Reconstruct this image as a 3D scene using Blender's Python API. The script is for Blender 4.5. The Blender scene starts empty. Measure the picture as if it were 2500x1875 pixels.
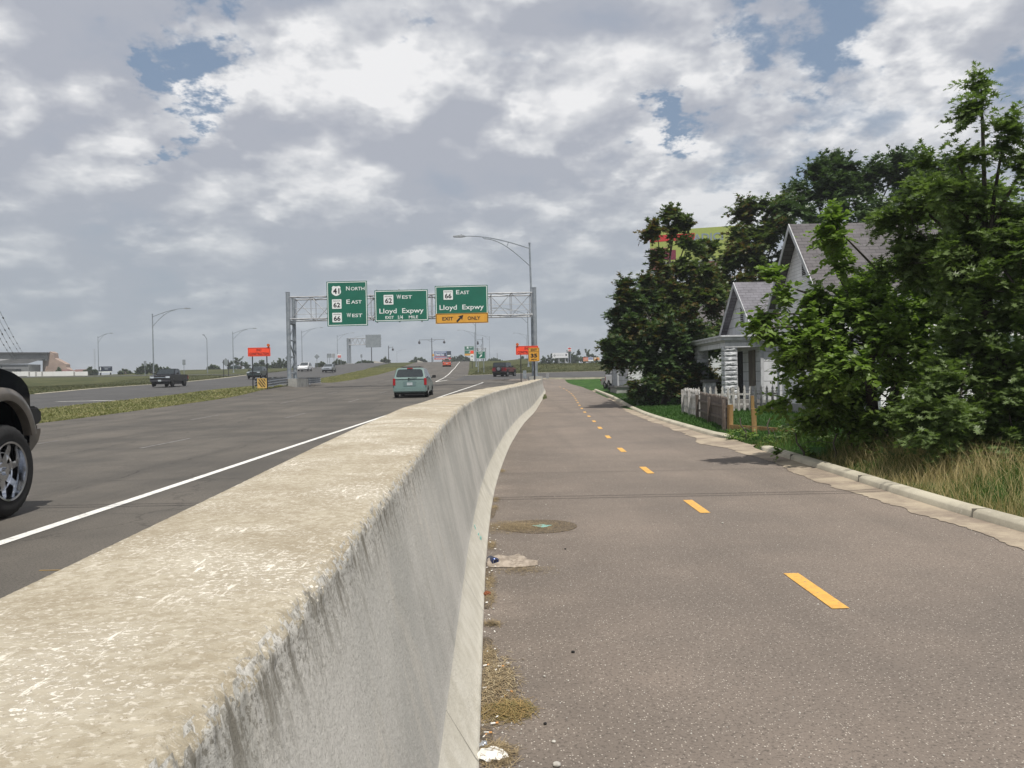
import bpy, bmesh, math, random
import numpy as np
from mathutils import Vector, Matrix, noise
C = bpy.context.scene.collection
scene = bpy.context.scene
rnd = random.Random(7)
rng = np.random.default_rng(11)
R = math.radians

# ---------------- camera, sky, sun, exposure ----------------
CAMZ = 1.5
ROLL, FPX = R(1.1), 2000.0
PITCH = 12.5 / FPX
F = Vector((0, math.cos(PITCH), -math.sin(PITCH)))
R0 = Vector((1, 0, 0)); U0 = R0.cross(F)
CR = R0 * math.cos(ROLL) - U0 * math.sin(ROLL)
CU = CR.cross(F)
cam = bpy.data.objects.new("camera", bpy.data.cameras.new("camera"))
C.objects.link(cam)
cam.matrix_world = Matrix(((CR.x, CU.x, -F.x, 0), (CR.y, CU.y, -F.y, 0), (CR.z, CU.z, -F.z, CAMZ), (0, 0, 0, 1)))
cam.data.sensor_width = 36; cam.data.lens = 36 * FPX / 2500
cam.data.clip_start = 0.05; cam.data.clip_end = 6000
scene.camera = cam

def ray(px, py):
    return F + CR * ((px - 1250) / FPX) - CU * ((py - 937.5) / FPX)
def at(px, py, Y):
    d = ray(px, py); t = Y / d.y
    return Vector((d.x * t, Y, CAMZ + d.z * t))

SUN = Vector((0.135, -0.42, 0.90)).normalized()
sl = bpy.data.lights.new("sun", 'SUN'); sl.energy = 4.5; sl.angle = R(0.55); sl.color = (1.0, 0.955, 0.88)
sun = bpy.data.objects.new("sun", sl); C.objects.link(sun)
sun.rotation_euler = SUN.to_track_quat('Z', 'Y').to_euler()
sun.location = (0, 0, 60)
scene.view_settings.view_transform = 'Standard'
scene.view_settings.look = 'None'
scene.view_settings.exposure = 0.0
scene.view_settings.gamma = 1.0

w = bpy.data.worlds.new("World"); scene.world = w; w.use_nodes = True
nt = w.node_tree; nt.nodes.clear()
def N(tree, t, **kw):
    n = tree.nodes.new(t)
    for k, v in kw.items():
        if k == 'ins':
            for i, x in v.items(): n.inputs[i].default_value = x
        else: setattr(n, k, v)
    return n
def L(tree, a, ai, b, bi): tree.links.new(a.outputs[ai], b.inputs[bi])
def mth(tree, op, a, b=None, c=None, clamp=False):
    n = tree.nodes.new('ShaderNodeMath'); n.operation = op; n.use_clamp = clamp
    for i, x in enumerate((a, b, c)):
        if x is None: continue
        if isinstance(x, (int, float)): n.inputs[i].default_value = x
        else: tree.links.new(x, n.inputs[i])
    return n.outputs[0]
def vmth(tree, op, a, b=None):
    n = tree.nodes.new('ShaderNodeVectorMath'); n.operation = op
    for i, x in enumerate((a, b)):
        if x is None: continue
        if isinstance(x, (tuple, list, Vector)): n.inputs[i].default_value = tuple(x)
        else: tree.links.new(x, n.inputs[i])
    return n.outputs['Value'] if op in ('DISTANCE', 'DOT_PRODUCT', 'LENGTH') else n.outputs[0]
def mrange(tree, v, a, b, c=0.0, d=1.0, smooth=True):
    n = tree.nodes.new('ShaderNodeMapRange'); n.interpolation_type = 'SMOOTHSTEP' if smooth else 'LINEAR'
    tree.links.new(v, n.inputs[0])
    for i, x in zip((1, 2, 3, 4), (a, b, c, d)): n.inputs[i].default_value = x
    return n.outputs[0]
def mixc(tree, f, a, b, mode='MIX'):
    n = tree.nodes.new('ShaderNodeMix'); n.data_type = 'RGBA'; n.blend_type = mode
    if isinstance(f, (int, float)): n.inputs[0].default_value = f
    else: tree.links.new(f, n.inputs[0])
    for i, x in ((6, a), (7, b)):
        if isinstance(x, (tuple, list)): n.inputs[i].default_value = (*x[:3], 1)
        else: tree.links.new(x, n.inputs[i])
    return n.outputs[2]
def noi(tree, vec, scale, detail=4, rough=0.55, dist=0.0, out=0, dim='3D'):
    n = tree.nodes.new('ShaderNodeTexNoise'); n.noise_dimensions = dim
    if vec is not None: tree.links.new(vec, n.inputs['Vector'])
    n.inputs['Scale'].default_value = scale; n.inputs['Detail'].default_value = detail
    n.inputs['Roughness'].default_value = rough; n.inputs['Distortion'].default_value = dist
    return n.outputs[out]

def build_sky():
    t = nt
    tc = N(t, 'ShaderNodeTexCoord'); D = tc.outputs['Generated']
    sky = N(t, 'ShaderNodeTexSky'); sky.sky_type = 'NISHITA'; sky.sun_disc = False
    sky.sun_elevation = math.asin(SUN.z); sky.sun_rotation = math.atan2(SUN.x, SUN.y)
    sky.air_density = 1.3; sky.dust_density = 2.0; sky.ozone_density = 1.0
    sep = N(t, 'ShaderNodeSeparateXYZ'); t.links.new(D, sep.inputs[0])
    z = mth(t, 'MAXIMUM', sep.outputs[2], 0.0)
    den = mth(t, 'ADD', z, 0.30)
    cx = N(t, 'ShaderNodeCombineXYZ')
    t.links.new(mth(t, 'DIVIDE', sep.outputs[0], den), cx.inputs[0])
    t.links.new(mth(t, 'DIVIDE', sep.outputs[1], den), cx.inputs[1])
    P = cx.outputs[0]
    def field(P):
        wv = vmth(t, 'SCALE', vmth(t, 'SUBTRACT', noi(t, P, 5.0, 4, 0.6, 0, 1, '2D'), (.5, .5, .5)), None); wv.node.inputs['Scale'].default_value = .30
        Pw = vmth(t, 'ADD', P, wv)
        vo = t.nodes.new('ShaderNodeTexVoronoi'); vo.feature = 'SMOOTH_F1'; vo.voronoi_dimensions = '2D'; vo.inputs['Scale'].default_value = 3.3; vo.inputs['Detail'].default_value = 2.0; vo.inputs['Roughness'].default_value = .5; vo.inputs['Smoothness'].default_value = .9
        t.links.new(Pw, vo.inputs['Vector'])
        puff = mth(t, 'SUBTRACT', 1.0, vo.outputs['Distance'])
        a = noi(t, P, 3.7, 8, 0.53, 0.1, 0, '2D')
        b = noi(t, P, 1.9, 2, 0.5, 0, 0, '2D')
        s = mth(t, 'ADD', mth(t, 'MULTIPLY', a, 0.42), mth(t, 'MULTIPLY', b, 0.34))
        return mth(t, 'ADD', s, mth(t, 'MULTIPLY', mth(t, 'SUBTRACT', puff, .12), 0.26))
    f1 = field(P)
    f2 = field(vmth(t, 'ADD', P, (-0.02, -0.075, 0.0)))
    # openings and bright banks of this particular afternoon sky, as directions
    warp = vmth(t, 'ADD', D, vmth(t, 'SCALE', vmth(t, 'SUBTRACT', noi(t, P, 3.4, 6, 0.64, 0, 1, '2D'), (0.5, 0.5, 0.5)), None))
    sc = warp.node.inputs[1].links[0].from_node; sc.inputs['Scale'].default_value = 0.30
    def blobs(lst):
        s = None
        for (px, py, rr, amp) in lst:
            d = ray(px, py).normalized()
            v = mrange(t, vmth(t, 'DISTANCE', warp, d), 0.0, rr, amp, 0.0)
            s = v if s is None else mth(t, 'ADD', s, v)
        return s
    hole = blobs([(440, 250, .062, 1.15), (455, 120, .066, 1.05), (540, 40, .06, .95), (400, 310, .05, 1.1), (340, 200, .03, .5), (1240, 120, .03, .3), (1065, 40, .06, .75), (1690, 240, .055, .7), (1960, 100, .070, .75), (2090, 30, .07, .8), (1990, 200, .05, .5),
                  (2150, 300, .09, .45), (1980, 380, .07, .55), (1750, 480, .06, .4), (2480, 280, .07, .8), (1670, 240, .05, .7), (2430, 500, .08, .5),
                  (1820, 60, .05, .7), (340, 205, .035, .5), (1500, 560, .05, .2)])
    lite = blobs([(620, 150, .10, .55), (100, 250, .09, .50), (720, 220, .10, .25), (1550, 110, .14, .30), (1700, 300, .09, .40), (1900, 200, .08, .5), (2150, 210, .11, .45), (2330, 110, .12, .5),
                  (1300, 60, .1, .3), (340, 530, .05, .3), (1350, 330, .11, .22), (2100, 100, .06, .3), (1700, 520, .14, .35), (1900, 450, .1, .3), (900, 60, .1, .2), (1640, 420, .12, .3), (2300, 250, .1, .3)])
    dark = blobs([(1120, 430, .10, .30), (620, 400, .09, .28), (150, 60, .16, .30), (960, 330, .08, .2), (900, 640, .14, .15), (1150, 250, .08, .15), (700, 60, .05, .15), (1250, 500, .1, .2)])
    shade = mth(t, 'MULTIPLY', mth(t, 'SUBTRACT', f1, f2), 4.2)
    lum = mth(t, 'ADD', mth(t, 'ADD', mth(t, 'MULTIPLY', f1, 2.4), -0.69), shade)
    lum = mth(t, 'SUBTRACT', mth(t, 'ADD', lum, lite), dark)
    lum = mrange(t, lum, 0.05, 1.1, 0, 1, False)
    ramp = N(t, 'ShaderNodeValToRGB'); e = ramp.color_ramp.elements
    e[0].position = 0.0; e[0].color = (4.25, 4.5, 5.15, 1)
    e[1].position = 1.0; e[1].color = (8.9, 8.9, 9.0, 1)
    m = e.new(0.30); m.color = (5.0, 5.2, 5.75, 1)
    m = e.new(0.62); m.color = (6.5, 6.65, 7.0, 1)
    t.links.new(lum, ramp.inputs[0])
    cover = mth(t, 'SUBTRACT', mth(t, 'ADD', f1, 0.26), mth(t, 'MULTIPLY', hole, 0.50))
    cover = mrange(t, cover, 0.27, 0.64)
    blue = mixc(t, 0.7, sky.outputs[0], (2.25, 3.05, 4.35))
    col = mixc(t, cover, blue, ramp.outputs[0])
    hz = mrange(t, sep.outputs[2], 0.0, 0.30, 0.82, 0.0)
    col = mixc(t, hz, col, (3.65, 4.25, 4.8))
    low = mrange(t, sep.outputs[2], -0.05, 0.0, 1.0, 0.0)
    col = mixc(t, low, col, (1.2, 1.2, 1.1))
    bg = N(t, 'ShaderNodeBackground'); bg.inputs[1].default_value = 0.1
    t.links.new(col, bg.inputs[0])
    o = N(t, 'ShaderNodeOutputWorld'); L(t, bg, 0, o, 0)
build_sky()
w.cycles.sampling_method = 'MANUAL'; w.cycles.sample_map_resolution = 512
scene.cycles.max_bounces = 6; scene.cycles.diffuse_bounces = 3; scene.cycles.glossy_bounces = 3
scene.cycles.transparent_max_bounces = 8; scene.cycles.transmission_bounces = 3

# ---------------- materials ----------------
MATS = {}
def mat(name, col, rough=0.8, metal=0.0, col2=None, scale=8.0, detail=5, bump=0.0, bscale=None, spec=0.5, stretch=None,
        lo=0.35, hi=0.65, col3=None, scale3=40, lo3=.6, hi3=.75, coat=0.0, bdist=0.02, rand=None, emit=None):
    if name in MATS: return MATS[name]
    m = bpy.data.materials.new(name); m.use_nodes = True; t = m.node_tree
    b = t.nodes['Principled BSDF']
    b.inputs['Roughness'].default_value = rough; b.inputs['Metallic'].default_value = metal
    b.inputs['Specular IOR Level'].default_value = spec
    if coat: b.inputs['Coat Weight'].default_value = coat; b.inputs['Coat Roughness'].default_value = .05
    tc = N(t, 'ShaderNodeTexCoord'); vec = tc.outputs['Object']
    if stretch:
        mp = N(t, 'ShaderNodeMapping'); mp.inputs['Scale'].default_value = stretch
        t.links.new(vec, mp.inputs[0]); vec = mp.outputs[0]
    c2 = col2 if col2 else tuple(c * 0.82 for c in col)
    f = mrange(t, noi(t, vec, scale, detail), lo, hi)
    out = mixc(t, f, c2, col)
    if col3: out = mixc(t, mrange(t, noi(t, vec, scale3, 3), lo3, hi3), out, col3)
    if rand:
        g = N(t, 'ShaderNodeNewGeometry')
        out = mixc(t, g.outputs['Random Per Island'], out, mixc(t, 0.5, out, rand))
    t.links.new(out, b.inputs['Base Color'])
    if bump:
        bp = N(t, 'ShaderNodeBump'); bp.inputs['Strength'].default_value = bump; bp.inputs['Distance'].default_value = bdist
        t.links.new(noi(t, vec, bscale or scale * 4, 4, .6), bp.inputs['Height']); L(t, bp, 0, b, 'Normal')
    MATS[name] = m
    return m

def leafmat(name, a, bcol, c=None, trans=0.3, rough=0.42):
    m = bpy.data.materials.new(name); m.use_nodes = True; t = m.node_tree
    b = t.nodes['Principled BSDF']; out = t.nodes['Material Output']
    g = N(t, 'ShaderNodeNewGeometry'); r_ = g.outputs['Random Per Island']
    tc = N(t, 'ShaderNodeTexCoord')
    col = mixc(t, r_, a, bcol)
    big = mrange(t, noi(t, tc.outputs['Object'], 0.9, 2), .42, .62)
    col = mixc(t, mth(t, 'MULTIPLY', big, .6), col, bcol)
    if c:
        f = mrange(t, mth(t, 'ADD', mth(t, 'MULTIPLY', r_, .35), noi(t, tc.outputs['Object'], 0.55, 2)), .72, .86)
        col = mixc(t, f, col, c)
    t.links.new(col, b.inputs['Base Color'])
    b.inputs['Roughness'].default_value = rough; b.inputs['Specular IOR Level'].default_value = 0.35
    tr = N(t, 'ShaderNodeBsdfTranslucent')
    t.links.new(mixc(t, 1.0, col, (1.0, 1.15, .5), 'MULTIPLY'), tr.inputs[0])
    mx = N(t, 'ShaderNodeMixShader'); mx.inputs[0].default_value = trans
    L(t, b, 0, mx, 1); L(t, tr, 0, mx, 2); L(t, mx, 0, out, 0)
    MATS[name] = m
    return m

# ---------------- mesh helpers ----------------
class MB:
    def __init__(s): s.v = []; s.f = []; s.m = []
    def add(s, vs, fs, mi=0):
        o = len(s.v); s.v += [tuple(v) for v in vs]
        s.f += [tuple(i + o for i in f) for f in fs]; s.m += [mi] * len(fs); return s
    def box(s, lo, hi, mi=0, M=None):
        x0, y0, z0 = lo; x1, y1, z1 = hi
        vs = [Vector(p) for p in ((x0,y0,z0),(x1,y0,z0),(x1,y1,z0),(x0,y1,z0),(x0,y0,z1),(x1,y0,z1),(x1,y1,z1),(x0,y1,z1))]
        if M is not None: vs = [M @ v for v in vs]
        return s.add(vs, [(3,2,1,0),(4,5,6,7),(0,1,5,4),(1,2,6,5),(2,3,7,6),(3,0,4,7)], mi)
    def cbox(s, c, size, mi=0, rot=None):
        c = Vector(c); h = Vector(size) / 2
        M = Matrix.Translation(c) @ (rot.to_4x4() if rot is not None else Matrix())
        return s.box(-h, h, mi, M)
    def tube(s, pts, rad, n=8, mi=0, cap=True):
        pts = [Vector(p) for p in pts]
        if isinstance(rad, (int, float)): rad = [rad] * len(pts)
        rings = []; up = None
        for i, p in enumerate(pts):
            d = (pts[min(i + 1, len(pts) - 1)] - pts[max(i - 1, 0)])
            if d.length < 1e-9: d = Vector((0, 0, 1))
            d.normalize()
            if up is None:
                up = Vector((0, 0, 1)) if abs(d.z) < .9 else Vector((1, 0, 0))
            a = d.cross(up)
            if a.length < 1e-5: a = d.cross(Vector((0, 1, 0)))
            a.normalize(); b = a.cross(d); up = b
            rings.append([p + (a * math.cos(2 * math.pi * k / n) + b * math.sin(2 * math.pi * k / n)) * rad[i] for k in range(n)])
        vs = [v for r_ in rings for v in r_]; fs = []
        for i in range(len(pts) - 1):
            for k in range(n):
                k2 = (k + 1) % n
                fs.append((i * n + k, i * n + k2, (i + 1) * n + k2, (i + 1) * n + k))
        if cap: fs.append(tuple(range(n))[::-1]); fs.append(tuple((len(pts) - 1) * n + k for k in range(n)))
        return s.add(vs, fs, mi)
    def prism(s, poly, axis, a, b, mi=0, M=None):
        """poly of 2-D points extruded along an axis from a to b"""
        def mk(p, t):
            if axis == 0: v = Vector((t, p[0], p[1]))
            elif axis == 1: v = Vector((p[0], t, p[1]))
            else: v = Vector((p[0], p[1], t))
            return M @ v if M is not None else v
        n = len(poly)
        vs = [mk(p, a) for p in poly] + [mk(p, b) for p in poly]
        fs = [tuple(range(n))[::-1], tuple(range(n, 2 * n))] + [(i, (i + 1) % n, n + (i + 1) % n, n + i) for i in range(n)]
        return s.add(vs, fs, mi)
    def poly(s, pts, mi=0): return s.add(pts, [tuple(range(len(pts)))], mi)
    def disc(s, c, r_, axis, th, n=20, mi=0, r2=None):
        c = Vector(c); d = Vector(axis).normalized()
        return s.tube([c - d * th / 2, c + d * th / 2], [r_, r2 if r2 is not None else r_], n, mi)
    def build(s, name, mats, parent=None, smooth=False, loc=None, bevel=0, fix=True):
        me = bpy.data.meshes.new(name)
        me.from_pydata(s.v, [], s.f)
        if not isinstance(mats, (list, tuple)): mats = [mats]
        for m in mats: me.materials.append(m)
        me.polygons.foreach_set('material_index', s.m)
        if fix or bevel:
            bm = bmesh.new(); bm.from_mesh(me)
            bmesh.ops.recalc_face_normals(bm, faces=bm.faces)
            if bevel:
                bmesh.ops.remove_doubles(bm, verts=bm.verts, dist=1e-5)
                es = [e for e in bm.edges if len(e.link_faces) == 2 and e.calc_face_angle(0) > R(25)]
                bmesh.ops.bevel(bm, geom=es, offset=bevel, segments=2, affect='EDGES', clamp_overlap=True)
            bm.to_mesh(me); bm.free()
        if smooth:
            me.polygons.foreach_set('use_smooth', [True] * len(me.polygons))
            try: me.set_sharp_from_angle(angle=R(smooth if smooth is not True else 40))
            except Exception: pass
        o = bpy.data.objects.new(name, me); C.objects.link(o)
        if parent is not None: o.parent = parent
        if loc is not None: o.location = loc
        return o

def thing(name, label, cat, loc=(0, 0, 0), rz=0, group=None):
    o = bpy.data.objects.new(name, None); C.objects.link(o)
    o.empty_display_size = .3
    o.location = loc; o.rotation_euler = (0, 0, rz); o['label'] = label; o['category'] = cat
    if group: o['group'] = group
    return o
def tag(o, label, cat, group=None):
    o['label'] = label; o['category'] = cat
    if group: o['group'] = group
    return o
def struct(o, label=None):
    o['kind'] = 'structure'
    if label: o['label'] = label
    return o
def copy_tree(o, parent=None):
    c = o.copy(); C.objects.link(c)
    if parent is not None: c.parent = parent
    for ch in list(o.children): copy_tree(ch, c)
    return c
def sst(a, b, x):
    t = min(1, max(0, (x - a) / (b - a))); return t * t * (3 - 2 * t)
def ip(tab, x):
    if x <= tab[0][0]: return tab[0][1]
    for (a, va), (b, vb) in zip(tab, tab[1:]):
        if x <= b: return va + (vb - va) * (x - a) / (b - a)
    return tab[-1][1]

def raw_mesh(name, verts, nper, faces, mats, midx=None, parent=None):
    """fast mesh from numpy: verts (n,3); faces: list-like of flat indices with constant or listed sizes"""
    me = bpy.data.meshes.new(name)
    me.vertices.add(len(verts)); me.vertices.foreach_set('co', np.ascontiguousarray(verts, dtype=np.float32).ravel())
    flat, sizes = faces
    me.loops.add(len(flat)); me.loops.foreach_set('vertex_index', np.asarray(flat, dtype=np.int32))
    starts = np.concatenate([[0], np.cumsum(sizes)[:-1]]).astype(np.int32)
    me.polygons.add(len(sizes)); me.polygons.foreach_set('loop_start', starts)
    if not isinstance(mats, (list, tuple)): mats = [mats]
    for m in mats: me.materials.append(m)
    if midx is not None: me.polygons.foreach_set('material_index', np.asarray(midx, dtype=np.int32))
    me.update(calc_edges=True); me.validate()
    o = bpy.data.objects.new(name, me); C.objects.link(o)
    if parent is not None: o.parent = parent
    return o

# ---------------- text ----------------
_tc = {}
def text_geo(s, h, width=None, bold=0.0):
    key = (s, bold)
    if key not in _tc:
        cu = bpy.data.curves.new('t', 'FONT'); cu.body = s; cu.size = 1; cu.offset = bold; cu.resolution_u = 3
        ob = bpy.data.objects.new('t', cu); C.objects.link(ob)
        dg = bpy.context.evaluated_depsgraph_get(); me = bpy.data.meshes.new_from_object(ob.evaluated_get(dg))
        vs = [tuple(v.co) for v in me.vertices]; fs = [tuple(p.vertices) for p in me.polygons]
        bpy.data.objects.remove(ob); bpy.data.curves.remove(cu); bpy.data.meshes.remove(me)
        _tc[key] = (vs, fs)
    vs, fs = _tc[key]
    x0 = min(v[0] for v in vs); x1 = max(v[0] for v in vs)
    cap = 0.73
    sy = h / cap; sx = sy if width is None else width / (x1 - x0)
    return [((v[0] - (x0 + x1) / 2) * sx, v[1] * sy) for v in vs], fs
def put_text(mb, s, h, cx, cz, width=None, mi=0, y=0.0, bold=0.012):
    """text in the XZ plane facing -Y, centred on cx, baseline such that capitals are centred on cz"""
    v, f = text_geo(s, h, width, bold)
    mb.add([(cx + a, y, cz + b - h / 2) for a, b in v], f, mi)
def rrect(w_, h_, r_, n=5, cx=0, cz=0):
    pts = []
    for (sx, sz, a0) in ((1, 1, 0), (-1, 1, 90), (-1, -1, 180), (1, -1, 270)):
        for k in range(n + 1):
            a = R(a0 + 90 * k / n)
            pts.append((cx + sx * (w_ / 2 - r_) + r_ * math.cos(a), cz + sz * (h_ / 2 - r_) + r_ * math.sin(a)))
    return pts
# ---------------- terrain ----------------
P_T = [(15, 0), (25, .05), (35, .2), (47, .5), (60, .78), (70, .98), (88, 1.4), (105, 1.76), (118, 2.2), (128, 2.52), (150, 3.4), (164, 3.8), (175, 4.35),
       (200, 5.4), (230, 6.6), (250, 7.1), (262, 7.2), (280, 6.9), (320, 5.2), (400, 3.5), (600, 3.0)]
Q_T = [(35, 0), (49, .1), (60, .17), (68, .31), (75, .49), (86, .82), (92, 1.32), (94, 1.5)]
L_T = [(15, 0), (47, .45), (67, .9), (88, 1.35), (138, 1.95), (160, 2.9), (175, 3.5), (200, 4.0), (218, 4.6), (600, 4.6)]
TOE = [(-3, .0), (0, -.08), (3, -.15), (4.5, -.19), (6.3, -.24), (9, -.265), (11, -.265), (14, -.2), (18, -.08), (22, .1), (27, .36), (31, .62), (34, .86), (40, 1.22), (45, 1.5), (57, 2.2), (66, 2.68), (72, 2.95)]
def smoothip(tab, x, hw=2.5):
    return (ip(tab, x - hw) + 2 * ip(tab, x) + ip(tab, x + hw)) / 4
def toe(y): return smoothip(TOE, y, 1.5 if y < 20 else 3)
WTOP = [(0, 1.07), (1.5, 1.07), (4, 1.12), (6, 1.16), (9, 1.21), (15, 1.235), (31, 1.25), (50, 1.35), (72, 1.45)]
def P(y): return smoothip(P_T, y, 4)
def Q(y): return smoothip(Q_T, y, 2) if y < 92 else P(y) + (smoothip(Q_T, 92, 2) - P(92)) * (1 - sst(92, 98, y))
def H(x, y):
    p = P(y)
    wx = toe(min(y, 72))
    if y < 98:
        t = sst(wx - .75, wx - .15, x)
        if y > 74: t = sst(wx - .75 - (y - 74) * .1, wx - .15 + (y - 74) * .25, x)
        base = p * (1 - t) + Q(y) * t
    else: base = p
    # lower ground to the left of the expressway
    l = sst(-44, -60, x)
    base = base * (1 - l) + smoothip(L_T, y, 4) * l if x < -44 else base
    if -26 < x < -16: base += .28 * sst(48, 62, y) * sst(92, 78, y) * sst(-24.5, -22, x) * sst(-17.8, -18.8, x)
    # raised side road at far left
    if x < -25: base += sst(232, 262, y) * (max(0, 6.3 - 4.6) * sst(-40, -62, x)) * sst(-140, -105, x)
    # right-hand embankment beyond the ramp
    if x > -3:
        k = sst(-3, 5, x)
        base += k * .55 * sst(132, 158, y)
        base -= k * max(0, base - 2.6) * sst(164, 182, y) * sst(3, 12, x)
    # yard slightly above the kerb
    if y < 90 and x > 5: base += .1 * sst(5.0, 5.8, x) * (1 - sst(60, 75, y))
    return base
MEDR = [(0, -18), (50, -18), (70, -19), (90, -19.8), (150, -21.7), (180, -24), (230, -27), (260, -29), (320, -31), (400, -34)]
MEDL = [(0, -24.5), (75, -24.5), (90, -25.5), (150, -28.5), (180, -31), (230, -34), (320, -38), (400, -41)]
LFAR = [(0, -39.5), (70, -40), (85, -43), (118, -43.5), (150, -46), (180, -48), (230, -51), (320, -55), (400, -58)]
RIG = [(0, -.95), (66, 1.4), (80, 2.4), (91, 3.2), (92, 3.3), (100, 1.5), (115, -6.2), (150, -7.8), (200, -10.3), (230, -11.8), (260, -13), (320, -15), (400, -18)]
def medr(y): return smoothip(MEDR, y, 6)
def medl(y): return smoothip(MEDL, y, 6)
def lfar(y): return smoothip(LFAR, y, 6)
def rig(y):
    return toe(y) - .9 if y < 62 else ip(RIG, y)
RN = [(-6.5, 88), (3.4, 92), (10.7, 92.2), (20, 90), (35, 82), (60, 66)]
RF = [(-6.5, 114), (4, 121.5), (16, 125), (30, 123), (60, 106)]
# path right edge (inner edge of the kerb)
KRB = [(3, 4.7), (5.5, 4.62), (7.3, 4.55), (8.5, 4.5), (11, 4.6), (14, 4.72), (16.6, 4.79), (20, 4.75), (27, 4.85), (31, 4.98), (38, 5.4), (45, 5.85), (58, 6.5), (70, 7.0), (78, 7.0), (84, 6.6), (88, 6.2)]
def krb(y): return smoothip(KRB, y, 1.5)
LNK = [(-45, 152), (-52, 165), (-62, 180), (-75, 194), (-88, 202), (-130, 210), (-220, 216)]
def dseg(x, y, tab):
    best = 1e9
    for (a, b), (c, d) in zip(tab, tab[1:]):
        vx, vy = c - a, d - b; t = max(0, min(1, ((x - a) * vx + (y - b) * vy) / (vx * vx + vy * vy)))
        best = min(best, math.hypot(x - a - t * vx, y - b - t * vy))
    return best
def paved(x, y):
    if y < 100 and toe(min(y, 72)) - .35 < x < krb(min(y, 88)) + .1 and y < 92: return True
    if y < 400:
        if medr(y) < x < rig(y): return True
        if lfar(y) < x < medl(y): return True
    if -6.5 < x < 60 and ip(RN, x) < y < ip(RF, x): return True
    if x < -44 and dseg(x, y, LNK) < 4.2: return True
    return False

def near_wall(x, y): return y < 74 and toe(y) - .95 < x < toe(y)
def build_ground():
    xs = [-1500, -900, -600, -400, -300, -230, -190, -160] + list(np.arange(-140, 60.1, 1.4)) + [70, 85, 110, 150, 220, 320, 500, 900, 1500]
    ys = [-40, -20, -10, -5] + list(np.arange(-3, 20, 1.0)) + list(np.arange(20, 290, 1.5)) + [295, 302, 312, 330, 350, 380, 420, 500, 600, 800, 1200, 2000, 4000]
    vs = []
    for y in ys:
        for x in xs:
            z = H(x, max(y, 0))
            if paved(x, y): z -= .09
            elif near_wall(x, y): z -= .25
            elif y > 25 and not (x > 4 and y < 95): z += .05 * (noise.noise(Vector((x * .25, y * .25, 3))))
            vs.append((x, y, z))
    nx = len(xs); fs = [(j * nx + i, j * nx + i + 1, (j + 1) * nx + i + 1, (j + 1) * nx + i) for j in range(len(ys) - 1) for i in range(nx - 1)]
    b = MB(); b.add(vs, fs)
    o = b.build('ground', MATS['grass_ground'], smooth=180, fix=False)
    struct(o)

def sheet(name, rows, m, off=.02, step=None):
    """rows: list of point rows [(x,y),...] draped on the terrain"""
    b = MB(); n = len(rows[0]); vs = [(x, y, H(x, y) + off) for r_ in rows for (x, y) in r_]
    fs = [(j * n + i, j * n + i + 1, (j + 1) * n + i + 1, (j + 1) * n + i) for j in range(len(rows) - 1) for i in range(n - 1)]
    b.add(vs, fs)
    if off < .022 or name in ('exit_ramp', 'link_road', 'side_road'):
        for c in (0, n - 1):
            for j in range(len(rows) - 1):
                p, q = vs[j * n + c], vs[(j + 1) * n + c]; b.add([p, q, (q[0], q[1], q[2] - .35), (p[0], p[1], p[2] - .35)], [(0, 1, 2, 3)])
    return b.build(name, m, smooth=30, fix=False)
def yrange(a, b, s):
    n = max(1, int(math.ceil((b - a) / s))); return [a + (b - a) * i / n for i in range(n + 1)]
def cross(fa, fb, y, n): return [(fa(y) + (fb(y) - fa(y)) * i / n, y) for i in range(n + 1)]

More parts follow.
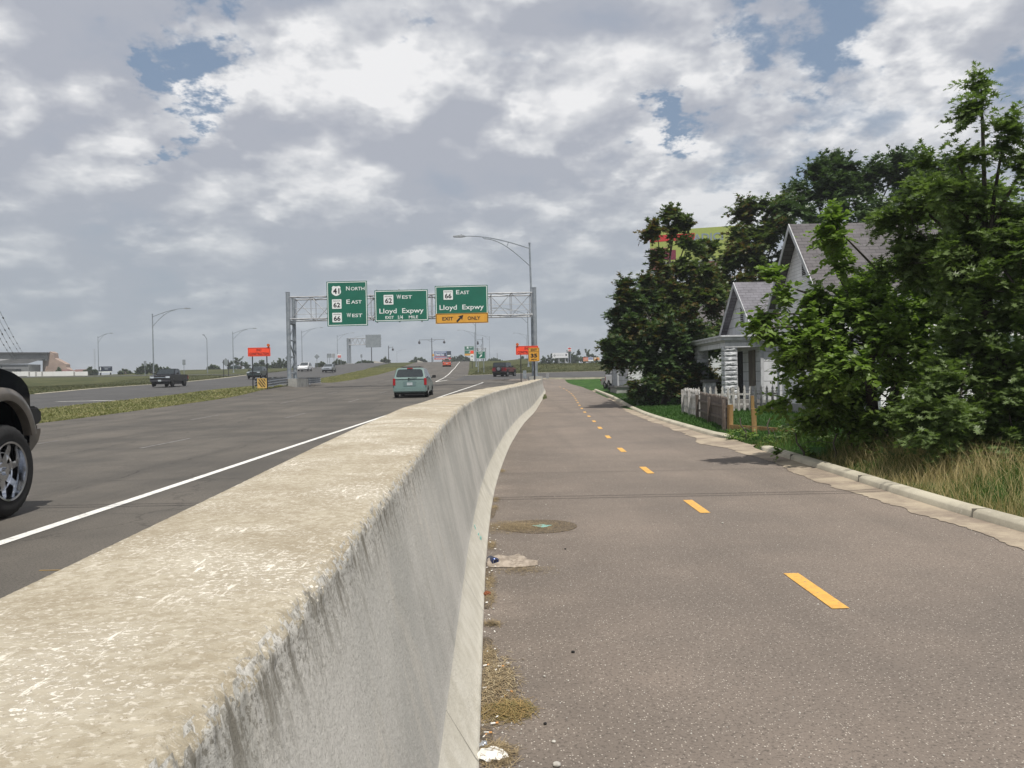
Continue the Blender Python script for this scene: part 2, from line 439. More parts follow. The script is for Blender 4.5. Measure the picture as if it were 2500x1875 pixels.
# ---- setting materials ----
def asphalt(name, base, dark, lite, speck, scale=1.0, crack=0.0, long=(), dirt=False):
    m = bpy.data.materials.new(name); m.use_nodes = True; t = m.node_tree; b = t.nodes['Principled BSDF']
    tc = N(t, 'ShaderNodeTexCoord'); V = tc.outputs['Object']
    big = mrange(t, noi(t, V, .35, 4, .6), .3, .7)
    col = mixc(t, big, dark, base)
    mp = N(t, 'ShaderNodeMapping'); mp.inputs['Scale'].default_value = (1.2, .045, 1); t.links.new(V, mp.inputs[0])
    st = mrange(t, noi(t, mp.outputs[0], .8, 4, .6), .45, .75)
    col = mixc(t, mth(t, 'MULTIPLY', st, .75), col, tuple(c * .88 for c in dark))
    sx = N(t, 'ShaderNodeSeparateXYZ'); t.links.new(V, sx.inputs[0])
    if dirt:   # grime band and old drag stains on the barrier side
        dd = mth(t, 'MULTIPLY', mrange(t, sx.outputs[0], 1.5, -.1), mrange(t, noi(t, V, 1.6, 4, .6), .25, .6))
        col = mixc(t, mth(t, 'MULTIPLY', dd, .55), col, tuple(c * .78 for c in dark))
    for i, x0 in enumerate(long):
        wob = mth(t, 'MULTIPLY', mth(t, 'SUBTRACT', noi(t, V, .5, 6, .65), .5), 1.1)
        dl = mth(t, 'ABSOLUTE', mth(t, 'SUBTRACT', mth(t, 'ADD', sx.outputs[0], wob), x0 + .02 * i))
        gp = mrange(t, noi(t, V, .9 + i * .2, 3, .6), .42, .58)
        col = mixc(t, mth(t, 'MULTIPLY', mth(t, 'MULTIPLY', mrange(t, dl, .035, .012), gp), .7), col, tuple(c * .45 for c in dark))
    fine = noi(t, V, 55 * scale, 3, .75)
    col = mixc(t, mth(t, 'MULTIPLY', mrange(t, fine, .50, .36), .7), col, tuple(c * .5 for c in dark))
    vo = N(t, 'ShaderNodeTexVoronoi'); vo.inputs['Scale'].default_value = 95 * scale; t.links.new(V, vo.inputs['Vector'])
    sp = mth(t, 'MULTIPLY', mrange(t, vo.outputs['Distance'], .40, .20), mrange(t, N_col(t, vo), .72, 1.0))
    col = mixc(t, mth(t, 'MULTIPLY', sp, speck), col, lite)
    if crack:
        ck = N(t, 'ShaderNodeTexVoronoi'); ck.feature = 'DISTANCE_TO_EDGE'; ck.inputs['Scale'].default_value = .16
        wv = vmth(t, 'ADD', V, vmth(t, 'SCALE', noi(t, V, 1.3, 5, .6, 0, 1), None)); wv.node.inputs[1].links[0].from_node.inputs['Scale'].default_value = .9
        t.links.new(wv, ck.inputs['Vector'])
        cm = mth(t, 'MULTIPLY', mrange(t, ck.outputs['Distance'], .0045, .0015), mrange(t, noi(t, V, .3, 3), .42, .6))
        col = mixc(t, mth(t, 'MULTIPLY', cm, crack), col, tuple(c * .35 for c in dark))
    t.links.new(col, b.inputs['Base Color']); b.inputs['Roughness'].default_value = .9; b.inputs['Specular IOR Level'].default_value = .25
    bp = N(t, 'ShaderNodeBump'); bp.inputs['Strength'].default_value = .55; bp.inputs['Distance'].default_value = .008
    t.links.new(noi(t, V, 70 * scale, 4, .75), bp.inputs['Height']); L(t, bp, 0, b, 'Normal')
    MATS[name] = m; return m
def N_col(t, vo):
    s = N(t, 'ShaderNodeSeparateColor'); t.links.new(vo.outputs['Color'], s.inputs[0]); return s.outputs[0]

def concrete(name, base, dark, lite, k=1.0, rough=.9):
    m = bpy.data.materials.new(name); m.use_nodes = True; t = m.node_tree; b = t.nodes['Principled BSDF']
    tc = N(t, 'ShaderNodeTexCoord'); V = tc.outputs['Object']
    col = mixc(t, mrange(t, noi(t, V, 1.4, 5, .65), .35, .65), dark, base)
    col = mixc(t, mth(t, 'MULTIPLY', mrange(t, noi(t, V, 14, 5, .7), .55, .75), .7), col, lite)
    col = mixc(t, mth(t, 'MULTIPLY', mrange(t, noi(t, V, 130, 2, .6), .58, .72), .5), col, tuple(c * .5 for c in dark))
    t.links.new(col, b.inputs['Base Color']); b.inputs['Roughness'].default_value = rough; b.inputs['Specular IOR Level'].default_value = .25
    bp = N(t, 'ShaderNodeBump'); bp.inputs['Strength'].default_value = .4 * k; bp.inputs['Distance'].default_value = .006
    t.links.new(noi(t, V, 60, 5, .7), bp.inputs['Height']); L(t, bp, 0, b, 'Normal')
    MATS[name] = m; return m

def grassmat():
    m = bpy.data.materials.new('grass_ground'); m.use_nodes = True; t = m.node_tree; b = t.nodes['Principled BSDF']
    tc = N(t, 'ShaderNodeTexCoord'); V = tc.outputs['Object']
    col = mixc(t, mrange(t, noi(t, V, .22, 5, .6), .35, .65), (.042, .052, .018), (.085, .088, .036))
    col = mixc(t, mth(t, 'MULTIPLY', mrange(t, noi(t, V, 2.5, 4, .7), .5, .7), .6), col, (.14, .125, .065))
    col = mixc(t, mth(t, 'MULTIPLY', mrange(t, noi(t, V, 9, 3, .7), .48, .7), .5), col, (.03, .036, .012))
    sx = N(t, 'ShaderNodeSeparateXYZ'); t.links.new(V, sx.inputs[0])
    # greener yard and darker roadside verge on the house side
    yard = mth(t, 'MULTIPLY', mrange(t, sx.outputs[0], 4.4, 5.6), mrange(t, sx.outputs[1], 108, 96))
    g2 = mixc(t, mrange(t, noi(t, V, 1.1, 4, .6), .35, .65), (.028, .075, .016), (.06, .125, .028))
    g2 = mixc(t, mth(t, 'MULTIPLY', mrange(t, noi(t, V, 22, 3, .7), .45, .65), .6), g2, (.02, .045, .01))
    col = mixc(t, yard, col, g2)
    t.links.new(col, b.inputs['Base Color']); b.inputs['Roughness'].default_value = .95; b.inputs['Specular IOR Level'].default_value = .1
    bp = N(t, 'ShaderNodeBump'); bp.inputs['Strength'].default_value = .8; bp.inputs['Distance'].default_value = .12
    t.links.new(noi(t, V, 5, 5, .75), bp.inputs['Height']); L(t, bp, 0, b, 'Normal')
    MATS['grass_ground'] = m
grassmat()
asphalt('path_asphalt', (.228, .188, .157), (.160, .136, .117), (.50, .45, .39), 1.35, dirt=True)
asphalt('road_asphalt', (.138, .124, .107), (.084, .078, .070), (.27, .24, .21), .4, crack=.35, long=(-6.4, -9.9, -13.2, -16.3))
asphalt('far_asphalt', (.098, .096, .094), (.074, .073, .072), (.2, .19, .18), .3, crack=.5)
concrete('kerb_concrete', (.50, .46, .36), (.36, .33, .26), (.62, .58, .48))
concrete('pan_concrete', (.40, .335, .25), (.235, .19, .15), (.46, .40, .30))
concrete('grey_concrete', (.34, .34, .32), (.24, .24, .23), (.45, .45, .43))
mat('white_paint', (.72, .71, .67), .7, col2=(.5, .49, .46), scale=9, lo=.3, hi=.5, col3=(.2, .19, .18), scale3=35, lo3=.62, hi3=.68)
mat('worn_paint', (.20, .19, .18), .85, col2=(.12, .112, .105), scale=5, lo=.4, hi=.6)
mat('yellow_paint', (.72, .40, .085), .65, col2=(.60, .32, .07), scale=25, lo=.3, hi=.6, col3=(.30, .23, .16), scale3=60, lo3=.58, hi3=.68, bump=.3, bscale=120, bdist=.004)

def wallmat():
    m = bpy.data.materials.new('barrier_concrete'); m.use_nodes = True; t = m.node_tree; b = t.nodes['Principled BSDF']
    tc = N(t, 'ShaderNodeTexCoord'); V = tc.outputs['Object']
    g = N(t, 'ShaderNodeNewGeometry'); nz = N(t, 'ShaderNodeSeparateXYZ'); L(t, g, 'True Normal', nz, 0)
    pz = N(t, 'ShaderNodeSeparateXYZ'); t.links.new(V, pz.inputs[0])
    # cast top: cream laitance with scoured white flecks and drag marks
    top = mixc(t, mrange(t, noi(t, V, 2.2, 5, .65), .35, .65), (.33, .285, .21), (.42, .375, .29))
    top = mixc(t, mth(t, 'MULTIPLY', mrange(t, noi(t, V, 26, 5, .7), .42, .60), .55), top, (.27, .225, .155))
    patch = mrange(t, noi(t, V, 1.9, 5, .62), .44, .66)
    mf = N(t, 'ShaderNodeMapping'); mf.inputs['Scale'].default_value = (70, 95, 80); t.links.new(V, mf.inputs[0]); vf = mf.outputs[0]
    fl = mrange(t, noi(t, vf, 1.0, 5, .70, .5), .53, .60)
    mp = N(t, 'ShaderNodeMapping'); mp.inputs['Scale'].default_value = (26, 4.5, 20); mp.inputs['Rotation'].default_value = (0, 0, R(-8)); t.links.new(V, mp.inputs[0])
    stk = mrange(t, noi(t, mp.outputs[0], 1.6, 5, .7), .58, .66)
    fl2 = mth(t, 'MAXIMUM', mth(t, 'MULTIPLY', fl, mth(t, 'ADD', mth(t, 'MULTIPLY', patch, .75), .30)), mth(t, 'MULTIPLY', stk, mth(t, 'ADD', patch, .12)), None, True)
    top = mixc(t, mth(t, 'MULTIPLY', patch, .22), top, (.60, .56, .48))
    top = mixc(t, fl2, top, (.78, .73, .64))
    top = mixc(t, mth(t, 'MULTIPLY', mrange(t, noi(t, V, 160, 2, .6), .66, .74), .7), top, (.17, .13, .08))
    # formed faces: grey, pitted, rain-streaked
    ms = N(t, 'ShaderNodeMapping'); ms.inputs['Scale'].default_value = (1, 1, .10); t.links.new(V, ms.inputs[0])
    face = mixc(t, mrange(t, noi(t, V, 1.1, 5, .6), .35, .65), (.43, .42, .39), (.56, .54, .50))
    face = mixc(t, mth(t, 'MULTIPLY', mrange(t, noi(t, ms.outputs[0], 8, 5, .7), .52, .70), .38), face, (.32, .31, .27))
    face = mixc(t, mth(t, 'MULTIPLY', mrange(t, noi(t, ms.outputs[0], 5, 4, .6), .55, .72), .3), face, (.66, .61, .53))
    face = mixc(t, mth(t, 'MULTIPLY', mrange(t, noi(t, V, 110, 4, .7), .52, .66), .55), face, (.26, .25, .22))
    face = mixc(t, mth(t, 'MULTIPLY', mrange(t, noi(t, V, 60, 3, .7), .60, .70), .4), face, (.74, .72, .66))
    # grime run-off just under the arris
    dz = mth(t, 'SUBTRACT', mth(t, 'ADD', mth(t, 'MULTIPLY', mth(t, 'MINIMUM', pz.outputs[1], 9.0), .0165), 1.058), pz.outputs[2])
    gm = mth(t, 'MULTIPLY', mrange(t, dz, .26, .03), mth(t, 'MAXIMUM', mrange(t, noi(t, ms.outputs[0], 22, 5, .7), .47, .64), mth(t, 'MULTIPLY', mrange(t, noi(t, V, 70, 4, .7), .50, .60), .8)))
    face = mixc(t, mth(t, 'MULTIPLY', gm, .8), face, (.13, .115, .085))
    isface = mrange(t, nz.outputs[2], .55, .35)
    toe_ = mixc(t, mrange(t, noi(t, V, 6, 5, .7), .35, .65), (.54, .51, .43), (.64, .61, .53))
    istoe = mth(t, 'MULTIPLY', mrange(t, pz.outputs[2], .50, .44), 1.0)
    istoe = mth(t, 'MULTIPLY', istoe, mrange(t, nz.outputs[2], .3, .45))
    ar = mth(t, 'SUBTRACT', nz.outputs[2], mth(t, 'MULTIPLY', mth(t, 'SUBTRACT', noi(t, V, 40, 4, .7), .5), 1.4))
    col = mixc(t, mrange(t, ar, .72, .60), top, face)
    col = mixc(t, istoe, col, toe_)
    t.links.new(col, b.inputs['Base Color']); b.inputs['Roughness'].default_value = .93; b.inputs['Specular IOR Level'].default_value = .2
    bp = N(t, 'ShaderNodeBump'); bp.inputs['Strength'].default_value = .8; bp.inputs['Distance'].default_value = .006
    hgt = mth(t, 'ADD', noi(t, V, 45, 6, .72, .3), mth(t, 'MULTIPLY', fl2, .15))
    t.links.new(hgt, bp.inputs['Height']); L(t, bp, 0, b, 'Normal')
    MATS['barrier_concrete'] = m
wallmat()

def build_wall():
    """concrete barrier: swept profile with a spalled upper arris"""
    ys = list(np.arange(-1.5, .4, .1)) + list(np.arange(.4, 2.2, .010)) + list(np.arange(2.2, 4.5, .025)) + list(np.arange(4.5, 12, .08)) + list(np.arange(12, 30, .3)) + list(np.arange(30, 71.6, .8)) + [72.0]
    rows = []
    for y in ys:
        tx = toe(y); q = H(tx + .5, max(y, 0)); zt = ip(WTOP, y) + .012 * noise.noise(Vector((0, y * .35, 9))) * min(1, max(0, (y - 3) / 8)) * 2
        fade = 1.0 if y < 12 else .5
        pr = []
        pr.append((tx, q - .1)); pr.append((tx, q + .03)); pr.append((tx - .012, q + .045))
        for k in range(1, 5): pr.append((tx - .012 - .105 * k / 4, q + .045 + .22 * k / 4))
        x0, z0 = tx - .117, q + .265; x1, z1 = tx - .298, zt - .05
        nf = 14
        for k in range(1, nf + 1): pr.append((x0 + (x1 - x0) * k / nf, z0 + (z1 - z0) * k / nf))
        for k in range(1, 8):
            a = R(90 * k / 7); pr.append((x1 - .045 * (1 - math.cos(a)), z1 + .05 * math.sin(a)))
        xr = x1 - .045; xl = tx - .93
        nt_ = 22
        for k in range(1, nt_): pr.append((xr + (xl - xr) * k / nt_, zt + .006 * math.sin(math.pi * k / nt_)))
        pr += [(xl, zt), (xl - .03, zt - .03), (xl - .06, zt - .5), (xl - .06, -.3 + min(0, q))]
        row = []
        n7 = 7 + nf
        for i, (x, z) in enumerate(pr):
            if 7 <= i and y > -.5:
                e = math.exp(-((i - (n7 + 3)) / 4.5) ** 2)
                p3 = Vector((x * 2.0, y * 2.0, z * 2.0))
                n1 = noise.noise(p3 * 16) ; n2 = noise.noise(p3 * 42 + Vector((3, 1, 2)))
                n0 = noise.noise(Vector((1.7, y * 3.1, z * .5)))
                dlt = fade * (e * (.0055 * n1 + .0045 * n2 + .005 * n0) + .0012 * n2)
                if n7 - 2 < i < len(pr) - 3:
                    z += dlt
                    if i <= n7 + 8: x += dlt * .9
                elif i <= n7: x += dlt
            row.append((x, y, z))
        rows.append(row)
    n = len(rows[0]); b = MB()
    b.add([v for r_ in rows for v in r_], [(j * n + i, j * n + i + 1, (j + 1) * n + i + 1, (j + 1) * n + i) for j in range(len(rows) - 1) for i in range(n - 1)])
    b.add(rows[-1], [tuple(range(n))])
    o = b.build('concrete_barrier', MATS['barrier_concrete'], smooth=60, fix=True)
    tag(o, 'long waist-high concrete barrier with tan rough top between expressway and path', 'barrier')
    # hairline construction joints as thin dark grooves
    for y in (3.15, 5.2, 9.2, 13.2):
        g = MB(); tx = toe(y); q = H(tx + .5, y)
        pts = [(tx + .0015, q + .0), (tx + .0015, q + .03), (tx - .0105, q + .046), (tx - .115, q + .266), (tx - .2965, ip(WTOP, y) - .06)]
        for k in range(len(pts) - 1):
            (xa, za), (xb, zb) = pts[k], pts[k + 1]
            s_ = .35 if k < 3 else 0
            ya, yb = y + (za - q) * s_ * -1, y + (zb - q) * s_ * -1
            if k == 3: ya = yb = y - .266 * .35
            g.add([(xa, ya, za), (xb, yb, zb), (xb, yb + .004, zb), (xa, ya + .004, za)], [(0, 1, 2, 3)])
        g.build('joint', mat('joint_dark', (.14, .13, .11), .95), o, fix=False)
    c = MB()
    cy = 7.0; tx = toe(cy); q = 0
    for k in range(7):
        a = rnd.random() * .06; zz = .12 + rnd.random() * .12
        xx = tx - .012 - .105 * (zz - .045) / .22 + .002
        c.cbox((xx, cy + a, zz), (.004, .012 + rnd.random() * .05, .02 + rnd.random() * .04))
    c.build('survey_mark', mat('cyan_spray', (.25, .55, .50), .8), o)

def build_setting():
    build_ground()
    struct(sheet('bike_path', [cross(lambda y: toe(min(y, 72)) - .02 - max(0, y - 72) * .35, lambda y: krb(y) - .30, y, 8) for y in yrange(-2, 18, .5) + yrange(18.5, 91.6, 1.2)], MATS['path_asphalt'], .02),
           'reddish brown asphalt bike path with yellow dashes')
    struct(sheet('expressway', [cross(medr, rig, y, 14) for y in yrange(-2, 400, 2)], MATS['road_asphalt'], .02), 'grey asphalt carriageway rising to a crest')
    struct(sheet('opposite_carriageway', [cross(lfar, medl, y, 12) for y in yrange(-2, 400, 2)], MATS['far_asphalt'], .02))
    rows = []
    for k in range(13):
        t_ = k / 12; rows.append([(x, ip(RN, x) + (ip(RF, x) - ip(RN, x)) * t_) for x in yrange(-6.5, 60, 1.5)])
    struct(sheet('exit_ramp', rows, MATS['far_asphalt'], .026), 'exit ramp curving away to the right')
    rows = []
    for (a, b_), (c, d) in zip(LNK, LNK[1:]):
        for k in range(8):
            t_ = k / 8; x, y = a + (c - a) * t_, b_ + (d - b_) * t_
            l = math.hypot(c - a, d - b_); nx, ny = -(d - b_) / l, (c - a) / l
            rows.append([(x + nx * s, y + ny * s) for s in (-3.6, -1.8, 0, 1.8, 3.6)])
    struct(sheet('link_road', rows, MATS['far_asphalt'], .03))
    rows = [[(x, 262), (x, 266), (x, 270)] for x in yrange(-230, -40, 5)]
    struct(sheet('side_road', rows, MATS['far_asphalt'], .06))
    # kerb and gutter pan along the path's right edge, with a dropped gap
    def kerb_seg(y0, y1, endflare=0, startflare=0):
        b = MB(); ys = yrange(y0, y1, .4 if y0 < 30 else 1.0); rows = []
        for y in ys:
            x = krb(y); z = H(x - .5, y); hh = .125
            if endflare: hh *= 1 - .8 * sst(y1 - 1.2, y1, y); x += .25 * sst(y1 - 1.3, y1, y)
            if startflare: hh *= .15 + .85 * sst(y0, y0 + 1.0, y); x += .35 * (1 - sst(y0, y0 + 1.3, y))
            j = .004 * noise.noise(Vector((y * 3, x, 1)))
            rows.append([(x - .012, y, z - .05), (x + j, y, z + hh * .75), (x + .015 + j, y, z + hh - .02), (x + .045, y, z + hh), (x + .155, y, z + hh + .003), (x + .17, y, z + hh - .015), (x + .175, y, z - .12)])
        n = 7
        b.add([v for r_ in rows for v in r_], [(q_ * n + i, q_ * n + i + 1, (q_ + 1) * n + i + 1, (q_ + 1) * n + i) for q_ in range(len(rows) - 1) for i in range(n - 1)])
        b.add(rows[0], [tuple(range(n))]); b.add(rows[-1], [tuple(range(n))])
        return b.build('kerb', MATS['kerb_concrete'], smooth=50)
    k1 = kerb_seg(1.0, 16.8, endflare=1); struct(k1, 'pale concrete kerb beside the dry grass')
    k2 = kerb_seg(18.6, 69.5, startflare=1); struct(k2, 'pale concrete kerb beside the lawn')
    for y in (8.1, 10.9, 13.9):
        jb = MB(); x = krb(y); jb.box((x - .010, y, .0), (x + .172, y + .006, .1295))
        jb.build('joint', MATS['joint_dark'], k1)
    # gutter pan: sediment-covered concrete strip
    b = MB(); rows = []
    for y in yrange(-1, 22, .06) + yrange(22.2, 70, .4):
        wd = .36 + .15 * noise.noise(Vector((y * .7, 4, 2))) + .07 * noise.noise(Vector((y * 3.1, 1, 5))) + .05 * noise.noise(Vector((y * 11, 3, 5))) + .30 * math.exp(-((y - 17.8) / 2.2) ** 2) + .12 * math.exp(-((y - 11.5) / 1.5) ** 2)
        wd *= 1 - .5 * sst(60, 70, y)
        x1 = krb(y) + (.6 * math.exp(-((y - 17.7) / .8) ** 2) if 16 < y < 19.5 else 0); rows.append([(krb(y) - wd, y, H(3, y) + .026), ((krb(y) - wd + x1) / 2, y, H(3, y) + .032), (x1, y, H(3, y) + .04)])
    b.add([v for r_ in rows for v in r_], [(q_ * 3 + i, q_ * 3 + i + 1, (q_ + 1) * 3 + i + 1, (q_ + 1) * 3 + i) for q_ in range(len(rows) - 1) for i in range(2)])
    struct(b.build('gutter', MATS['pan_concrete'], smooth=180, fix=False), 'sandy concrete gutter pan')
    # low kerbs of the ramp
    def rib(name, pts, wd, ht, m=MATS['kerb_concrete']):
        b = MB(); rows = []
        for i, (x, y) in enumerate(pts):
            a, c = pts[max(i - 1, 0)], pts[min(i + 1, len(pts) - 1)]
            l = math.hypot(c[0] - a[0], c[1] - a[1]); nx, ny = -(c[1] - a[1]) / l, (c[0] - a[0]) / l
            z = H(x, y)
            rows.append([(x, y, z - .1), (x, y, z + ht), (x + nx * wd, y + ny * wd, z + ht), (x + nx * wd, y + ny * wd, z - .1)])
        b.add([v for r_ in rows for v in r_], [(q_ * 4 + i, q_ * 4 + i + 1, (q_ + 1) * 4 + i + 1, (q_ + 1) * 4 + i) for q_ in range(len(rows) - 1) for i in range(3)])
        b.add(rows[0], [(0, 1, 2, 3)]); b.add(rows[-1], [(0, 1, 2, 3)])
        return b.build(name, m)
    o = rib('kerb', [(x, ip(RN, x) - .3) for x in yrange(3.3, 60, 1.5)], .35, .2); struct(o, 'low pale kerb closing the path where the ramp passes')
    o = rib('kerb', [(x, ip(RF, x)) for x in yrange(-6.5, 60, 1.5)], .5, .06); struct(o, 'pale kerb along the far side of the exit ramp')
    o = rib('kerb', [(lfar(y), y) for y in yrange(70, 150, 3)], .5, .05); struct(o, 'pale kerb along the far side of the opposite carriageway')
    # concrete bridge deck joint at the crest
    rows = [[(x, y) for x in yrange(medr(248), rig(248), 1)] for y in (246.5, 248.2)]
    struct(sheet('bridge_joint', rows, MATS['kerb_concrete'], .035))

    # ---- paint ----
    def line(name, fx, ya, yb, wd=.13, m=MATS['white_paint'], off=.026, step=1.5):
        return struct(sheet(name, [[(fx(y) - wd / 2, y), (fx(y) + wd / 2, y)] for y in yrange(ya, yb, step)], m, off))
    EL = [(0, -4.85), (8, -4.92), (15, -5.05), (22, -5.1), (28, -5.0), (36, -4.75), (43, -4.4), (60, -3.6), (79, -2.75)]
    line('edge_line', lambda y: smoothip(EL, y, 3), 2, 79, .14)
    GL = [(80, -7.6), (86, -7.95), (118, -9.25), (160, -11.2), (230, -14.5)]
    line('gore_line', lambda y: ip(GL, y), 84, 232, .13)
    line('gore_line', lambda y: ip([(84, -7.9), (92, -7.2)], y), 84.3, 92, .2)
    for nm, (xa, ya, xb, yb) in (('gore_hatch', (-9.2, 118, -5.6, 113.5)), ('gore_hatch', (-8.9, 106, -7.4, 104.5))):
        b = MB(); b.add([(xa, ya, H(xa, ya) + .032), (xb, yb, H(xb, yb) + .032), (xb, yb + 1.4, H(xb, yb + 1.4) + .032), (xa, ya + 1.4, H(xa, ya + 1.4) + .032)], [(0, 1, 2, 3)])
        struct(b.build(nm, MATS['worn_paint'], fix=False))
    for off in (-8.7, -12.3):
        for y in np.arange(31.3 - 24.4, 230, 12.2):
            x0 = off + (medr(y) + 18)
            line('lane_dash', lambda yy: x0, y, y + 3.05, .11, MATS['worn_paint'], .027)
    for off in (-28.2, -31.9, -35.6):
        for y in np.arange(40, 240, 12.2):
            x0 = off + (medl(y) + 24.5)
            line('lane_dash', lambda yy: x0, y, y + 3.05, .12, MATS['worn_paint'], .027)
    # worn turn arrow on the opposite carriageway
    b = MB(); cx, cy = -27.0, 51.5
    b.add([(x + cx, y + cy, H(cx, cy) + .03) for x, y in ((-1.6, -.4), (.9, -.4), (.9, -1.1), (2.2, 0), (.9, 1.1), (.9, .4), (-1.6, .4))], [tuple(range(7))])
    struct(b.build('road_arrow', MATS['white_paint'], fix=False))
    # yellow centre dashes
    CP = [(5, 2.03), (9.3, 2.05), (13, 2.09), (17, 2.2), (21, 2.38), (25, 2.6), (28, 2.76), (34.8, 3.07), (42, 3.44), (49.4, 3.87), (56.7, 4.3), (64, 4.64), (71.4, 4.77), (75, 4.76), (79, 4.62), (86, 4.2)]
    cp = lambda y: smoothip(CP, y, 1.2)
    for i in range(23):
        y0 = 5.12 + 3.66 * i
        if y0 > 87: break
        s = sheet('centre_dash', [[(cp(y) - .055, y), (cp(y) + .055, y)] for y in yrange(y0, y0 + .93, .5)], MATS['yellow_paint'], .0245)
        struct(s); s['group'] = 'yellow centre dashes of the path'
build_wall(); build_setting()
# ---------------- street furniture materials ----------------
galv = mat('galvanised_steel', (.30, .33, .36), .5, metal=.35, col2=(.22, .25, .28), scale=3, col3=(.38, .40, .42), scale3=14)
galv2 = mat('weathered_galvanised', (.42, .43, .44), .55, metal=.3, col2=(.30, .31, .33), scale=2)
darkst = mat('dark_steel', (.035, .035, .04), .5, metal=.3)
alu = mat('sign_back_aluminium', (.30, .33, .35), .55, metal=.4, col2=(.24, .27, .29), scale=1.2)
green = mat('sign_green', (.004, .135, .085), .42, col2=(.003, .115, .072), scale=.8)
white = mat('sign_white', (.80, .82, .81), .45, col2=(.74, .77, .76), scale=3)
black = mat('sign_black', (.012, .012, .014), .5)
yellow = mat('sign_yellow', (.68, .34, .035), .5, col2=(.62, .30, .03), scale=2)
orange = mat('sign_orange', (.95, .085, .03), .5, col2=(.88, .07, .025), scale=3)
maroon = mat('sign_maroon', (.16, .012, .012), .5)
redm = mat('sign_red', (.55, .03, .03), .5)
bluem = mat('sign_blue', (.07, .13, .33), .5)
navy = mat('sign_navy', (.015, .025, .05), .5)

def put(o, x, y, rz=0, dz=0):
    o.location = (x, y, H(x, y) + dz); o.rotation_euler = (0, 0, rz)

SIDES = {}
def panel(parent, w_, h_, cx, cz, y, face, name='panel', rim=None, back=None, r_=.0, th=.04, rimw=.05, inset=.0):
    """sign board facing -Y, optional painted rim line; returns board"""
    b = MB()
    pts = rrect(w_, h_, max(r_, .01), 4, cx, cz)
    b.prism(pts, 1, y, y + th, 0)
    if rim is not None:
        o1 = rrect(w_ - 2 * inset, h_ - 2 * inset, max(r_ * 1.0, .06), 5, cx, cz); o2 = rrect(w_ - 2 * inset - 2 * rimw, h_ - 2 * inset - 2 * rimw, max(r_ - rimw, .03), 5, cx, cz)
        n = len(o1); vs = [(p[0], y - .004, p[1]) for p in o1] + [(p[0], y - .004, p[1]) for p in o2]
        b.add(vs, [(i, (i + 1) % n, n + (i + 1) % n, n + i) for i in range(n)], 1)
    o = b.build(name, [face, rim or face], parent, fix=False)
    return o
def us_shield(b, s, cx, cz, y, mi):
    pts = [(-.30, .50), (0, .42), (.30, .50), (.44, .34), (.40, .16), (.47, -.04), (.44, -.24), (.28, -.40), (0, -.52)]
    pts = pts + [(-x, z) for x, z in pts[-2:2:-1]]
    sm = []
    n = len(pts)
    for i in range(n):
        a, c = Vector(pts[i]), Vector(pts[(i + 1) % n]); sm += [a.lerp(c, .2), a.lerp(c, .8)]
    b.add([(cx + p.x * s, y, cz + p.y * s) for p in sm][::-1], [tuple(range(len(sm)))], mi)
def state_marker(b, s, cx, cz, y, num, wm, bm_, gap=.004):
    b.prism(rrect(s, s, s * .05, 3, cx, cz), 1, y - gap, y, wm)
    put_text(b, 'INDIANA', s * .13, cx, cz + s * .335, s * .78, bm_, y - gap - .004)
    put_text(b, num, s * .50, cx, cz - s * .09, s * .72, bm_, y - gap - .004, .03)
def arrow_poly(b, cx, cz, s, ang, y, mi, shaft=.22, head=.62):
    pts = [(-.5, -shaft / 2), (.08, -shaft / 2), (.0, -head / 2), (.5, 0), (.0, head / 2), (.08, shaft / 2), (-.5, shaft / 2)]
    ca, sa = math.cos(ang), math.sin(ang)
    b.add([(cx + (p[0] * ca - p[1] * sa) * s, y, cz + (p[0] * sa + p[1] * ca) * s) for p in pts], [tuple(range(7))], mi)

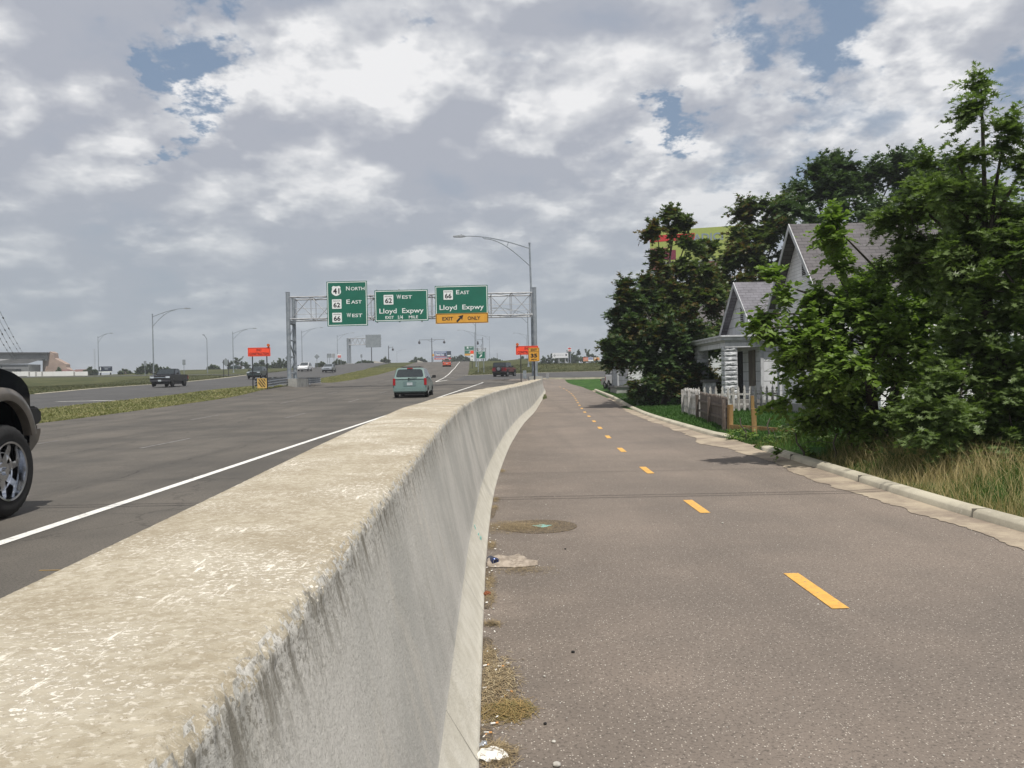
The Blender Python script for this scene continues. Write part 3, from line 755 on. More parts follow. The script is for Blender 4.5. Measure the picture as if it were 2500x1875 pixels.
# ---------------- the sign gantry ----------------
def build_gantry():
    g = thing('sign_gantry', 'big steel truss gantry spanning the expressway, carrying three green guide signs', 'gantry', (-19, 70, H(-19, 70)))
    bz = g.location.z
    def loc(v): return Vector(v) - g.location
    XL, XR = -19.0, 2.05
    tz, bzz = 8.84, 6.97
    def back(x, t=1): return (x - .12 * t, 70 + 2.3 * t)
    for X, base in ((XL, H(-19, 70) + .6), (XR, H(1, 70) + .7)):
        for t_ in (0, 1):
            x, y = back(X, t_)
            top = 9.25 if t_ == 0 else 8.95
            b = MB(); b.tube([loc((x, y, base)), loc((x, y, top))], .175 if t_ == 0 else .165, 14)
            b.disc(loc((x, y, base + .03)), .33, (0, 0, 1), .06, 14); b.disc(loc((x, y, top)), .19, (0, 0, 1), .05, 14)
            b.build('column', galv, g, smooth=40)
        # lacing between the two columns
        lac = MB(); zs = np.linspace(base + .5, 6.6, 4)
        (xa, ya), (xb, yb) = back(X, 0), back(X, 1)
        for i in range(len(zs)):
            lac.tube([loc((xa, ya, zs[i])), loc((xb, yb, zs[i]))], .06, 8)
            if i < len(zs) - 1:
                a, c = ((xa, ya), (xb, yb)) if i % 2 == 0 else ((xb, yb), (xa, ya))
                lac.tube([loc((*a, zs[i])), loc((*c, zs[i + 1]))], .055, 8)
        lac.cbox(loc(((xa + xb) / 2, (ya + yb) / 2, 6.78)), (.22, 2.3, .26)); lac.build('lacing', galv, g, smooth=40)
    # box truss
    for t_, z in ((0, tz), (1, tz), (0, bzz), (1, bzz)):
        b = MB(); b.tube([loc((*back(XL, t_), z)), loc((*back(XR, t_), z))], .062, 8)
        for k in range(1, 3):
            x = XL + (XR - XL) * k / 3; p = Vector((*back(x, t_), z)); b.disc(loc(p), .14, (1, 0, 0), .08, 10)
        b.build('chord', galv2, g, smooth=40)
    n = 12
    web = MB()
    for i in range(n + 1):
        x = XL + .25 + (XR - XL - .5) * i / n
        for t_ in (0, 1): web.tube([loc((*back(x, t_), bzz)), loc((*back(x, t_), tz))], .034, 6)
        for z in (bzz, tz): web.tube([loc((*back(x, 0), z)), loc((*back(x, 1), z))], .03, 6)
        if i < n:
            x2 = XL + .25 + (XR - XL - .5) * (i + 1) / n
            for t_ in (0, 1):
                a, c = (bzz, tz) if (i + t_) % 2 == 0 else (tz, bzz)
                web.tube([loc((*back(x, t_), a)), loc((*back(x2, t_), c))], .034, 6)
            for z in (bzz, tz):
                web.tube([loc((*back(x, i % 2), z)), loc((*back(x2, 1 - i % 2), z))], .028, 6)
    web.build('web_bracing', galv2, g, smooth=40)
    rail = MB()
    for z in (7.45, 7.95):
        rail.tube([loc((XL + .3, 71.1, z)), loc((XR - .2, 71.0, z))], .02, 5)
    rail.build('walkway_rail', galv2, g)
    f = MB()
    f.box(loc((-19.5, 69.3, H(-19, 70) - .3)), loc((-18.2, 73.2, H(-19, 70) + .62)), 0)
    f.build('footing', MATS['grey_concrete'], g, bevel=.04)
    f = MB(); f.box(loc((1.45, 69.35, H(1, 70) - .3)), loc((2.6, 73.2, H(1, 70) + .7)), 0)
    f.build('footing', MATS['grey_concrete'], g, bevel=.04)
    f = MB(); f.cbox(loc((3.05, 70.1, 1.72)), (.25, .2, .5)); f.cbox(loc((2.75, 70.1, 1.95)), (.45, .05, .05)); f.cbox(loc((2.75, 70.1, 1.55)), (.45, .05, .05))
    f2 = MB(); f2.cbox(loc((1.1, 70.1, 1.85)), (.3, .3, .7)); f2.build('junction_box', galv, g, bevel=.015)
    f.build('conduit_box', mat('conduit_grey', (.36, .37, .38), .5, metal=.5), g, bevel=.015)
    for cx, hw in ((-14.1, 1.4), (-9.45, 1.9), (-4.3, 1.9)):
        for dx in (-hw, 0, hw):
            ax = MB(); ax.box(loc((cx + dx - .05, 69.62, 6.5)), loc((cx + dx + .05, 69.86, 9.3))); ax.build('hanger', galv2, g)

    def guide(name, label, pxc, pyc, w_, h_, yellow_h=0):
        c = at(pxc, pyc, 69.5)
        s = thing(name, label, 'road sign', (c.x, 69.5, c.z), 0, 'green guide signs on the gantry')
        s.rotation_euler = (0, R(-.25), 0)
        panel(s, w_, h_, 0, 0, 0, green, 'panel', white, r_=.02, rimw=.055, inset=.06, th=.05)
        # square-cornered aluminium edge
        return s
    s1 = guide('guide_sign', 'tall green guide sign with route 41 shield, reading North, East and West', 847.6, 741.2, 3.43, 3.80)
    b = MB(); us_shield(b, .86, -.90, 1.10, -.012, 0); put_text(b, '41', .46, -.90, 1.09, .56, 1, -.018, .03)
    for z, num in ((-.02, '62'), (-1.16, '66')): state_marker(b, .80, -.88, z, -.012, num, 0, 1)
    for z, (a, r_) in ((1.30, ('N', 'ORTH')), (.17, ('E', 'AST')), (-.97, ('W', 'EST'))):
        wr = {'ORTH': 1.16, 'AST': .90, 'EST': .86}[r_]; wa = .30 if a != 'W' else .36
        put_text(b, a, .37, -.06 + wa / 2, z, wa, 0, -.012, .010); put_text(b, r_, .29, -.06 + wa + .10 + wr / 2, z - .04, wr, 0, -.012, .010)
    b.build('legend', [white, black], s1, fix=False)
    s2 = guide('guide_sign', 'green guide sign reading 62 West, Lloyd Expwy, exit a quarter mile', 980, 746, 4.52, 2.66)
    b = MB(); state_marker(b, .82, -1.08, .52, -.012, '62', 0, 1)
    put_text(b, 'W', .37, -.20, .76, .38, 0, -.012, .010); put_text(b, 'EST', .29, .50, .72, .84, 0, -.012, .010)
    put_text(b, 'Lloyd  Expwy', .42, 0, -.42, 3.75, 0, -.012, .010)
    put_text(b, 'EXIT', .25, -1.02, -.98, .72, 0, -.012, .010); put_text(b, '1/4', .33, -.10, -.98, .42, 0, -.012, .010); put_text(b, 'MILE', .25, 1.0, -.98, .78, 0, -.012, .010)
    b.build('legend', [white, black], s2, fix=False)
    s3 = guide('guide_sign', 'green guide sign reading 66 East, Lloyd Expwy, with yellow exit only strip', 1127, 743, 4.48, 3.20)
    b = MB(); b.prism(rrect(4.44, .86, .02, 3, 0, -1.18), 1, -.014, -.006, 0)
    o1 = rrect(4.36, .80, .10, 5, 0, -1.18); o2 = rrect(4.28, .72, .08, 5, 0, -1.18); n = len(o1)
    b.add([(p[0], -.018, p[1]) for p in o1] + [(p[0], -.018, p[1]) for p in o2], [(i, (i + 1) % n, n + (i + 1) % n, n + i) for i in range(n)], 1)
    b.build('exit_only_panel', [yellow, black], s3, fix=False)
    b = MB(); state_marker(b, .80, -1.12, .82, -.012, '66', 0, 1)
    put_text(b, 'E', .37, -.30, 1.05, .28, 0, -.012, .010); put_text(b, 'AST', .29, .28, 1.01, .78, 0, -.012, .010)
    put_text(b, 'Lloyd  Expwy', .42, 0, -.22, 3.75, 0, -.012, .010)
    put_text(b, 'EXIT', .30, -1.20, -1.18, .92, 1, -.022, .02); put_text(b, 'ONLY', .30, 1.02, -1.18, 1.08, 1, -.022, .02)
    arrow_poly(b, -.16, -1.18, .80, R(45), -.022, 1, .20, .60)
    b.build('legend', [white, black], s3, fix=False)
build_gantry()

# ---------------- lamps ----------------
def arm_curve(sgn, hgt, ln, rise):
    pts = []
    for k in range(13):
        t_ = k / 12; pts.append(Vector((sgn * ln * t_, 0, hgt + rise * math.sin(t_ * math.pi / 2))))
    return pts
def lamp_parts(root, sgn=1, hgt=11.6, ln=5.4, two=False, lean=0.0):
    b = MB(); b.tube([(0, 0, 0), (0, 0, hgt * .5), (0, 0, hgt)], [.125, .10, .075], 10); b.disc((0, 0, hgt), .10, (0, 0, 1), .12, 10)
    b.build('pole', galv, root, smooth=40)
    b = MB(); b.cbox((0, 0, .05), (.45, .45, .1)); b.tube([(0, 0, .1), (0, 0, .5)], [.2, .14], 10); b.build('base', galv, root)
    levels = [(0, 1)] if not two else [(0, 1), (-1.6, 1)]
    for dz, s in levels:
        b = MB()
        up = arm_curve(sgn, hgt - .45 + dz, ln, 1.30)
        lo = [Vector((sgn * ln * .70 * t_, 0, hgt - 2.05 + dz + 2.62 * math.sin(t_ * math.pi / 2 * .97))) for t_ in [k / 10 for k in range(11)]]
        b.tube(up, [.05] * 8 + [.042] * 5, 7); b.tube(lo, .042, 7)
        b.tube([lo[5] , up[4] + Vector((sgn * -.05, 0, -.02))], .03, 6); b.tube([lo[-1], up[8] + Vector((sgn * .3, 0, 0))], .03, 6)
        b.build('bracket_arm', galv, root, smooth=40)
        b = MB(); tip = up[-1]
        pr = [(-.1, -.05), (.0, .07), (.35, .10), (.95, .05), (1.05, .0), (1.0, -.06), (.3, -.10)]
        b.prism([(tip.x + sgn * p[0], tip.z + p[1]) for p in pr], 1, -.16, .16)
        b.disc((tip.x + sgn * .28, 0, tip.z + .15), .05, (0, 0, 1), .10, 8)
        b.build('luminaire', mat('lamp_head', (.40, .42, .44), .45, metal=.3), root, bevel=.02)
def lamp(label, px, py_top, Y, sgn=1, hgt=11.6, ln=5.4, two=False, group='curved-arm street lamps along the expressway', lean=0, hm=1.0, proto=None):
    p = at(px, py_top, Y); z0 = H(p.x, Y)
    hgt = (p.z - z0) * 1.0
    r_ = thing('street_lamp', label, 'street lamp', (p.x, Y, z0), 0, group)
    lamp_parts(r_, sgn, hgt, ln, two)
    if lean: r_.rotation_euler = (0, R(-lean), 0)
    return r_
lamp('tall grey lamp with long curved arm beside the gantry right column', 1298, 594, 73.5, -1, ln=5.8, lean=.9)
lamp('grey street lamp with curved arm rising behind the oncoming black pickup', 372, 767, 138)
lamp('street lamp next to the dark billboard on the grass field', 239, 821, 246, ln=3.6)
lamp('street lamp behind the twin-post diamond sign', 568, 810.5, 217)
lamp('street lamp just behind the left gantry columns', 736.3, 808, 240)
lamp('street lamp between the red sign and the gantry column', 823, 819, 300)
lamp('faint street lamp behind the distant sign gantry', 856, 825, 400)
lamp('street lamp behind the truss, beyond the orange sign', 1288, 762, 148, -1)
lamp('thick street lamp in the gore lawn, under the exit only sign', 1160.5, 772, 172, -1, ln=5.2)
lamp('street lamp showing its arm below the exit only sign', 1158.5, 811, 300, -1)
lamp('slim street lamp right of the green exit sign', 1194.7, 821.6, 400, -1)
lamp('small street lamp just left of the orange sign top', 1285, 817, 395, -1)
lamp('faint far street lamp left of the double-arm lamp', 968.8, 857, 560)
def straight_lamp():
    p = at(505, 828, 240); z0 = H(p.x, 240)
    r_ = thing('street_lamp', 'plain slender pole lamp seen end-on right of the pickup', 'street lamp', (p.x, 240, z0), 0, 'curved-arm street lamps along the expressway')
    b = MB(); b.tube([(0, 0, 0), (0, 0, p.z - z0)], [.13, .09], 8); b.build('pole', galv, r_, smooth=40)
    b = MB(); b.tube([(0, 0, p.z - z0), (.1, -2, p.z - z0 + .9), (.5, -4, p.z - z0 + 1)], .07, 6); b.cbox((.6, -4.2, p.z - z0 + 1), (.3, .9, .2)); b.build('bracket_arm', galv, r_)
straight_lamp()
def lantern_lamp(label, px, pyt, Y, sides, half):
    p = at(px, pyt, Y); z0 = H(p.x, Y); h_ = p.z - z0
    r_ = thing('lantern_lamp', label, 'street lamp', (p.x, Y, z0), 0, 'lantern lamps on the bridge')
    b = MB(); b.tube([(0, 0, 0), (0, 0, h_)], [.16, .10], 8); b.build('pole', darkst, r_)
    b = MB()
    for s in sides: b.tube([(0, 0, h_ * .93), (s * half, 0, h_ * .93)], .06, 6); b.tube([(s * half, 0, h_ * .95), (s * half, 0, h_ * .88)], .05, 6); b.tube([(0, 0, h_ * .84), (s * half * .35, 0, h_ * .93)], .035, 5)
    b.build('crossarm', darkst, r_)
    for s in sides:
        b = MB(); b.tube([(s * half, 0, h_ * .89), (s * half, 0, h_ * .87), (s * half, 0, h_ * .80), (s * half, 0, h_ * .77)], [.08, .30, .42, .12], 10); b.build('lantern', darkst, r_, smooth=50)
lantern_lamp('dark double-armed lantern lamp left of the flag billboard', 1053.9, 825, 270, (-1, 1), 4.1)
lantern_lamp('dark single lantern lamp right of the distant sign back', 948.3, 844, 300, (1,), 1.6)
lantern_lamp('lantern lamp with bracket to the left, above the exit sign', 1178.4, 823, 330, (-1,), 2.0)
lantern_lamp('lower lantern lamp just behind the lamp in the gore lawn', 1175.2, 839.5, 420, (-1,), 1.9)

# ---------------- free-standing signs ----------------
def end_construction(label, px0, px1, pyt, pyb, Y, pos):
    c = at((px0 + px1) / 2, (pyt + pyb) / 2, Y); w_ = (px1 - px0) / FPX * Y; h_ = (pyb - pyt) / FPX * Y
    z0 = H(c.x, Y)
    s = thing('construction_sign', label, 'road sign', (c.x, Y, z0), 0, 'orange end construction signs')
    panel(s, w_, h_, 0, c.z - z0, 0, orange, 'panel', maroon, r_=.04, rimw=.022, inset=.03, th=.02)
    b = MB(); put_text(b, 'END', h_ * .27, 0, c.z - z0 + h_ * .22, w_ * .22, 0, -.008, .02); put_text(b, 'CONSTRUCTION', h_ * .27, 0, c.z - z0 - h_ * .2, w_ * .86, 0, -.008, .03)
    b.build('legend', maroon, s, fix=False)
    for dx in pos:
        b = MB(); b.box((dx * w_ - .035, .021, -.15), (dx * w_ + .035, .08, c.z - z0 + h_ * .4)); b.build('post', darkst, s)
    return s, w_, h_, c.z - z0
s, w_, h_, cz = end_construction('orange end construction sign on two black posts in the median grass', 605, 660, 848.5, 870, 62, (-.31, .33))
def warn_light(s, x, z):
    b = MB(); b.disc((x, -.02, z), .11, (0, 1, 0), .10, 16); b.cbox((x, .03, z - .11), (.12, .1, .10)); b.build('warning_light', mat('amber_lens', (.62, .13, .03), .35), s, smooth=40)
warn_light(s, w_ * .42, cz + h_ * .5 + .16)
s, w_, h_, cz = end_construction('orange end construction sign half hidden behind the 35 mph exit sign', 1259.5, 1314, 844.5, 866, 62, (-.29, .33))
warn_light(s, -w_ * .43, cz + h_ * .5 + .12)
def exit35():
    Y = 58; c = at(1303.5, 865.5, Y); w_ = 27 / FPX * Y; h_ = 33.5 / FPX * Y; z0 = H(c.x, Y) + .3
    s = thing('speed_sign', 'yellow advisory sign reading exit 35 mph in front of the gantry column', 'road sign', (c.x, Y, z0)); z = c.z - z0
    panel(s, w_, h_, 0, z, 0, yellow, 'panel', black, r_=.05, rimw=.022, inset=.02, th=.02)
    b = MB(); put_text(b, 'EXIT', h_ * .16, 0, z + h_ * .335, w_ * .56, 0, -.008, .03); put_text(b, '35', h_ * .27, 0, z - h_ * .07, w_ * .60, 0, -.008, .045); put_text(b, 'MPH', h_ * .10, 0, z - h_ * .35, w_ * .48, 0, -.008, .03)
    b.box((-w_ / 2 + .03, -.007, z + h_ * .19), (w_ / 2 - .03, -.006, z + h_ * .19 + .02)); b.build('legend', black, s, fix=False)
    b = MB(); b.box((-.04, .021, -.5), (.04, .09, z + h_ * .4)); b.build('post', darkst, s)
exit35()
def simple_sign(name, label, px, py, wpx, hpx, Y, face, posts, rim=None, shape='rect', legend=None, group=None, postm=None, backside=False, bottom=None, mats2=None):
    c = at(px, py, Y); k = Y / FPX; w_, h_ = wpx * k, hpx * k; z0 = H(c.x, Y); z = c.z - z0
    s = thing(name, label, 'road sign', (c.x, Y, z0), 0, group)
    if shape == 'diamond':
        b = MB(); b.prism([(0, z - h_ / 2), (w_ / 2, z), (0, z + h_ / 2), (-w_ / 2, z)], 1, 0, .03); b.build('panel', face, s)
    else: panel(s, w_, h_, 0, z, 0, face, 'panel', rim, r_=min(w_, h_) * .07, rimw=min(w_, h_) * .03, inset=min(w_, h_) * .02, th=.04)
    if legend:
        b = MB(); legend(b, w_, h_, z); b.build('legend', mats2 or [white, black], s, fix=False)
    for dx in posts:
        yy = (-.08, -.01) if backside else (.045, .12)
        b = MB(); b.box((dx * w_ - .05, yy[0], -.2), (dx * w_ + .05, yy[1], z + h_ * .3)); b.build('post', postm or galv, s)
    return s
def exit_leg(b, w_, h_, z):
    put_text(b, 'EXIT', h_ * .24, 0, z + h_ * .27, w_ * .44, 0, -.012, .010); arrow_poly(b, .02, z - h_ * .13, h_ * .52, R(47), -.012, 0, .22, .66)
simple_sign('exit_sign', 'small green exit sign with white arrow standing in the gore lawn', 1173.4, 866.6, 22.8, 18.2, 130, green, (-.28, .32), white, legend=exit_leg)
def m62(b, w_, h_, z):
    b.prism(rrect(w_ * .92, h_ * .56, .02, 3, 0, z + h_ * .17), 1, -.012, -.006, 0); put_text(b, '62', h_ * .26, 0, z + h_ * .17, w_ * .7, 1, -.016, .04)
    arrow_poly(b, 0, z - h_ * .33, h_ * .24, R(90), -.012, 1, .3, .8)
simple_sign('route_marker', 'white 62 route marker with up arrow on a black post left of the exit sign', 1152.4, 872.5, 7.8, 16, 163, white, (0,), legend=m62, postm=darkst)
simple_sign('construction_sign', 'tiny round orange-red sign above the white route marker', 1152.3, 859.5, 8, 7, 164, orange, (0,), postm=darkst)
simple_sign('diamond_sign', 'grey back of a diamond warning sign on two dark posts', 551.3, 884.5, 18.5, 21, 150, alu, (-.30, .34), shape='diamond', backside=True, postm=darkst, group='backs of signs facing oncoming traffic')
simple_sign('diamond_sign', 'grey back of a diamond sign half hidden by the left gantry column', 704.5, 874, 17, 20, 150, alu, (-.2,), shape='diamond', backside=True, postm=darkst, group='backs of signs facing oncoming traffic')
simple_sign('diamond_sign', 'grey back of a diamond sign on one post above the white car', 773.6, 870.8, 13, 12.8, 200, alu, (0,), shape='diamond', backside=True, group='backs of signs facing oncoming traffic')
simple_sign('traffic_sign', 'wide grey sign back on three posts above the grey car', 803.5, 868.3, 11, 10, 230, alu, (-.35, .1), backside=True, group='backs of signs facing oncoming traffic')
simple_sign('traffic_sign', 'pale grey sign back just left of the red sign', 813.8, 868.3, 8, 10, 234, galv2, (.2,), backside=True, group='backs of signs facing oncoming traffic')
def redleg(b, w_, h_, z):
    b.prism(rrect(w_ * .84, h_ * .62, .02, 3, 0, z - h_ * .08), 1, -.012, -.006, 0); put_text(b, 'WRONG WAY', h_ * .12, 0, z, w_ * .7, 1, -.016, .03)
simple_sign('sign_board', 'small red and white sign between the sign backs and far gantry', 828.3, 869.5, 9.5, 9, 236, white, (-.4, .4), legend=redleg, mats2=[redm, white])
simple_sign('traffic_sign', 'small grey sign back on a thin post left of the double-arm lamp', 882.3, 869, 4.6, 8, 260, alu, (0,), backside=True, group='backs of signs facing oncoming traffic')
simple_sign('traffic_sign', 'grey rectangular sign back standing behind the black pickup', 449, 884.5, 7.4, 13, 190, alu, (0,), backside=True, group='backs of signs facing oncoming traffic')
simple_sign('traffic_sign', 'narrow grey sign back left of the lamp near the round bush', 354, 887, 6, 12, 200, alu, (0,), backside=True, group='backs of signs facing oncoming traffic')

# far gantries
def far_gantry(label, pxl, pxr, pyt, pyb, Y, sign=None, postx=0, cant=True):
    a = at(pxl, pyt, Y); b_ = at(pxr, pyb, Y); z0 = H(a.x, Y)
    g = thing('sign_gantry', label, 'gantry', (a.x, Y, z0), 0)
    W = b_.x - a.x; zt, zb = a.z - z0, b_.z - z0 + (pxr - pxl) * .0
    px_ = postx * W
    for dx in ((0, .55) if cant else (0,)):
        b = MB(); b.tube([(px_ + dx, dx, -1), (px_ + dx, dx, zt + .1)], .28, 10); b.build('column', galv, g, smooth=40)
    b = MB(); n = 14
    for y in (0, 1.2):
        b.tube([(0, y, zt), (W, y, zt)], .09, 6); b.tube([(0, y, zb), (W, y, zb)], .09, 6)
        for i in range(n):
            x0, x1 = W * i / n, W * (i + 1) / n
            b.tube([(x0, y, zb if i % 2 else zt), (x1, y, zt if i % 2 else zb)], .05, 5)
    b.build('truss', galv2, g)
    b = MB(); b.cbox((px_ + .4, .5, -.1), (2.2, 2.2, .9)); b.build('footing', MATS['grey_concrete'], g)
    return g
far_gantry('distant cantilever gantry with a grey sign back over the opposite carriageway', 848.5, 930, 826.5, 840.5, 250)
c = at(911.3, 832.5, 249); b = MB(); b.prism(rrect(4.65, 3.85, .05, 3), 1, 0, .1)
o = b.build('traffic_sign', alu, None, loc=(c.x, 249, c.z))
tag(o, 'large grey sign back hung on the distant cantilever gantry', 'road sign')
p = at(906.8, 848, 262); z0 = H(p.x, 262); b = MB(); b.tube([(0, 0, 0), (0, 0, p.z - z0 + 2)], .13, 8); o = b.build('pole', darkst, None, loc=(p.x, 262, z0)); o.name = 'utility_pole'
tag(o, 'thin dark pole under the distant sign back', 'pole')
far_gantry('faint distant gantry right of the green Lloyd sign', 1136, 1187, 850.5, 853.5, 380, postx=.96, cant=False)
c = at(1145.6, 856.5, 378); s = thing('guide_sign', 'small distant green guide sign with yellow strip above the far trees', 'road sign', (c.x, 378, c.z))
panel(s, 4.5, 4.4, 0, 0, 0, green, 'panel', white, r_=.05, rimw=.08, inset=.05)
b = MB(); b.prism(rrect(4.3, .9, .02, 3, 0, -1.75), 1, -.02, -.01, 1); b.prism(rrect(.8, .8, .02, 3, -.7, 1.45), 1, -.02, -.01, 0); put_text(b, 'WEST', .5, .85, 1.5, 1.3, 0, -.02); put_text(b, 'Lloyd Expwy', .5, 0, .35, 3.8, 0, -.02); arrow_poly(b, .2, -.6, 1.1, R(45), -.02, 0)
b.build('legend', [white, yellow], s, fix=False)

# crash cushion rails on both sides of the gantry footing
def guardrail(label, pts, zt, n=3, end=False):
    z0 = H(*pts[0]); g = thing('guardrail', label, 'guardrail', (pts[0][0], pts[0][1], z0), 0, 'corrugated rails beside the gantry footing')
    for side in (0, .9):
        b = MB(); prof = []
        for k in range(n * 6 + 1):
            zz = .22 + (zt - .22) * k / (n * 6); prof.append((.055 * math.cos(k * math.pi / 3), zz))
        rows = []
        for (x, y) in pts:
            l = Vector((pts[-1][0] - pts[0][0], pts[-1][1] - pts[0][1])).normalized(); nx, ny = l.y, -l.x
            dz = H(x, y) - z0
            rows.append([(x - pts[0][0] + nx * (o_ - side), y - pts[0][1] + ny * (o_ - side), zz + dz) for o_, zz in prof])
        m = len(prof); b.add([v for r_ in rows for v in r_], [(j * m + i, j * m + i + 1, (j + 1) * m + i + 1, (j + 1) * m + i) for j in range(len(rows) - 1) for i in range(m - 1)])
        b.build('rail', mat('rail_galvanised', (.36, .38, .40), .38, metal=.75, col2=(.26, .28, .30), scale=1.5), g, smooth=60, fix=False)
    for (x, y) in pts[1:-1]:
        b = MB(); dz = H(x, y) - z0; b.box((x - pts[0][0] - .5, y - pts[0][1] - .06, dz - .1), (x - pts[0][0] - .36, y - pts[0][1] + .06, dz + zt)); b.build('post', galv, g)
    if end:
        b = MB(); b.box((-.68, -.30, .12), (.02, -.2, .86), 0)
        for k in range(-1, 4):   # black diagonals falling to the right, clipped to the panel
            x0 = -.62 + k * .20
            q = [(x0, .80), (x0 + .10, .80), (x0 + .55, .20), (x0 + .45, .20)]
            cl = []
            for i in range(4):
                (xa, za), (xb, zb) = q[i], q[(i + 1) % 4]
                for t_ in np.linspace(0, .95, 12):
                    cl.append((max(-.60, min(-.06, xa + (xb - xa) * t_)), -.303, za + (zb - za) * t_))
            b.add(cl, [tuple(range(len(cl)))], 1)
        b.build('hazard_panel', [mat('hazard_yellow', (.66, .43, .12), .5), black], g, fix=False)
guardrail('longer corrugated rail with striped hazard panel in front of the gantry footing', [(-18.5, 62), (-18.7, 65.5), (-18.95, 69.2)], .82, end=True)
guardrail('short corrugated rail behind the gantry footing', [(-18.35, 73.3), (-18.25, 75.7), (-18.2, 78)], .75)

# ---------------- billboards and distant signs ----------------
def billboard(label, px0, px1, pyt, pyb, Y, draw, mats_, posts=(.25, .75), rz=0, name='billboard', postm=darkst):
    a = at(px0, pyt, Y); b_ = at(px1, pyb, Y); w_, h_ = b_.x - a.x, a.z - b_.z
    x, z = (a.x + b_.x) / 2, (a.z + b_.z) / 2; z0 = H(x, Y)
    s = thing(name, label, 'billboard', (x, Y, z0), rz); z -= z0
    b = MB(); b.prism(rrect(w_, h_, .03, 2, 0, z), 1, 0, .3); b.build('panel', mats_[0], s)
    b = MB(); draw(b, w_, h_, z); b.build('artwork', mats_, s, fix=False)
    for t_ in posts:
        b = MB(); b.tube([(w_ * (t_ - .5), .45, -1), (w_ * (t_ - .5), .45, z)], .16 + w_ * .01, 8); b.build('post', postm, s)
    return s
def fr(b, x0, x1, z0, z1, w_, h_, z, mi, y=-.02): b.add([(w_ * (x0 - .5), y, z + h_ * (z0 - .5)), (w_ * (x1 - .5), y, z + h_ * (z0 - .5)), (w_ * (x1 - .5), y, z + h_ * (z1 - .5)), (w_ * (x0 - .5), y, z + h_ * (z1 - .5))], [(0, 1, 2, 3)], mi)
def d_thanks(b, w_, h_, z):
    fr(b, 0, 1, .78, 1, w_, h_, z, 2); fr(b, .74, 1, .2, 1, w_, h_, z, 3, -.03); fr(b, 0, 1, 0, .20, w_, h_, z, 1, -.04); fr(b, .05, .7, .34, .40, w_, h_, z, 1, -.04); fr(b, .78, .97, .36, .52, w_, h_, z, 4, -.05); fr(b, .60, .70, .38, .76, w_, h_, z, 3, -.05)
    put_text(b, 'Thank You', h_ * .26, -w_ * .19, z + h_ * .1, w_ * .5, 4, -.05, .03); b.add([(w_ * -.42, -.05, z - h_ * .38), (w_ * .36, -.05, z - h_ * .38), (w_ * .36, -.05, z - h_ * .33), (w_ * -.42, -.05, z - h_ * .33)], [(0, 1, 2, 3)], 4)
    fr(b, .06, .70, .86, .92, w_, h_, z, 4, -.05)
billboard('far red, white and blue billboard reading Thank You', 1060, 1101.5, 857.8, 877, 440, d_thanks, [mat('bb_blue', (.20, .25, .42), .6), redm, bluem, navy, white], (.5,))
simple_sign('diamond_sign', 'small yellow diamond sign at the left edge of the Thank You billboard', 1057.6, 867, 6, 8, 300, yellow, (0,), shape='diamond', postm=darkst)
def d_white(b, w_, h_, z):
    b.add([(w_ * -.36 + math.cos(k * math.pi / 2) * h_ * .28, -.02, z + h_ * .0 + math.sin(k * math.pi / 2) * h_ * .28) for k in range(4)], [(0, 1, 2, 3)], 1)
    put_text(b, 'Lake Grove', h_ * .30, -w_ * .01, z + h_ * .1, w_ * .48, 1, -.02, .0)
    b.add([(w_ * .38 + math.cos(k * math.pi / 6) * h_ * .18, -.02, z + h_ * .08 + math.sin(k * math.pi / 6) * h_ * .18) for k in range(12)], [tuple(range(12))], 2)
billboard('white billboard with grey diamond and dark round emblem in front of far trees', 1348.5, 1387, 861.8, 873.5, 300, d_white, [mat('bb_white', (.74, .75, .78), .6), mat('bb_grey', (.35, .36, .38), .6), navy], (.42, .82), postm=galv2)
def d_red(b, w_, h_, z):
    fr(b, 0, .50, .1, 1, w_, h_, z, 1); fr(b, .05, .45, .3, .8, w_, h_, z, 3, -.03); fr(b, .52, .96, .36, .95, w_, h_, z, 2)
    fr(b, 0, .5, 0, .18, w_, h_, z, 4, -.03)
billboard('low billboard of red and blue-grey panels before the far trees', 1423.5, 1448.5, 872.5, 881.5, 290, d_red, [white, mat('bb_red', (.50, .10, .06), .6), mat('bb_slate', (.25, .28, .45), .6), mat('bb_pink', (.65, .30, .22), .6), mat('bb_orange', (.65, .33, .15), .6)], (.04, .6))
def d_or(b, w_, h_, z): b.add([(w_ * .08 + math.cos(k) * h_ * .22, -.02, z + math.sin(k) * h_ * .22) for k in np.linspace(0, 5.5, 8)], [tuple(range(8))], 1); fr(b, .1, .4, .6, .9, w_, h_, z, 2)
billboard('small orange billboard right of the red panels', 1450, 1464, 872.6, 879.5, 292, d_or, [mat('bb_amber', (.66, .36, .13), .6), redm, white], (.3,))
def d_pole(b, w_, h_, z):
    b.add([(math.cos(k * math.pi / 8) * w_ * .46, -.02, z + h_ * .22 + math.sin(k * math.pi / 8) * h_ * .22) for k in range(16)], [tuple(range(16))], 1)
    fr(b, .15, .9, .06, .30, w_, h_, z, 1)
billboard('tall roadside sign with red oval on white, above the far trees', 1386, 1395, 848.5, 858, 310, d_pole, [white, redm], (.1, .75), name='pole_sign', postm=galv)
def d_dark(b, w_, h_, z):
    fr(b, 0, 1, -.22, 0, w_, h_, z, 1); fr(b, .10, .17, .25, .85, w_, h_, z, 1); fr(b, .35, .9, .72, .80, w_, h_, z, 2); fr(b, .45, .7, .40, .60, w_, h_, z, 2)
billboard('dark navy billboard with white strip beside the field lamp', 241, 273, 895, 906.5, 250, d_dark, [navy, white, mat('bb_pale', (.30, .33, .38), .6)], (.08, .85))

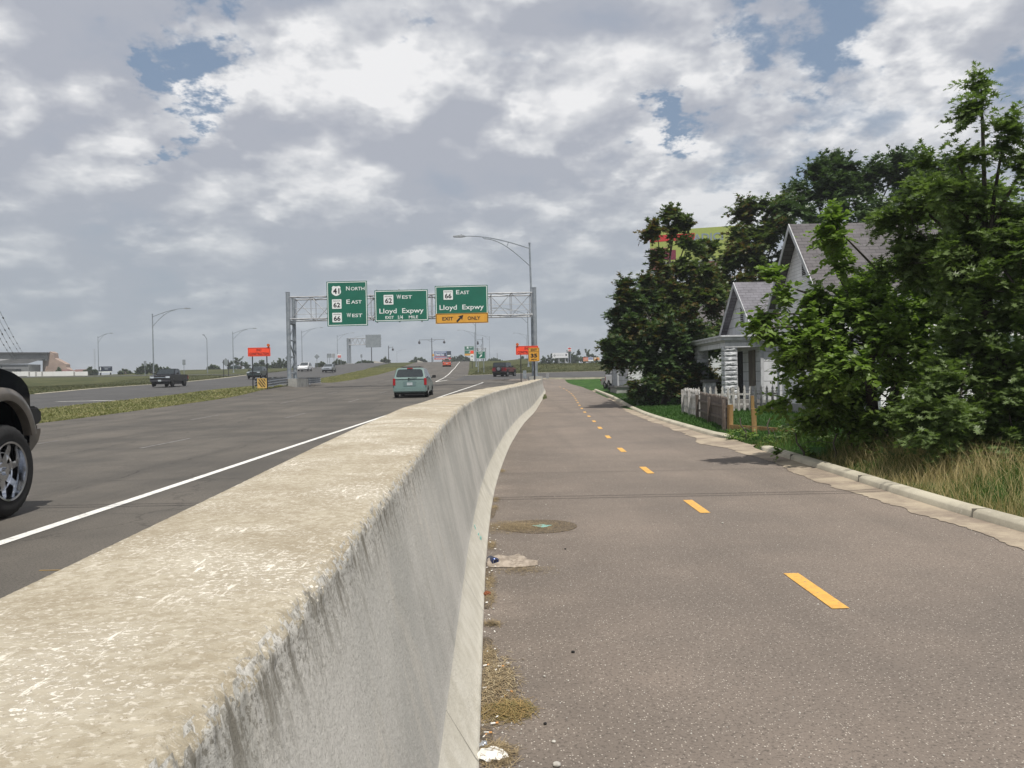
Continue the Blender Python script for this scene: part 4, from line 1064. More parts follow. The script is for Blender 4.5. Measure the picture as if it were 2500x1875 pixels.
# big lime billboard behind the trees
def lime_billboard():
    Yl, Yr = 107, 104
    a = at(1586, 562, Yl); b_ = at(1800, 551, Yr)
    cx, cy = (a.x + b_.x) / 2, (Yl + Yr) / 2; z0 = H(cx, cy)
    W = math.hypot(b_.x - a.x, Yr - Yl); rz = math.atan2(Yr - Yl, b_.x - a.x)
    s = thing('billboard', 'large lime green billboard with red band half hidden by the trees', 'billboard', (cx, cy, z0), rz)
    zt = 20.4 - z0; hh = 4.2; z = zt - hh / 2
    lime = mat('bb_lime', (.36, .42, .10), .55)
    b = MB(); b.prism(rrect(W, hh, .02, 2, 0, z), 1, 0, .35); b.build('panel', lime, s)
    b = MB(); fr(b, .0, .52, .66, .86, W, hh, z, 0); fr(b, .0, .3, .08, .38, W, hh, z, 1); fr(b, 0, .2, .38, .46, W, hh, z, 2, -.03)
    put_text(b, 'ADICI', .95, W * .17, z + hh * .22, W * .34, 3, -.03, .02); b.build('artwork', [redm, mat('bb_maroon', (.20, .02, .05), .5), mat('bb_pinkish', (.5, .2, .2), .5), mat('bb_steel', (.25, .30, .36), .5)], s, fix=False)
    b = MB(); b.box((-W / 2, .0, z - hh / 2 - .95), (W / 2, .1, z - hh / 2 - .1), 0); b.build('apron', mat('apron_brown', (.13, .035, .025), .7), s)
    b = MB(); b.box((-W * .12, -.05, z - hh / 2 - .78), (W * .12, -.01, z - hh / 2 - .2), 1); put_text(b, 'LAMAR', .42, 0, z - hh / 2 - .5, W * .16, 0, -.07, .03); b.build('nameplate', [white, black], s, fix=False)
    b = MB(); b.box((-W / 2 - .3, -1.2, z - hh / 2 - 1.3), (W / 2, -.1, z - hh / 2 - 1.22)); b.tube([(-W / 2 - .8, -1.2, z - hh / 2 - .1), (W / 2, -1.2, z - hh / 2 - .1)], .03, 5)
    for k in range(9): b.tube([(-W / 2 + k * W / 8, -1.2, z - hh / 2 - 1.25), (-W / 2 + k * W / 8, -1.2, z - hh / 2 - .1)], .03, 5)
    b.build('catwalk', galv, s)
    b = MB(); b.tube([(0, .8, 0), (0, .8, z)], .5, 14); b.build('post', darkst, s)
lime_billboard()
# ---------------- vehicles ----------------
glass = mat('car_glass', (.02, .028, .03), .04, spec=1.0, col2=(.015, .02, .022))
tyre_m = mat('tyre_rubber', (.016, .016, .017), .85, col2=(.01, .01, .01), scale=30, bump=.3, bscale=60)
chrome = mat('chrome', (.68, .70, .74), .12, metal=1.0, col2=(.55, .57, .6))
alloy = mat('alloy', (.42, .43, .45), .35, metal=.8)
trim = mat('black_trim', (.015, .015, .016), .6)
tail = mat('tail_lens', (.33, .008, .012), .18)
headl = mat('head_lens', (.62, .66, .70), .08, metal=.3)
plate = mat('plate_white', (.45, .50, .52), .5)
def paint(name, col, rough=.28): return mat(name, col, rough, coat=.35, col2=tuple(c * .93 for c in col))

def car_wheel(root, x, y, r_, wd, hub=alloy, side=1, name='wheel'):
    w_ = bpy.data.objects.new(name, None)
    b = MB(); n = 28
    prof = [(-wd / 2, r_ * .62), (-wd / 2, r_ * .90), (-wd * .38, r_ * .985), (-wd * .2, r_), (wd * .2, r_), (wd * .38, r_ * .985), (wd / 2, r_ * .90), (wd / 2, r_ * .62)]
    vs = [(px, pr * math.cos(2 * math.pi * k / n), pr * math.sin(2 * math.pi * k / n)) for k in range(n) for px, pr in prof]
    m = len(prof); b.add(vs, [(k * m + i, k * m + i + 1, ((k + 1) % n) * m + i + 1, ((k + 1) % n) * m + i) for k in range(n) for i in range(m - 1)])
    t_ = b.build(name, tyre_m, root, smooth=50, loc=(x, y, r_))
    b = MB(); s = side
    b.disc((s * wd * .18, 0, 0), r_ * .63, (1, 0, 0), wd * .1, 24)
    for k in range(5):
        a = 2 * math.pi * k / 5; M = Matrix.Rotation(a, 4, 'X')
        b.box((s * wd * .2 - .02, -r_ * .09, r_ * .1), (s * wd * .38 + .02, r_ * .09, r_ * .6), 0, M)
    b.disc((s * wd * .38, 0, 0), r_ * .16, (1, 0, 0), .06, 12)
    rim = b.build('rim', hub, t_, smooth=40)
    return t_

def inset_poly(pts, d, r_=None):
    """inset a planar convex polygon by d (metres) and round it a little"""
    c = sum((Vector(p) for p in pts), Vector()) / len(pts); out = []
    n = len(pts)
    ins = []
    for i in range(n):
        p = Vector(pts[i]); a = (Vector(pts[i - 1]) - p).normalized(); b = (Vector(pts[(i + 1) % n]) - p).normalized()
        s = max(.2, a.cross(b).length); ins.append(p + (a + b) * (d / s))
    rr = r_ if r_ is not None else d
    for i in range(n):
        p = ins[i]; a = (ins[i - 1] - p); b = (ins[(i + 1) % n] - p); la, lb = a.length, b.length
        ra, rb = min(rr, la * .45), min(rr, lb * .45)
        A = p + a.normalized() * ra; B = p + b.normalized() * rb
        for k in range(4):
            t_ = k / 3; out.append(A * (1 - t_) ** 2 + p * 2 * t_ * (1 - t_) + B * t_ ** 2)
    return out
def pane(b, pts, d=.06, off=.012, mi=0, r_=None):
    pts = [Vector(p) for p in pts]
    nrm = (pts[1] - pts[0]).cross(pts[2] - pts[0]).normalized()
    q = [p + nrm * off for p in inset_poly(pts, d, r_)]
    b.poly(q, mi)

def car(name, label, px, py, Y, rz, spec, group='vehicles on the expressway'):
    """spec: body outline (side profile y,z), cabin base/roof, widths. Local +Y is forward."""
    c = at(px, py, Y); z0 = H(c.x, Y) + .03
    root = thing(name, label, spec['cat'], (c.x, Y, z0), rz, group)
    W = spec['w'] / 2; pm = spec['paint']
    prof = spec['prof']
    b = MB(); b.prism(prof, 0, -W, W)
    body = b.build('body', pm, root, bevel=spec.get('bev', .06), smooth=35)
    # cabin: frustum
    zb, zt = spec['belt'], spec['roof']; y0, y1, y2, y3 = spec['cab']     # base rear, roof rear, roof front, base front
    wb, wt = W - .03, W - spec.get('tumble', .2)
    bm_ = pm if not spec.get('soft') else trim
    V8 = [(-wb, y0, zb - .06), (wb, y0, zb - .06), (wb, y3, zb - .06), (-wb, y3, zb - .06), (-wt, y1, zt), (wt, y1, zt), (wt, y2, zt + spec.get('rf', 0)), (-wt, y2, zt + spec.get('rf', 0))]
    b = MB(); b.add(V8, [(3, 2, 1, 0), (4, 5, 6, 7), (0, 1, 5, 4), (1, 2, 6, 5), (2, 3, 7, 6), (3, 0, 4, 7)])
    b.build('cabin', bm_, root, bevel=.05, smooth=40)
    def lerpc(a, c, t_): return Vector(a).lerp(Vector(c), t_)
    def P8(i): return Vector(V8[i])
    up = .06 / (zt - zb + .06) + .02
    rear = [lerpc(P8(0), P8(4), up), lerpc(P8(1), P8(5), up), P8(5), P8(4)]
    b = MB(); pane(b, rear, spec.get('rin', .08), r_=.12); b.build('rear_window', glass, root, fix=False)
    front = [lerpc(P8(2), P8(6), up), lerpc(P8(3), P8(7), up), P8(7), P8(6)]
    b = MB(); pane(b, front, .07, r_=.08); b.build('windscreen', glass, root, fix=False)
    for sx in (-1, 1):
        A, B, Ct, D = (P8(1), P8(2), P8(6), P8(5)) if sx > 0 else (P8(3), P8(0), P8(4), P8(7))
        A, B = lerpc(A, D, up), lerpc(B, Ct, up)
        cuts = spec.get('cuts', (0, .36, .68, 1))
        if sx < 0: cuts = tuple(1 - k for k in cuts[::-1])
        for k in range(len(cuts) - 1):
            t0, t1 = cuts[k], cuts[k + 1]
            q = [lerpc(A, B, t0), lerpc(A, B, t1), lerpc(D, Ct, t1), lerpc(D, Ct, t0)]
            b = MB(); pane(b, q, .045, r_=.05); b.build('side_window', glass, root, fix=False)
    r_ = spec['r']; wd = spec.get('wd', .2)
    for sy in spec['axles']:
        for sx in (-1, 1):
            a_ = MB(); a_.disc((sx * (W - .01), sy, r_), r_ * 1.13, (1, 0, 0), .03, 24); a_.build('wheel_arch', trim, root)
            car_wheel(root, sx * (W - wd / 2 + .03), sy, r_, wd, spec.get('hub', alloy), sx)
    ln0, ln1 = min(p[0] for p in prof), max(p[0] for p in prof)
    tl = spec['tail']
    for sx in (-1, 1):
        b = MB(); x0, x1 = sorted((sx * (W - tl[0]), sx * (W + .006))); b.box((x0, ln0 + tl[3] - .012, tl[1]), (x1, ln0 + tl[3] + .18, tl[2])); b.build('tail_light', tail, root, bevel=.01)
        b = MB(); hl = spec['head']; x0, x1 = sorted((sx * (W - hl[0]), sx * (W - .02))); b.box((x0, ln1 - hl[3] - .1, hl[1]), (x1, ln1 - hl[3] + .015, hl[2])); b.build('headlight', headl, root, bevel=.01)
        b = MB(); mz = zb + .08; b.tube([(sx * (W - .02), y3 - .35, mz - .03), (sx * (W + .10), y3 - .38, mz)], .03, 6); b.cbox((sx * (W + .17), y3 - .40, mz + .04), (.22, .12, .17)); b.build('mirror', trim, root, bevel=.03, smooth=40)
    b = MB(); b.box((-W + .02, ln0 - spec.get('rb', .05), spec['bump'][0]), (W - .02, ln0 + .2, spec['bump'][1])); b.build('rear_bumper', spec.get('bm', pm), root, bevel=.05, smooth=40)
    b = MB(); b.box((-W + .02, ln1 - .2, spec['bump'][0]), (W - .02, ln1 + .05, spec['bump'][1] + .02)); b.build('front_bumper', spec.get('bm', pm), root, bevel=.05, smooth=40)
    b = MB(); b.box((-W * .55, ln1 - .02 - spec.get('gi', 0), spec['grille'][0]), (W * .55, ln1 + .012 - spec.get('gi', 0), spec['grille'][1])); b.build('grille', trim, root)
    b = MB(); b.box((-.16, ln0 + spec.get('ply', 0) - .025, spec['plate']), (.16, ln0 + spec.get('ply', 0) - .01, spec['plate'] + .16)); b.build('licence_plate', plate, root)
    u = MB(); u.box((-W + .15, ln0 + .2, r_ * .55), (W - .15, ln1 - .25, r_ * .55 + .25)); u.build('underbody', trim, root)
    return root

MV = dict(cat='minivan', w=1.92, paint=paint('sage_green_paint', (.15, .225, .215)), belt=1.10, roof=1.72, cab=(-.02, .30, 2.35, 3.75), tumble=.20, bev=.07,
          prof=[(0, .38), (0, .75), (.04, 1.12), (3.72, 1.06), (4.55, .86), (4.78, .62), (4.75, .32), (.1, .30)], r=.335, wd=.22, axles=(.95, 3.85), tail=(.14, .72, 1.12, 0),
          head=(.40, .62, .76, .05), bump=(.33, .60), rb=.10, grille=(.50, .62), plate=.72, cuts=(0, .34, .64, 1), rin=.09, rf=-.02)
v = car('minivan', 'sage green minivan driving away, nearest moving car on the expressway', 1001, 971, 47, R(.8), MV)
b = MB()
for sx in (-1, 1): b.tube([(sx * .55, .45, 1.78), (sx * .57, 2.2, 1.78)], .02, 6)
for y in (.6, 1.9): b.tube([(-.56, y, 1.785), (.56, y, 1.785)], .022, 6)
b.build('roof_rack', trim, v)
b = MB(); b.box((-.16, .22, 1.665), (.16, .30, 1.715)); b.build('brake_light', tail, v)
b = MB(); b.box((-.36, -.015, .68), (.36, -.005, .93)); b.build('plate_recess', paint('sage_dark_paint', (.13, .20, .20)), v)
b = MB(); b.tube([(-.02, -.03, 1.13), (.42, -.02, 1.16)], .014, 5); b.cbox((-.05, -.03, 1.12), (.08, .04, .05)); b.build('wiper', trim, v)

def sedan(label, px, py, Y, rz, col, name='sedan', h=1.42, **kw):
    S = dict(cat='car', w=1.76, paint=col, belt=.92, roof=h, cab=(.55, 1.25, 2.35, 3.30), tumble=.22, bev=.07,
             prof=[(0, .38), (0, .70), (.05, .92), (.6, .96), (3.3, .92), (4.25, .78), (4.5, .58), (4.5, .32), (.1, .30)], r=.31, wd=.2, axles=(.85, 3.55), tail=(.36, .66, .82, 0),
             head=(.42, .58, .72, .02), bump=(.32, .56), grille=(.5, .62), plate=.6)
    S.update(kw); return car(name, label, px, py, Y, rz, S)
sedan('small orange-red coupe driving away near the crest', 1090.8, 896.5, 175, R(3), paint('orange_red_paint', (.52, .10, .045)), name='coupe', h=1.28)
sedan('white minivan coming this way right of the left gantry column', 751, 911, 162, R(180 + 2), paint('white_car_paint', (.72, .73, .74)), name='minivan', h=1.70, cat='minivan', w=1.9, belt=1.0, cab=(.1, .35, 2.3, 3.6), prof=[(0, .38), (0, .75), (.04, 1.0), (3.6, 1.0), (4.5, .82), (4.75, .58), (4.75, .32), (.1, .30)], axles=(.95, 3.85))
sedan('grey sedan oncoming right of the white minivan', 809, 908.3, 148, R(180 + 2), paint('silver_grey_paint', (.20, .22, .25)))
sedan('dark green suv oncoming behind the orange construction sign', 638, 924.5, 118, R(180 + 3), paint('dark_green_paint', (.03, .045, .045)), name='suv', h=1.72, cat='suv', w=1.82, belt=1.10, cab=(.05, .3, 2.1, 2.85), prof=[(0, .5), (0, .85), (.04, 1.1), (2.9, 1.1), (4.1, 1.02), (4.4, .85), (4.4, .45), (.1, .42)], axles=(.8, 3.5), r=.36, bump=(.42, .66), head=(.40, .78, .92, .02), grille=(.74, .92), tail=(.2, .8, 1.05, 0), plate=.75)
sedan('long dark green sedan crossing on the raised side road', 590, 903.5, 266, R(90), paint('deep_green_paint', (.015, .035, .028)), h=1.35)
# red four-wheel drive with spare wheel
J = sedan('dark red off-road suv with black soft top and spare wheel, on the exit ramp', 1219, 921.3, 105, R(-20), paint('dark_red_paint', (.13, .008, .014)), name='suv', cat='suv', h=1.84, w=1.86, belt=1.20, tumble=.10, soft=True, cab=(.02, .10, 2.05, 2.4), cuts=(0, .42, .72, 1),
          prof=[(0, .62), (0, 1.22), (2.35, 1.22), (3.75, 1.14), (3.85, .62)], bev=.04, axles=(.65, 3.35), r=.40, wd=.26, bump=(.50, .70), bm=trim, head=(.5, .85, 1.0, .0), grille=(.72, 1.08), tail=(.16, .82, 1.02, 0), plate=.72, rb=.18)
sp_ = car_wheel(J, 0, 0, .39, .25, alloy, 1, 'spare_wheel'); sp_.location = (0, -.16, 1.02); sp_.rotation_euler = (0, 0, R(-90))
for sx in (-1, 1):
    b = MB(); b.box((sx * .93 - .13, 2.85, .86), (sx * .93 + .13, 3.85, .93)); b.build('fender_flare', trim, J, bevel=.02)
    b = MB(); b.box((sx * .93 - .12, .15, .86), (sx * .93 + .12, 1.15, .93)); b.build('fender_flare', trim, J, bevel=.02)

# black pickup oncoming
def pickup(label, px, py, Y, rz, col):
    S = dict(cat='pickup truck', w=2.0, paint=col, belt=1.18, roof=1.80, cab=(2.05, 2.25, 3.35, 4.05), tumble=.18, bev=.06,
             prof=[(0, .55), (0, 1.20), (2.0, 1.20), (4.1, 1.18), (5.3, 1.08), (5.45, .9), (5.45, .5), (.1, .50)], r=.39, wd=.26, axles=(1.05, 4.55), tail=(.14, .75, 1.12, 0),
             head=(.42, .82, 1.00, .0), bump=(.46, .68), bm=mat('pickup_bumper', (.10, .10, .11), .35, metal=.6), grille=(.72, 1.02), plate=.55, cuts=(0, .38, 1), hub=chrome)
    v = car('pickup_truck', label, px, py, Y, rz, S)
    b = MB(); b.box((-.56, 5.455, .86), (.56, 5.475, .92)); b.build('grille_bar', chrome, v)
    b = MB(); b.box((-.85, .1, 1.195), (.85, 1.95, 1.215)); b.build('cargo_bed', trim, v)
    b = MB(); b.box((-.16, 5.5, .50), (.16, 5.515, .66)); b.build('front_plate', plate, v)
    return v
pickup('black pickup truck oncoming on the opposite carriageway', 437, 941, 88, R(180 + 3), mat('black_pickup_paint', (.009, .009, .013), .25, spec=.3))

# ---- lifted black truck cut by the left edge: front wheel, arch, hood and bumper ----
def lifted_truck():
    X0 = -5.83; Yw = 9.35; rt = .535
    z0 = H(X0, Yw) + .02
    t = thing('pickup_truck', 'lifted black truck with chrome wheels and tan trim, cut off by the left picture edge', 'pickup truck', (X0, Yw, z0), R(1.0))
    bp = mat('black_truck_paint', (.004, .005, .008), .07, spec=.4); tan = mat('tan_trim', (.125, .108, .09), .4, coat=.3)
    # side outline of front body, wheel arch left open (y forward, z up), wheel centre at y=0,z=rt
    cz = .84; ra = .52
    arch = [(ra * math.cos(R(a)), cz + ra * math.sin(R(a))) for a in range(188, -9, -8)]
    prof = [(-6.0, .70), (-4.45, .70)] + [(-3.75 + p[0], p[1]) for p in arch] + [(-3.05, .70)] + [(-.68, .70)] + arch + [(.56, .80), (.60, 1.10), (.59, 1.40), (.54, 1.52), (.44, 1.60), (.28, 1.66), (.05, 1.71), (-.3, 1.75), (-.95, 1.80), (-6.0, 1.82)]
    b = MB(); b.prism(prof, 0, -1.98, .0)
    body = b.build('body', bp, t, bevel=.055, smooth=40)
    V8 = [(-1.90, -3.3, 1.74), (-.08, -3.3, 1.74), (-.08, -.75, 1.74), (-1.90, -.75, 1.74), (-1.72, -3.1, 2.42), (-.26, -3.1, 2.42), (-.26, -1.55, 2.42), (-1.72, -1.55, 2.42)]
    b = MB(); b.add(V8, [(3, 2, 1, 0), (4, 5, 6, 7), (0, 1, 5, 4), (1, 2, 6, 5), (2, 3, 7, 6), (3, 0, 4, 7)]); b.build('cabin', bp, t, bevel=.06, smooth=40)
    q8 = [Vector(x) for x in V8]
    for nm, (i0, i1, i2, i3) in (('side_window', (1, 2, 6, 5)), ('windscreen', (2, 3, 7, 6)), ('rear_window', (0, 1, 5, 4)), ('side_window', (3, 0, 4, 7))):
        A, B_, C_, D_ = q8[i0], q8[i1], q8[i2], q8[i3]; A2, B2 = A.lerp(D_, .12), B_.lerp(C_, .12)
        cuts = (0, .42, 1) if nm == 'side_window' else (0, 1)
        for k in range(len(cuts) - 1):
            b = MB(); pane(b, [A2.lerp(B2, cuts[k]), A2.lerp(B2, cuts[k + 1]), D_.lerp(C_, cuts[k + 1]), D_.lerp(C_, cuts[k])], .06, .012, 0, .06); b.build(nm, glass, t, fix=False)
    b = MB(); b.box((-1.85, -5.9, 1.79), (-.12, -3.4, 1.825)); b.build('cargo_bed', trim, t)
    b = MB(); b.box((-.04, -1.75, 1.05), (.004, -1.73, 1.72)); b.box((-.04, -3.0, 1.05), (.004, -2.98, 1.72)); b.build('door_seam', trim, t)
    b = MB(); b.box((-.01, -2.85, 1.50), (.03, -2.6, 1.55)); b.build('handle', trim, t)
    b = MB(); b.cbox((.20, -1.0, 1.88), (.26, .12, .26)); b.build('mirror', trim, t, bevel=.03)
    # tan flare following the arch
    n = 26; vs = []; 
    for k in range(n + 1):
        a = R(184 - 176 * k / n)
        for (rr, x) in ((ra - .015, -.05), (ra - .015, .055), (ra + .055, .065), (ra + .13, .03), (ra + .14, -.03)):
            vs.append((x, rr * math.cos(a), cz + rr * math.sin(a)))
    b = MB(); b.add(vs, [(k * 5 + i, k * 5 + i + 1, (k + 1) * 5 + i + 1, (k + 1) * 5 + i) for k in range(n) for i in range(4)]); b.build('fender_flare', tan, t, smooth=60, fix=False)
    # inner arch
    b = MB(); b.box((-1.9, -.52, .80), (-.35, .48, 1.30)); b.build('wheel_well', trim, t)
    # bumper
    b = MB(); b.prism([(.48, 1.02), (.78, 1.02), (.85, 1.07), (.85, 1.20), (.76, 1.26), (.48, 1.26)], 0, -1.98, -.01); b.build('bumper_cap', mat('bumper_black', (.018, .018, .02), .4), t, bevel=.03, smooth=40)
    b = MB(); b.prism([(.54, .70), (.64, .68), (.80, .80), (.86, .92), (.86, 1.018), (.52, 1.018)], 0, -1.95, -.02); b.build('front_bumper', tan, t, bevel=.04, smooth=40)
    b = MB(); b.box((-.38, .40, 1.30), (-.06, .61, 1.46)); b.build('headlight', mat('smoked_lens', (.05, .055, .06), .08), t, bevel=.02)
    b = MB(); b.box((-1.6, .52, 1.2), (-.4, .63, 1.5)); b.build('grille', chrome, t, bevel=.02)
    b = MB(); b.tube([(-.20, .10, .9), (-.22, .02, 1.4)], .04, 10); b.build('shock_absorber', mat('shock_white', (.6, .58, .5), .4), t, smooth=40)
    # wheel
    def wheel(y, xo):
        wv = bpy.data.objects.new('wheel', None)
        wd = .36; n = 72; prof = [(-wd / 2, .27), (-wd / 2, rt * .86), (-wd * .42, rt * .96), (-wd * .3, rt), (0, rt * 1.003), (wd * .3, rt), (wd * .42, rt * .96), (wd / 2, rt * .87), (wd / 2 + .005, rt * .78), (wd / 2 - .012, .335)]
        b = MB(); vs = []
        for k in range(n):
            kk = k % 2
            for i, (px, pr) in enumerate(prof):
                if 2 <= i <= 6: pr = pr - (.016 if kk else 0)
                vs.append((px, pr * math.cos(2 * math.pi * k / n), pr * math.sin(2 * math.pi * k / n)))
        m = len(prof); b.add(vs, [(k * m + i, k * m + i + 1, ((k + 1) % n) * m + i + 1, ((k + 1) % n) * m + i) for k in range(n) for i in range(m - 1)])
        ty = b.build('wheel', tyre_m, t, smooth=35, loc=(xo, y, rt))
        # deep chrome rim
        b = MB(); n2 = 48; pr2 = [(.172, .345), (.185, .340), (.180, .318), (.10, .305), (-.02, .290), (-.10, .285)]
        vs = [(px, pr * math.cos(2 * math.pi * k / n2), pr * math.sin(2 * math.pi * k / n2)) for k in range(n2) for px, pr in pr2]; m = len(pr2)
        b.add(vs, [(k * m + i, k * m + i + 1, ((k + 1) % n2) * m + i + 1, ((k + 1) % n2) * m + i) for k in range(n2) for i in range(m - 1)])
        b.build('rim', chrome, ty, smooth=50)
        b = MB()
        for k in range(8):
            M = Matrix.Rotation(2 * math.pi * k / 8 + .2, 4, 'X')
            b.prism([(-.055, .09), (.055, .09), (.035, .30), (-.035, .30)], 0, .02, .075, 0, M)
        b.disc((.06, 0, 0), .105, (1, 0, 0), .10, 20); b.disc((.12, 0, 0), .055, (1, 0, 0), .06, 16, 0, .04)
        ringpts = [(.07, .215 * math.cos(2 * math.pi * k / 32), .215 * math.sin(2 * math.pi * k / 32)) for k in range(33)]; b.tube(ringpts, .012, 6)
        b.build('spokes', chrome, ty, smooth=35)
        b = MB(); b.disc((-.09, 0, 0), .30, (1, 0, 0), .02, 24); b.disc((-.06, 0, 0), .17, (1, 0, 0), .03, 20); b.build('brake_disc', mat('brake_dark', (.05, .05, .055), .5, metal=.5), ty)
        return ty
    for y in (0, -3.75):
        wheel(y, -.10)
        o = wheel(y, -1.88); o.rotation_euler = (0, 0, R(180))
lifted_truck()

# parked vehicles by the far house
def parked():
    sedan('silver sedan parked on the grass beside the far white house', 1488, 950, 74, R(200), paint('champagne_paint', (.30, .30, .28)), name='parked_car')
    c = car('parked_truck', 'white truck with black grille parked by the far white house', 1505, 949, 71, R(190), dict(cat='truck', w=2.0, paint=MATS['white_car_paint'], belt=1.25, roof=1.9, cab=(1.9, 2.1, 3.3, 4.0), tumble=.18, bev=.08,
             prof=[(0, .55), (0, 1.25), (2.0, 1.25), (4.1, 1.25), (5.3, 1.18), (5.45, 1.0), (5.45, .5), (.1, .50)], r=.39, wd=.26, axles=(1.05, 4.55), tail=(.14, .75, 1.12, 0),
             head=(.42, .82, 1.02, .0), bump=(.46, .74), bm=trim, grille=(.72, 1.08), plate=.55, cuts=(0, .4, 1)), group='vehicles parked by the houses')
parked()
for o in C.objects:
    if o.name.startswith('parked_car'): o['group'] = 'vehicles parked by the houses'
# ---------------- houses ----------------
def siding(name, col, pitch, dark=.45, soot=.25):
    m = bpy.data.materials.new(name); m.use_nodes = True; t = m.node_tree; b = t.nodes['Principled BSDF']
    tc = N(t, 'ShaderNodeTexCoord'); V = tc.outputs['Object']; s = N(t, 'ShaderNodeSeparateXYZ'); t.links.new(V, s.inputs[0])
    fr_ = mth(t, 'FRACT', mth(t, 'DIVIDE', s.outputs[2], pitch))
    gap = mrange(t, fr_, .10, .03)
    row = mth(t, 'FLOOR', mth(t, 'DIVIDE', s.outputs[2], pitch))
    c = mixc(t, mrange(t, noi(t, V, 1.7, 5, .65), .35, .65), tuple(x * .82 for x in col), col)
    ms = N(t, 'ShaderNodeMapping'); ms.inputs['Scale'].default_value = (1, 1, .15); t.links.new(V, ms.inputs[0])
    c = mixc(t, mth(t, 'MULTIPLY', mrange(t, noi(t, ms.outputs[0], 7, 5, .7), .5, .72), soot * 2), c, tuple(x * .55 for x in col))
    c = mixc(t, gap, c, tuple(x * dark for x in col))
    t.links.new(c, b.inputs['Base Color']); b.inputs['Roughness'].default_value = .7
    bp = N(t, 'ShaderNodeBump'); bp.inputs['Strength'].default_value = .8; bp.inputs['Distance'].default_value = .02
    t.links.new(mth(t, 'SUBTRACT', 1.0, fr_), bp.inputs['Height']); L(t, bp, 0, b, 'Normal')
    MATS[name] = m; return m
def shingle(name, col):
    m = bpy.data.materials.new(name); m.use_nodes = True; t = m.node_tree; b = t.nodes['Principled BSDF']
    tc = N(t, 'ShaderNodeTexCoord'); V = tc.outputs['Object']; s = N(t, 'ShaderNodeSeparateXYZ'); t.links.new(V, s.inputs[0])
    cb = N(t, 'ShaderNodeCombineXYZ'); t.links.new(s.outputs[0], cb.inputs[0]); t.links.new(s.outputs[2], cb.inputs[1])
    br = N(t, 'ShaderNodeTexBrick'); t.links.new(cb.outputs[0], br.inputs['Vector']); br.offset = .5
    br.inputs['Color1'].default_value = (*col, 1); br.inputs['Color2'].default_value = (*[c * .72 for c in col], 1); br.inputs['Mortar'].default_value = (*[c * .4 for c in col], 1)
    br.inputs['Scale'].default_value = 1.0; br.inputs['Mortar Size'].default_value = .012; br.inputs['Brick Width'].default_value = .33; br.inputs['Row Height'].default_value = .125
    c = mixc(t, mth(t, 'MULTIPLY', mrange(t, noi(t, V, 1.5, 5, .6), .4, .7), .5), br.outputs[0], tuple(x * 1.25 for x in col))
    c = mixc(t, mth(t, 'MULTIPLY', mrange(t, noi(t, V, 90, 2), .45, .6), .35), c, tuple(x * .5 for x in col))
    t.links.new(c, b.inputs['Base Color']); b.inputs['Roughness'].default_value = .92
    MATS[name] = m; return m
sid1 = siding('asbestos_siding', (.60, .61, .63), .40, .40, .3)
sid2 = siding('white_clapboard', (.76, .76, .77), .125, .40)
shg1 = shingle('shingle_grey', (.185, .18, .20)); shg2 = shingle('shingle_dark', (.135, .125, .13))
htrim = mat('house_trim', (.52, .53, .55), .6, col2=(.36, .37, .38), scale=3, col3=(.25, .25, .25), scale3=9, lo3=.62, hi3=.72)
sill_m = mat('boarded', (.17, .15, .12), .9, col2=(.12, .10, .085), scale=2)
dk = mat('interior_dark', (.012, .012, .012), .9)
block_m = mat('rock_face_block', (.60, .61, .63), .9, col2=(.34, .35, .37), scale=6, bump=1.0, bscale=9, bdist=.06, col3=(.24, .25, .26), scale3=20, lo3=.6, hi3=.72)
asphshade = mat('porch_floor', (.22, .21, .20), .9)

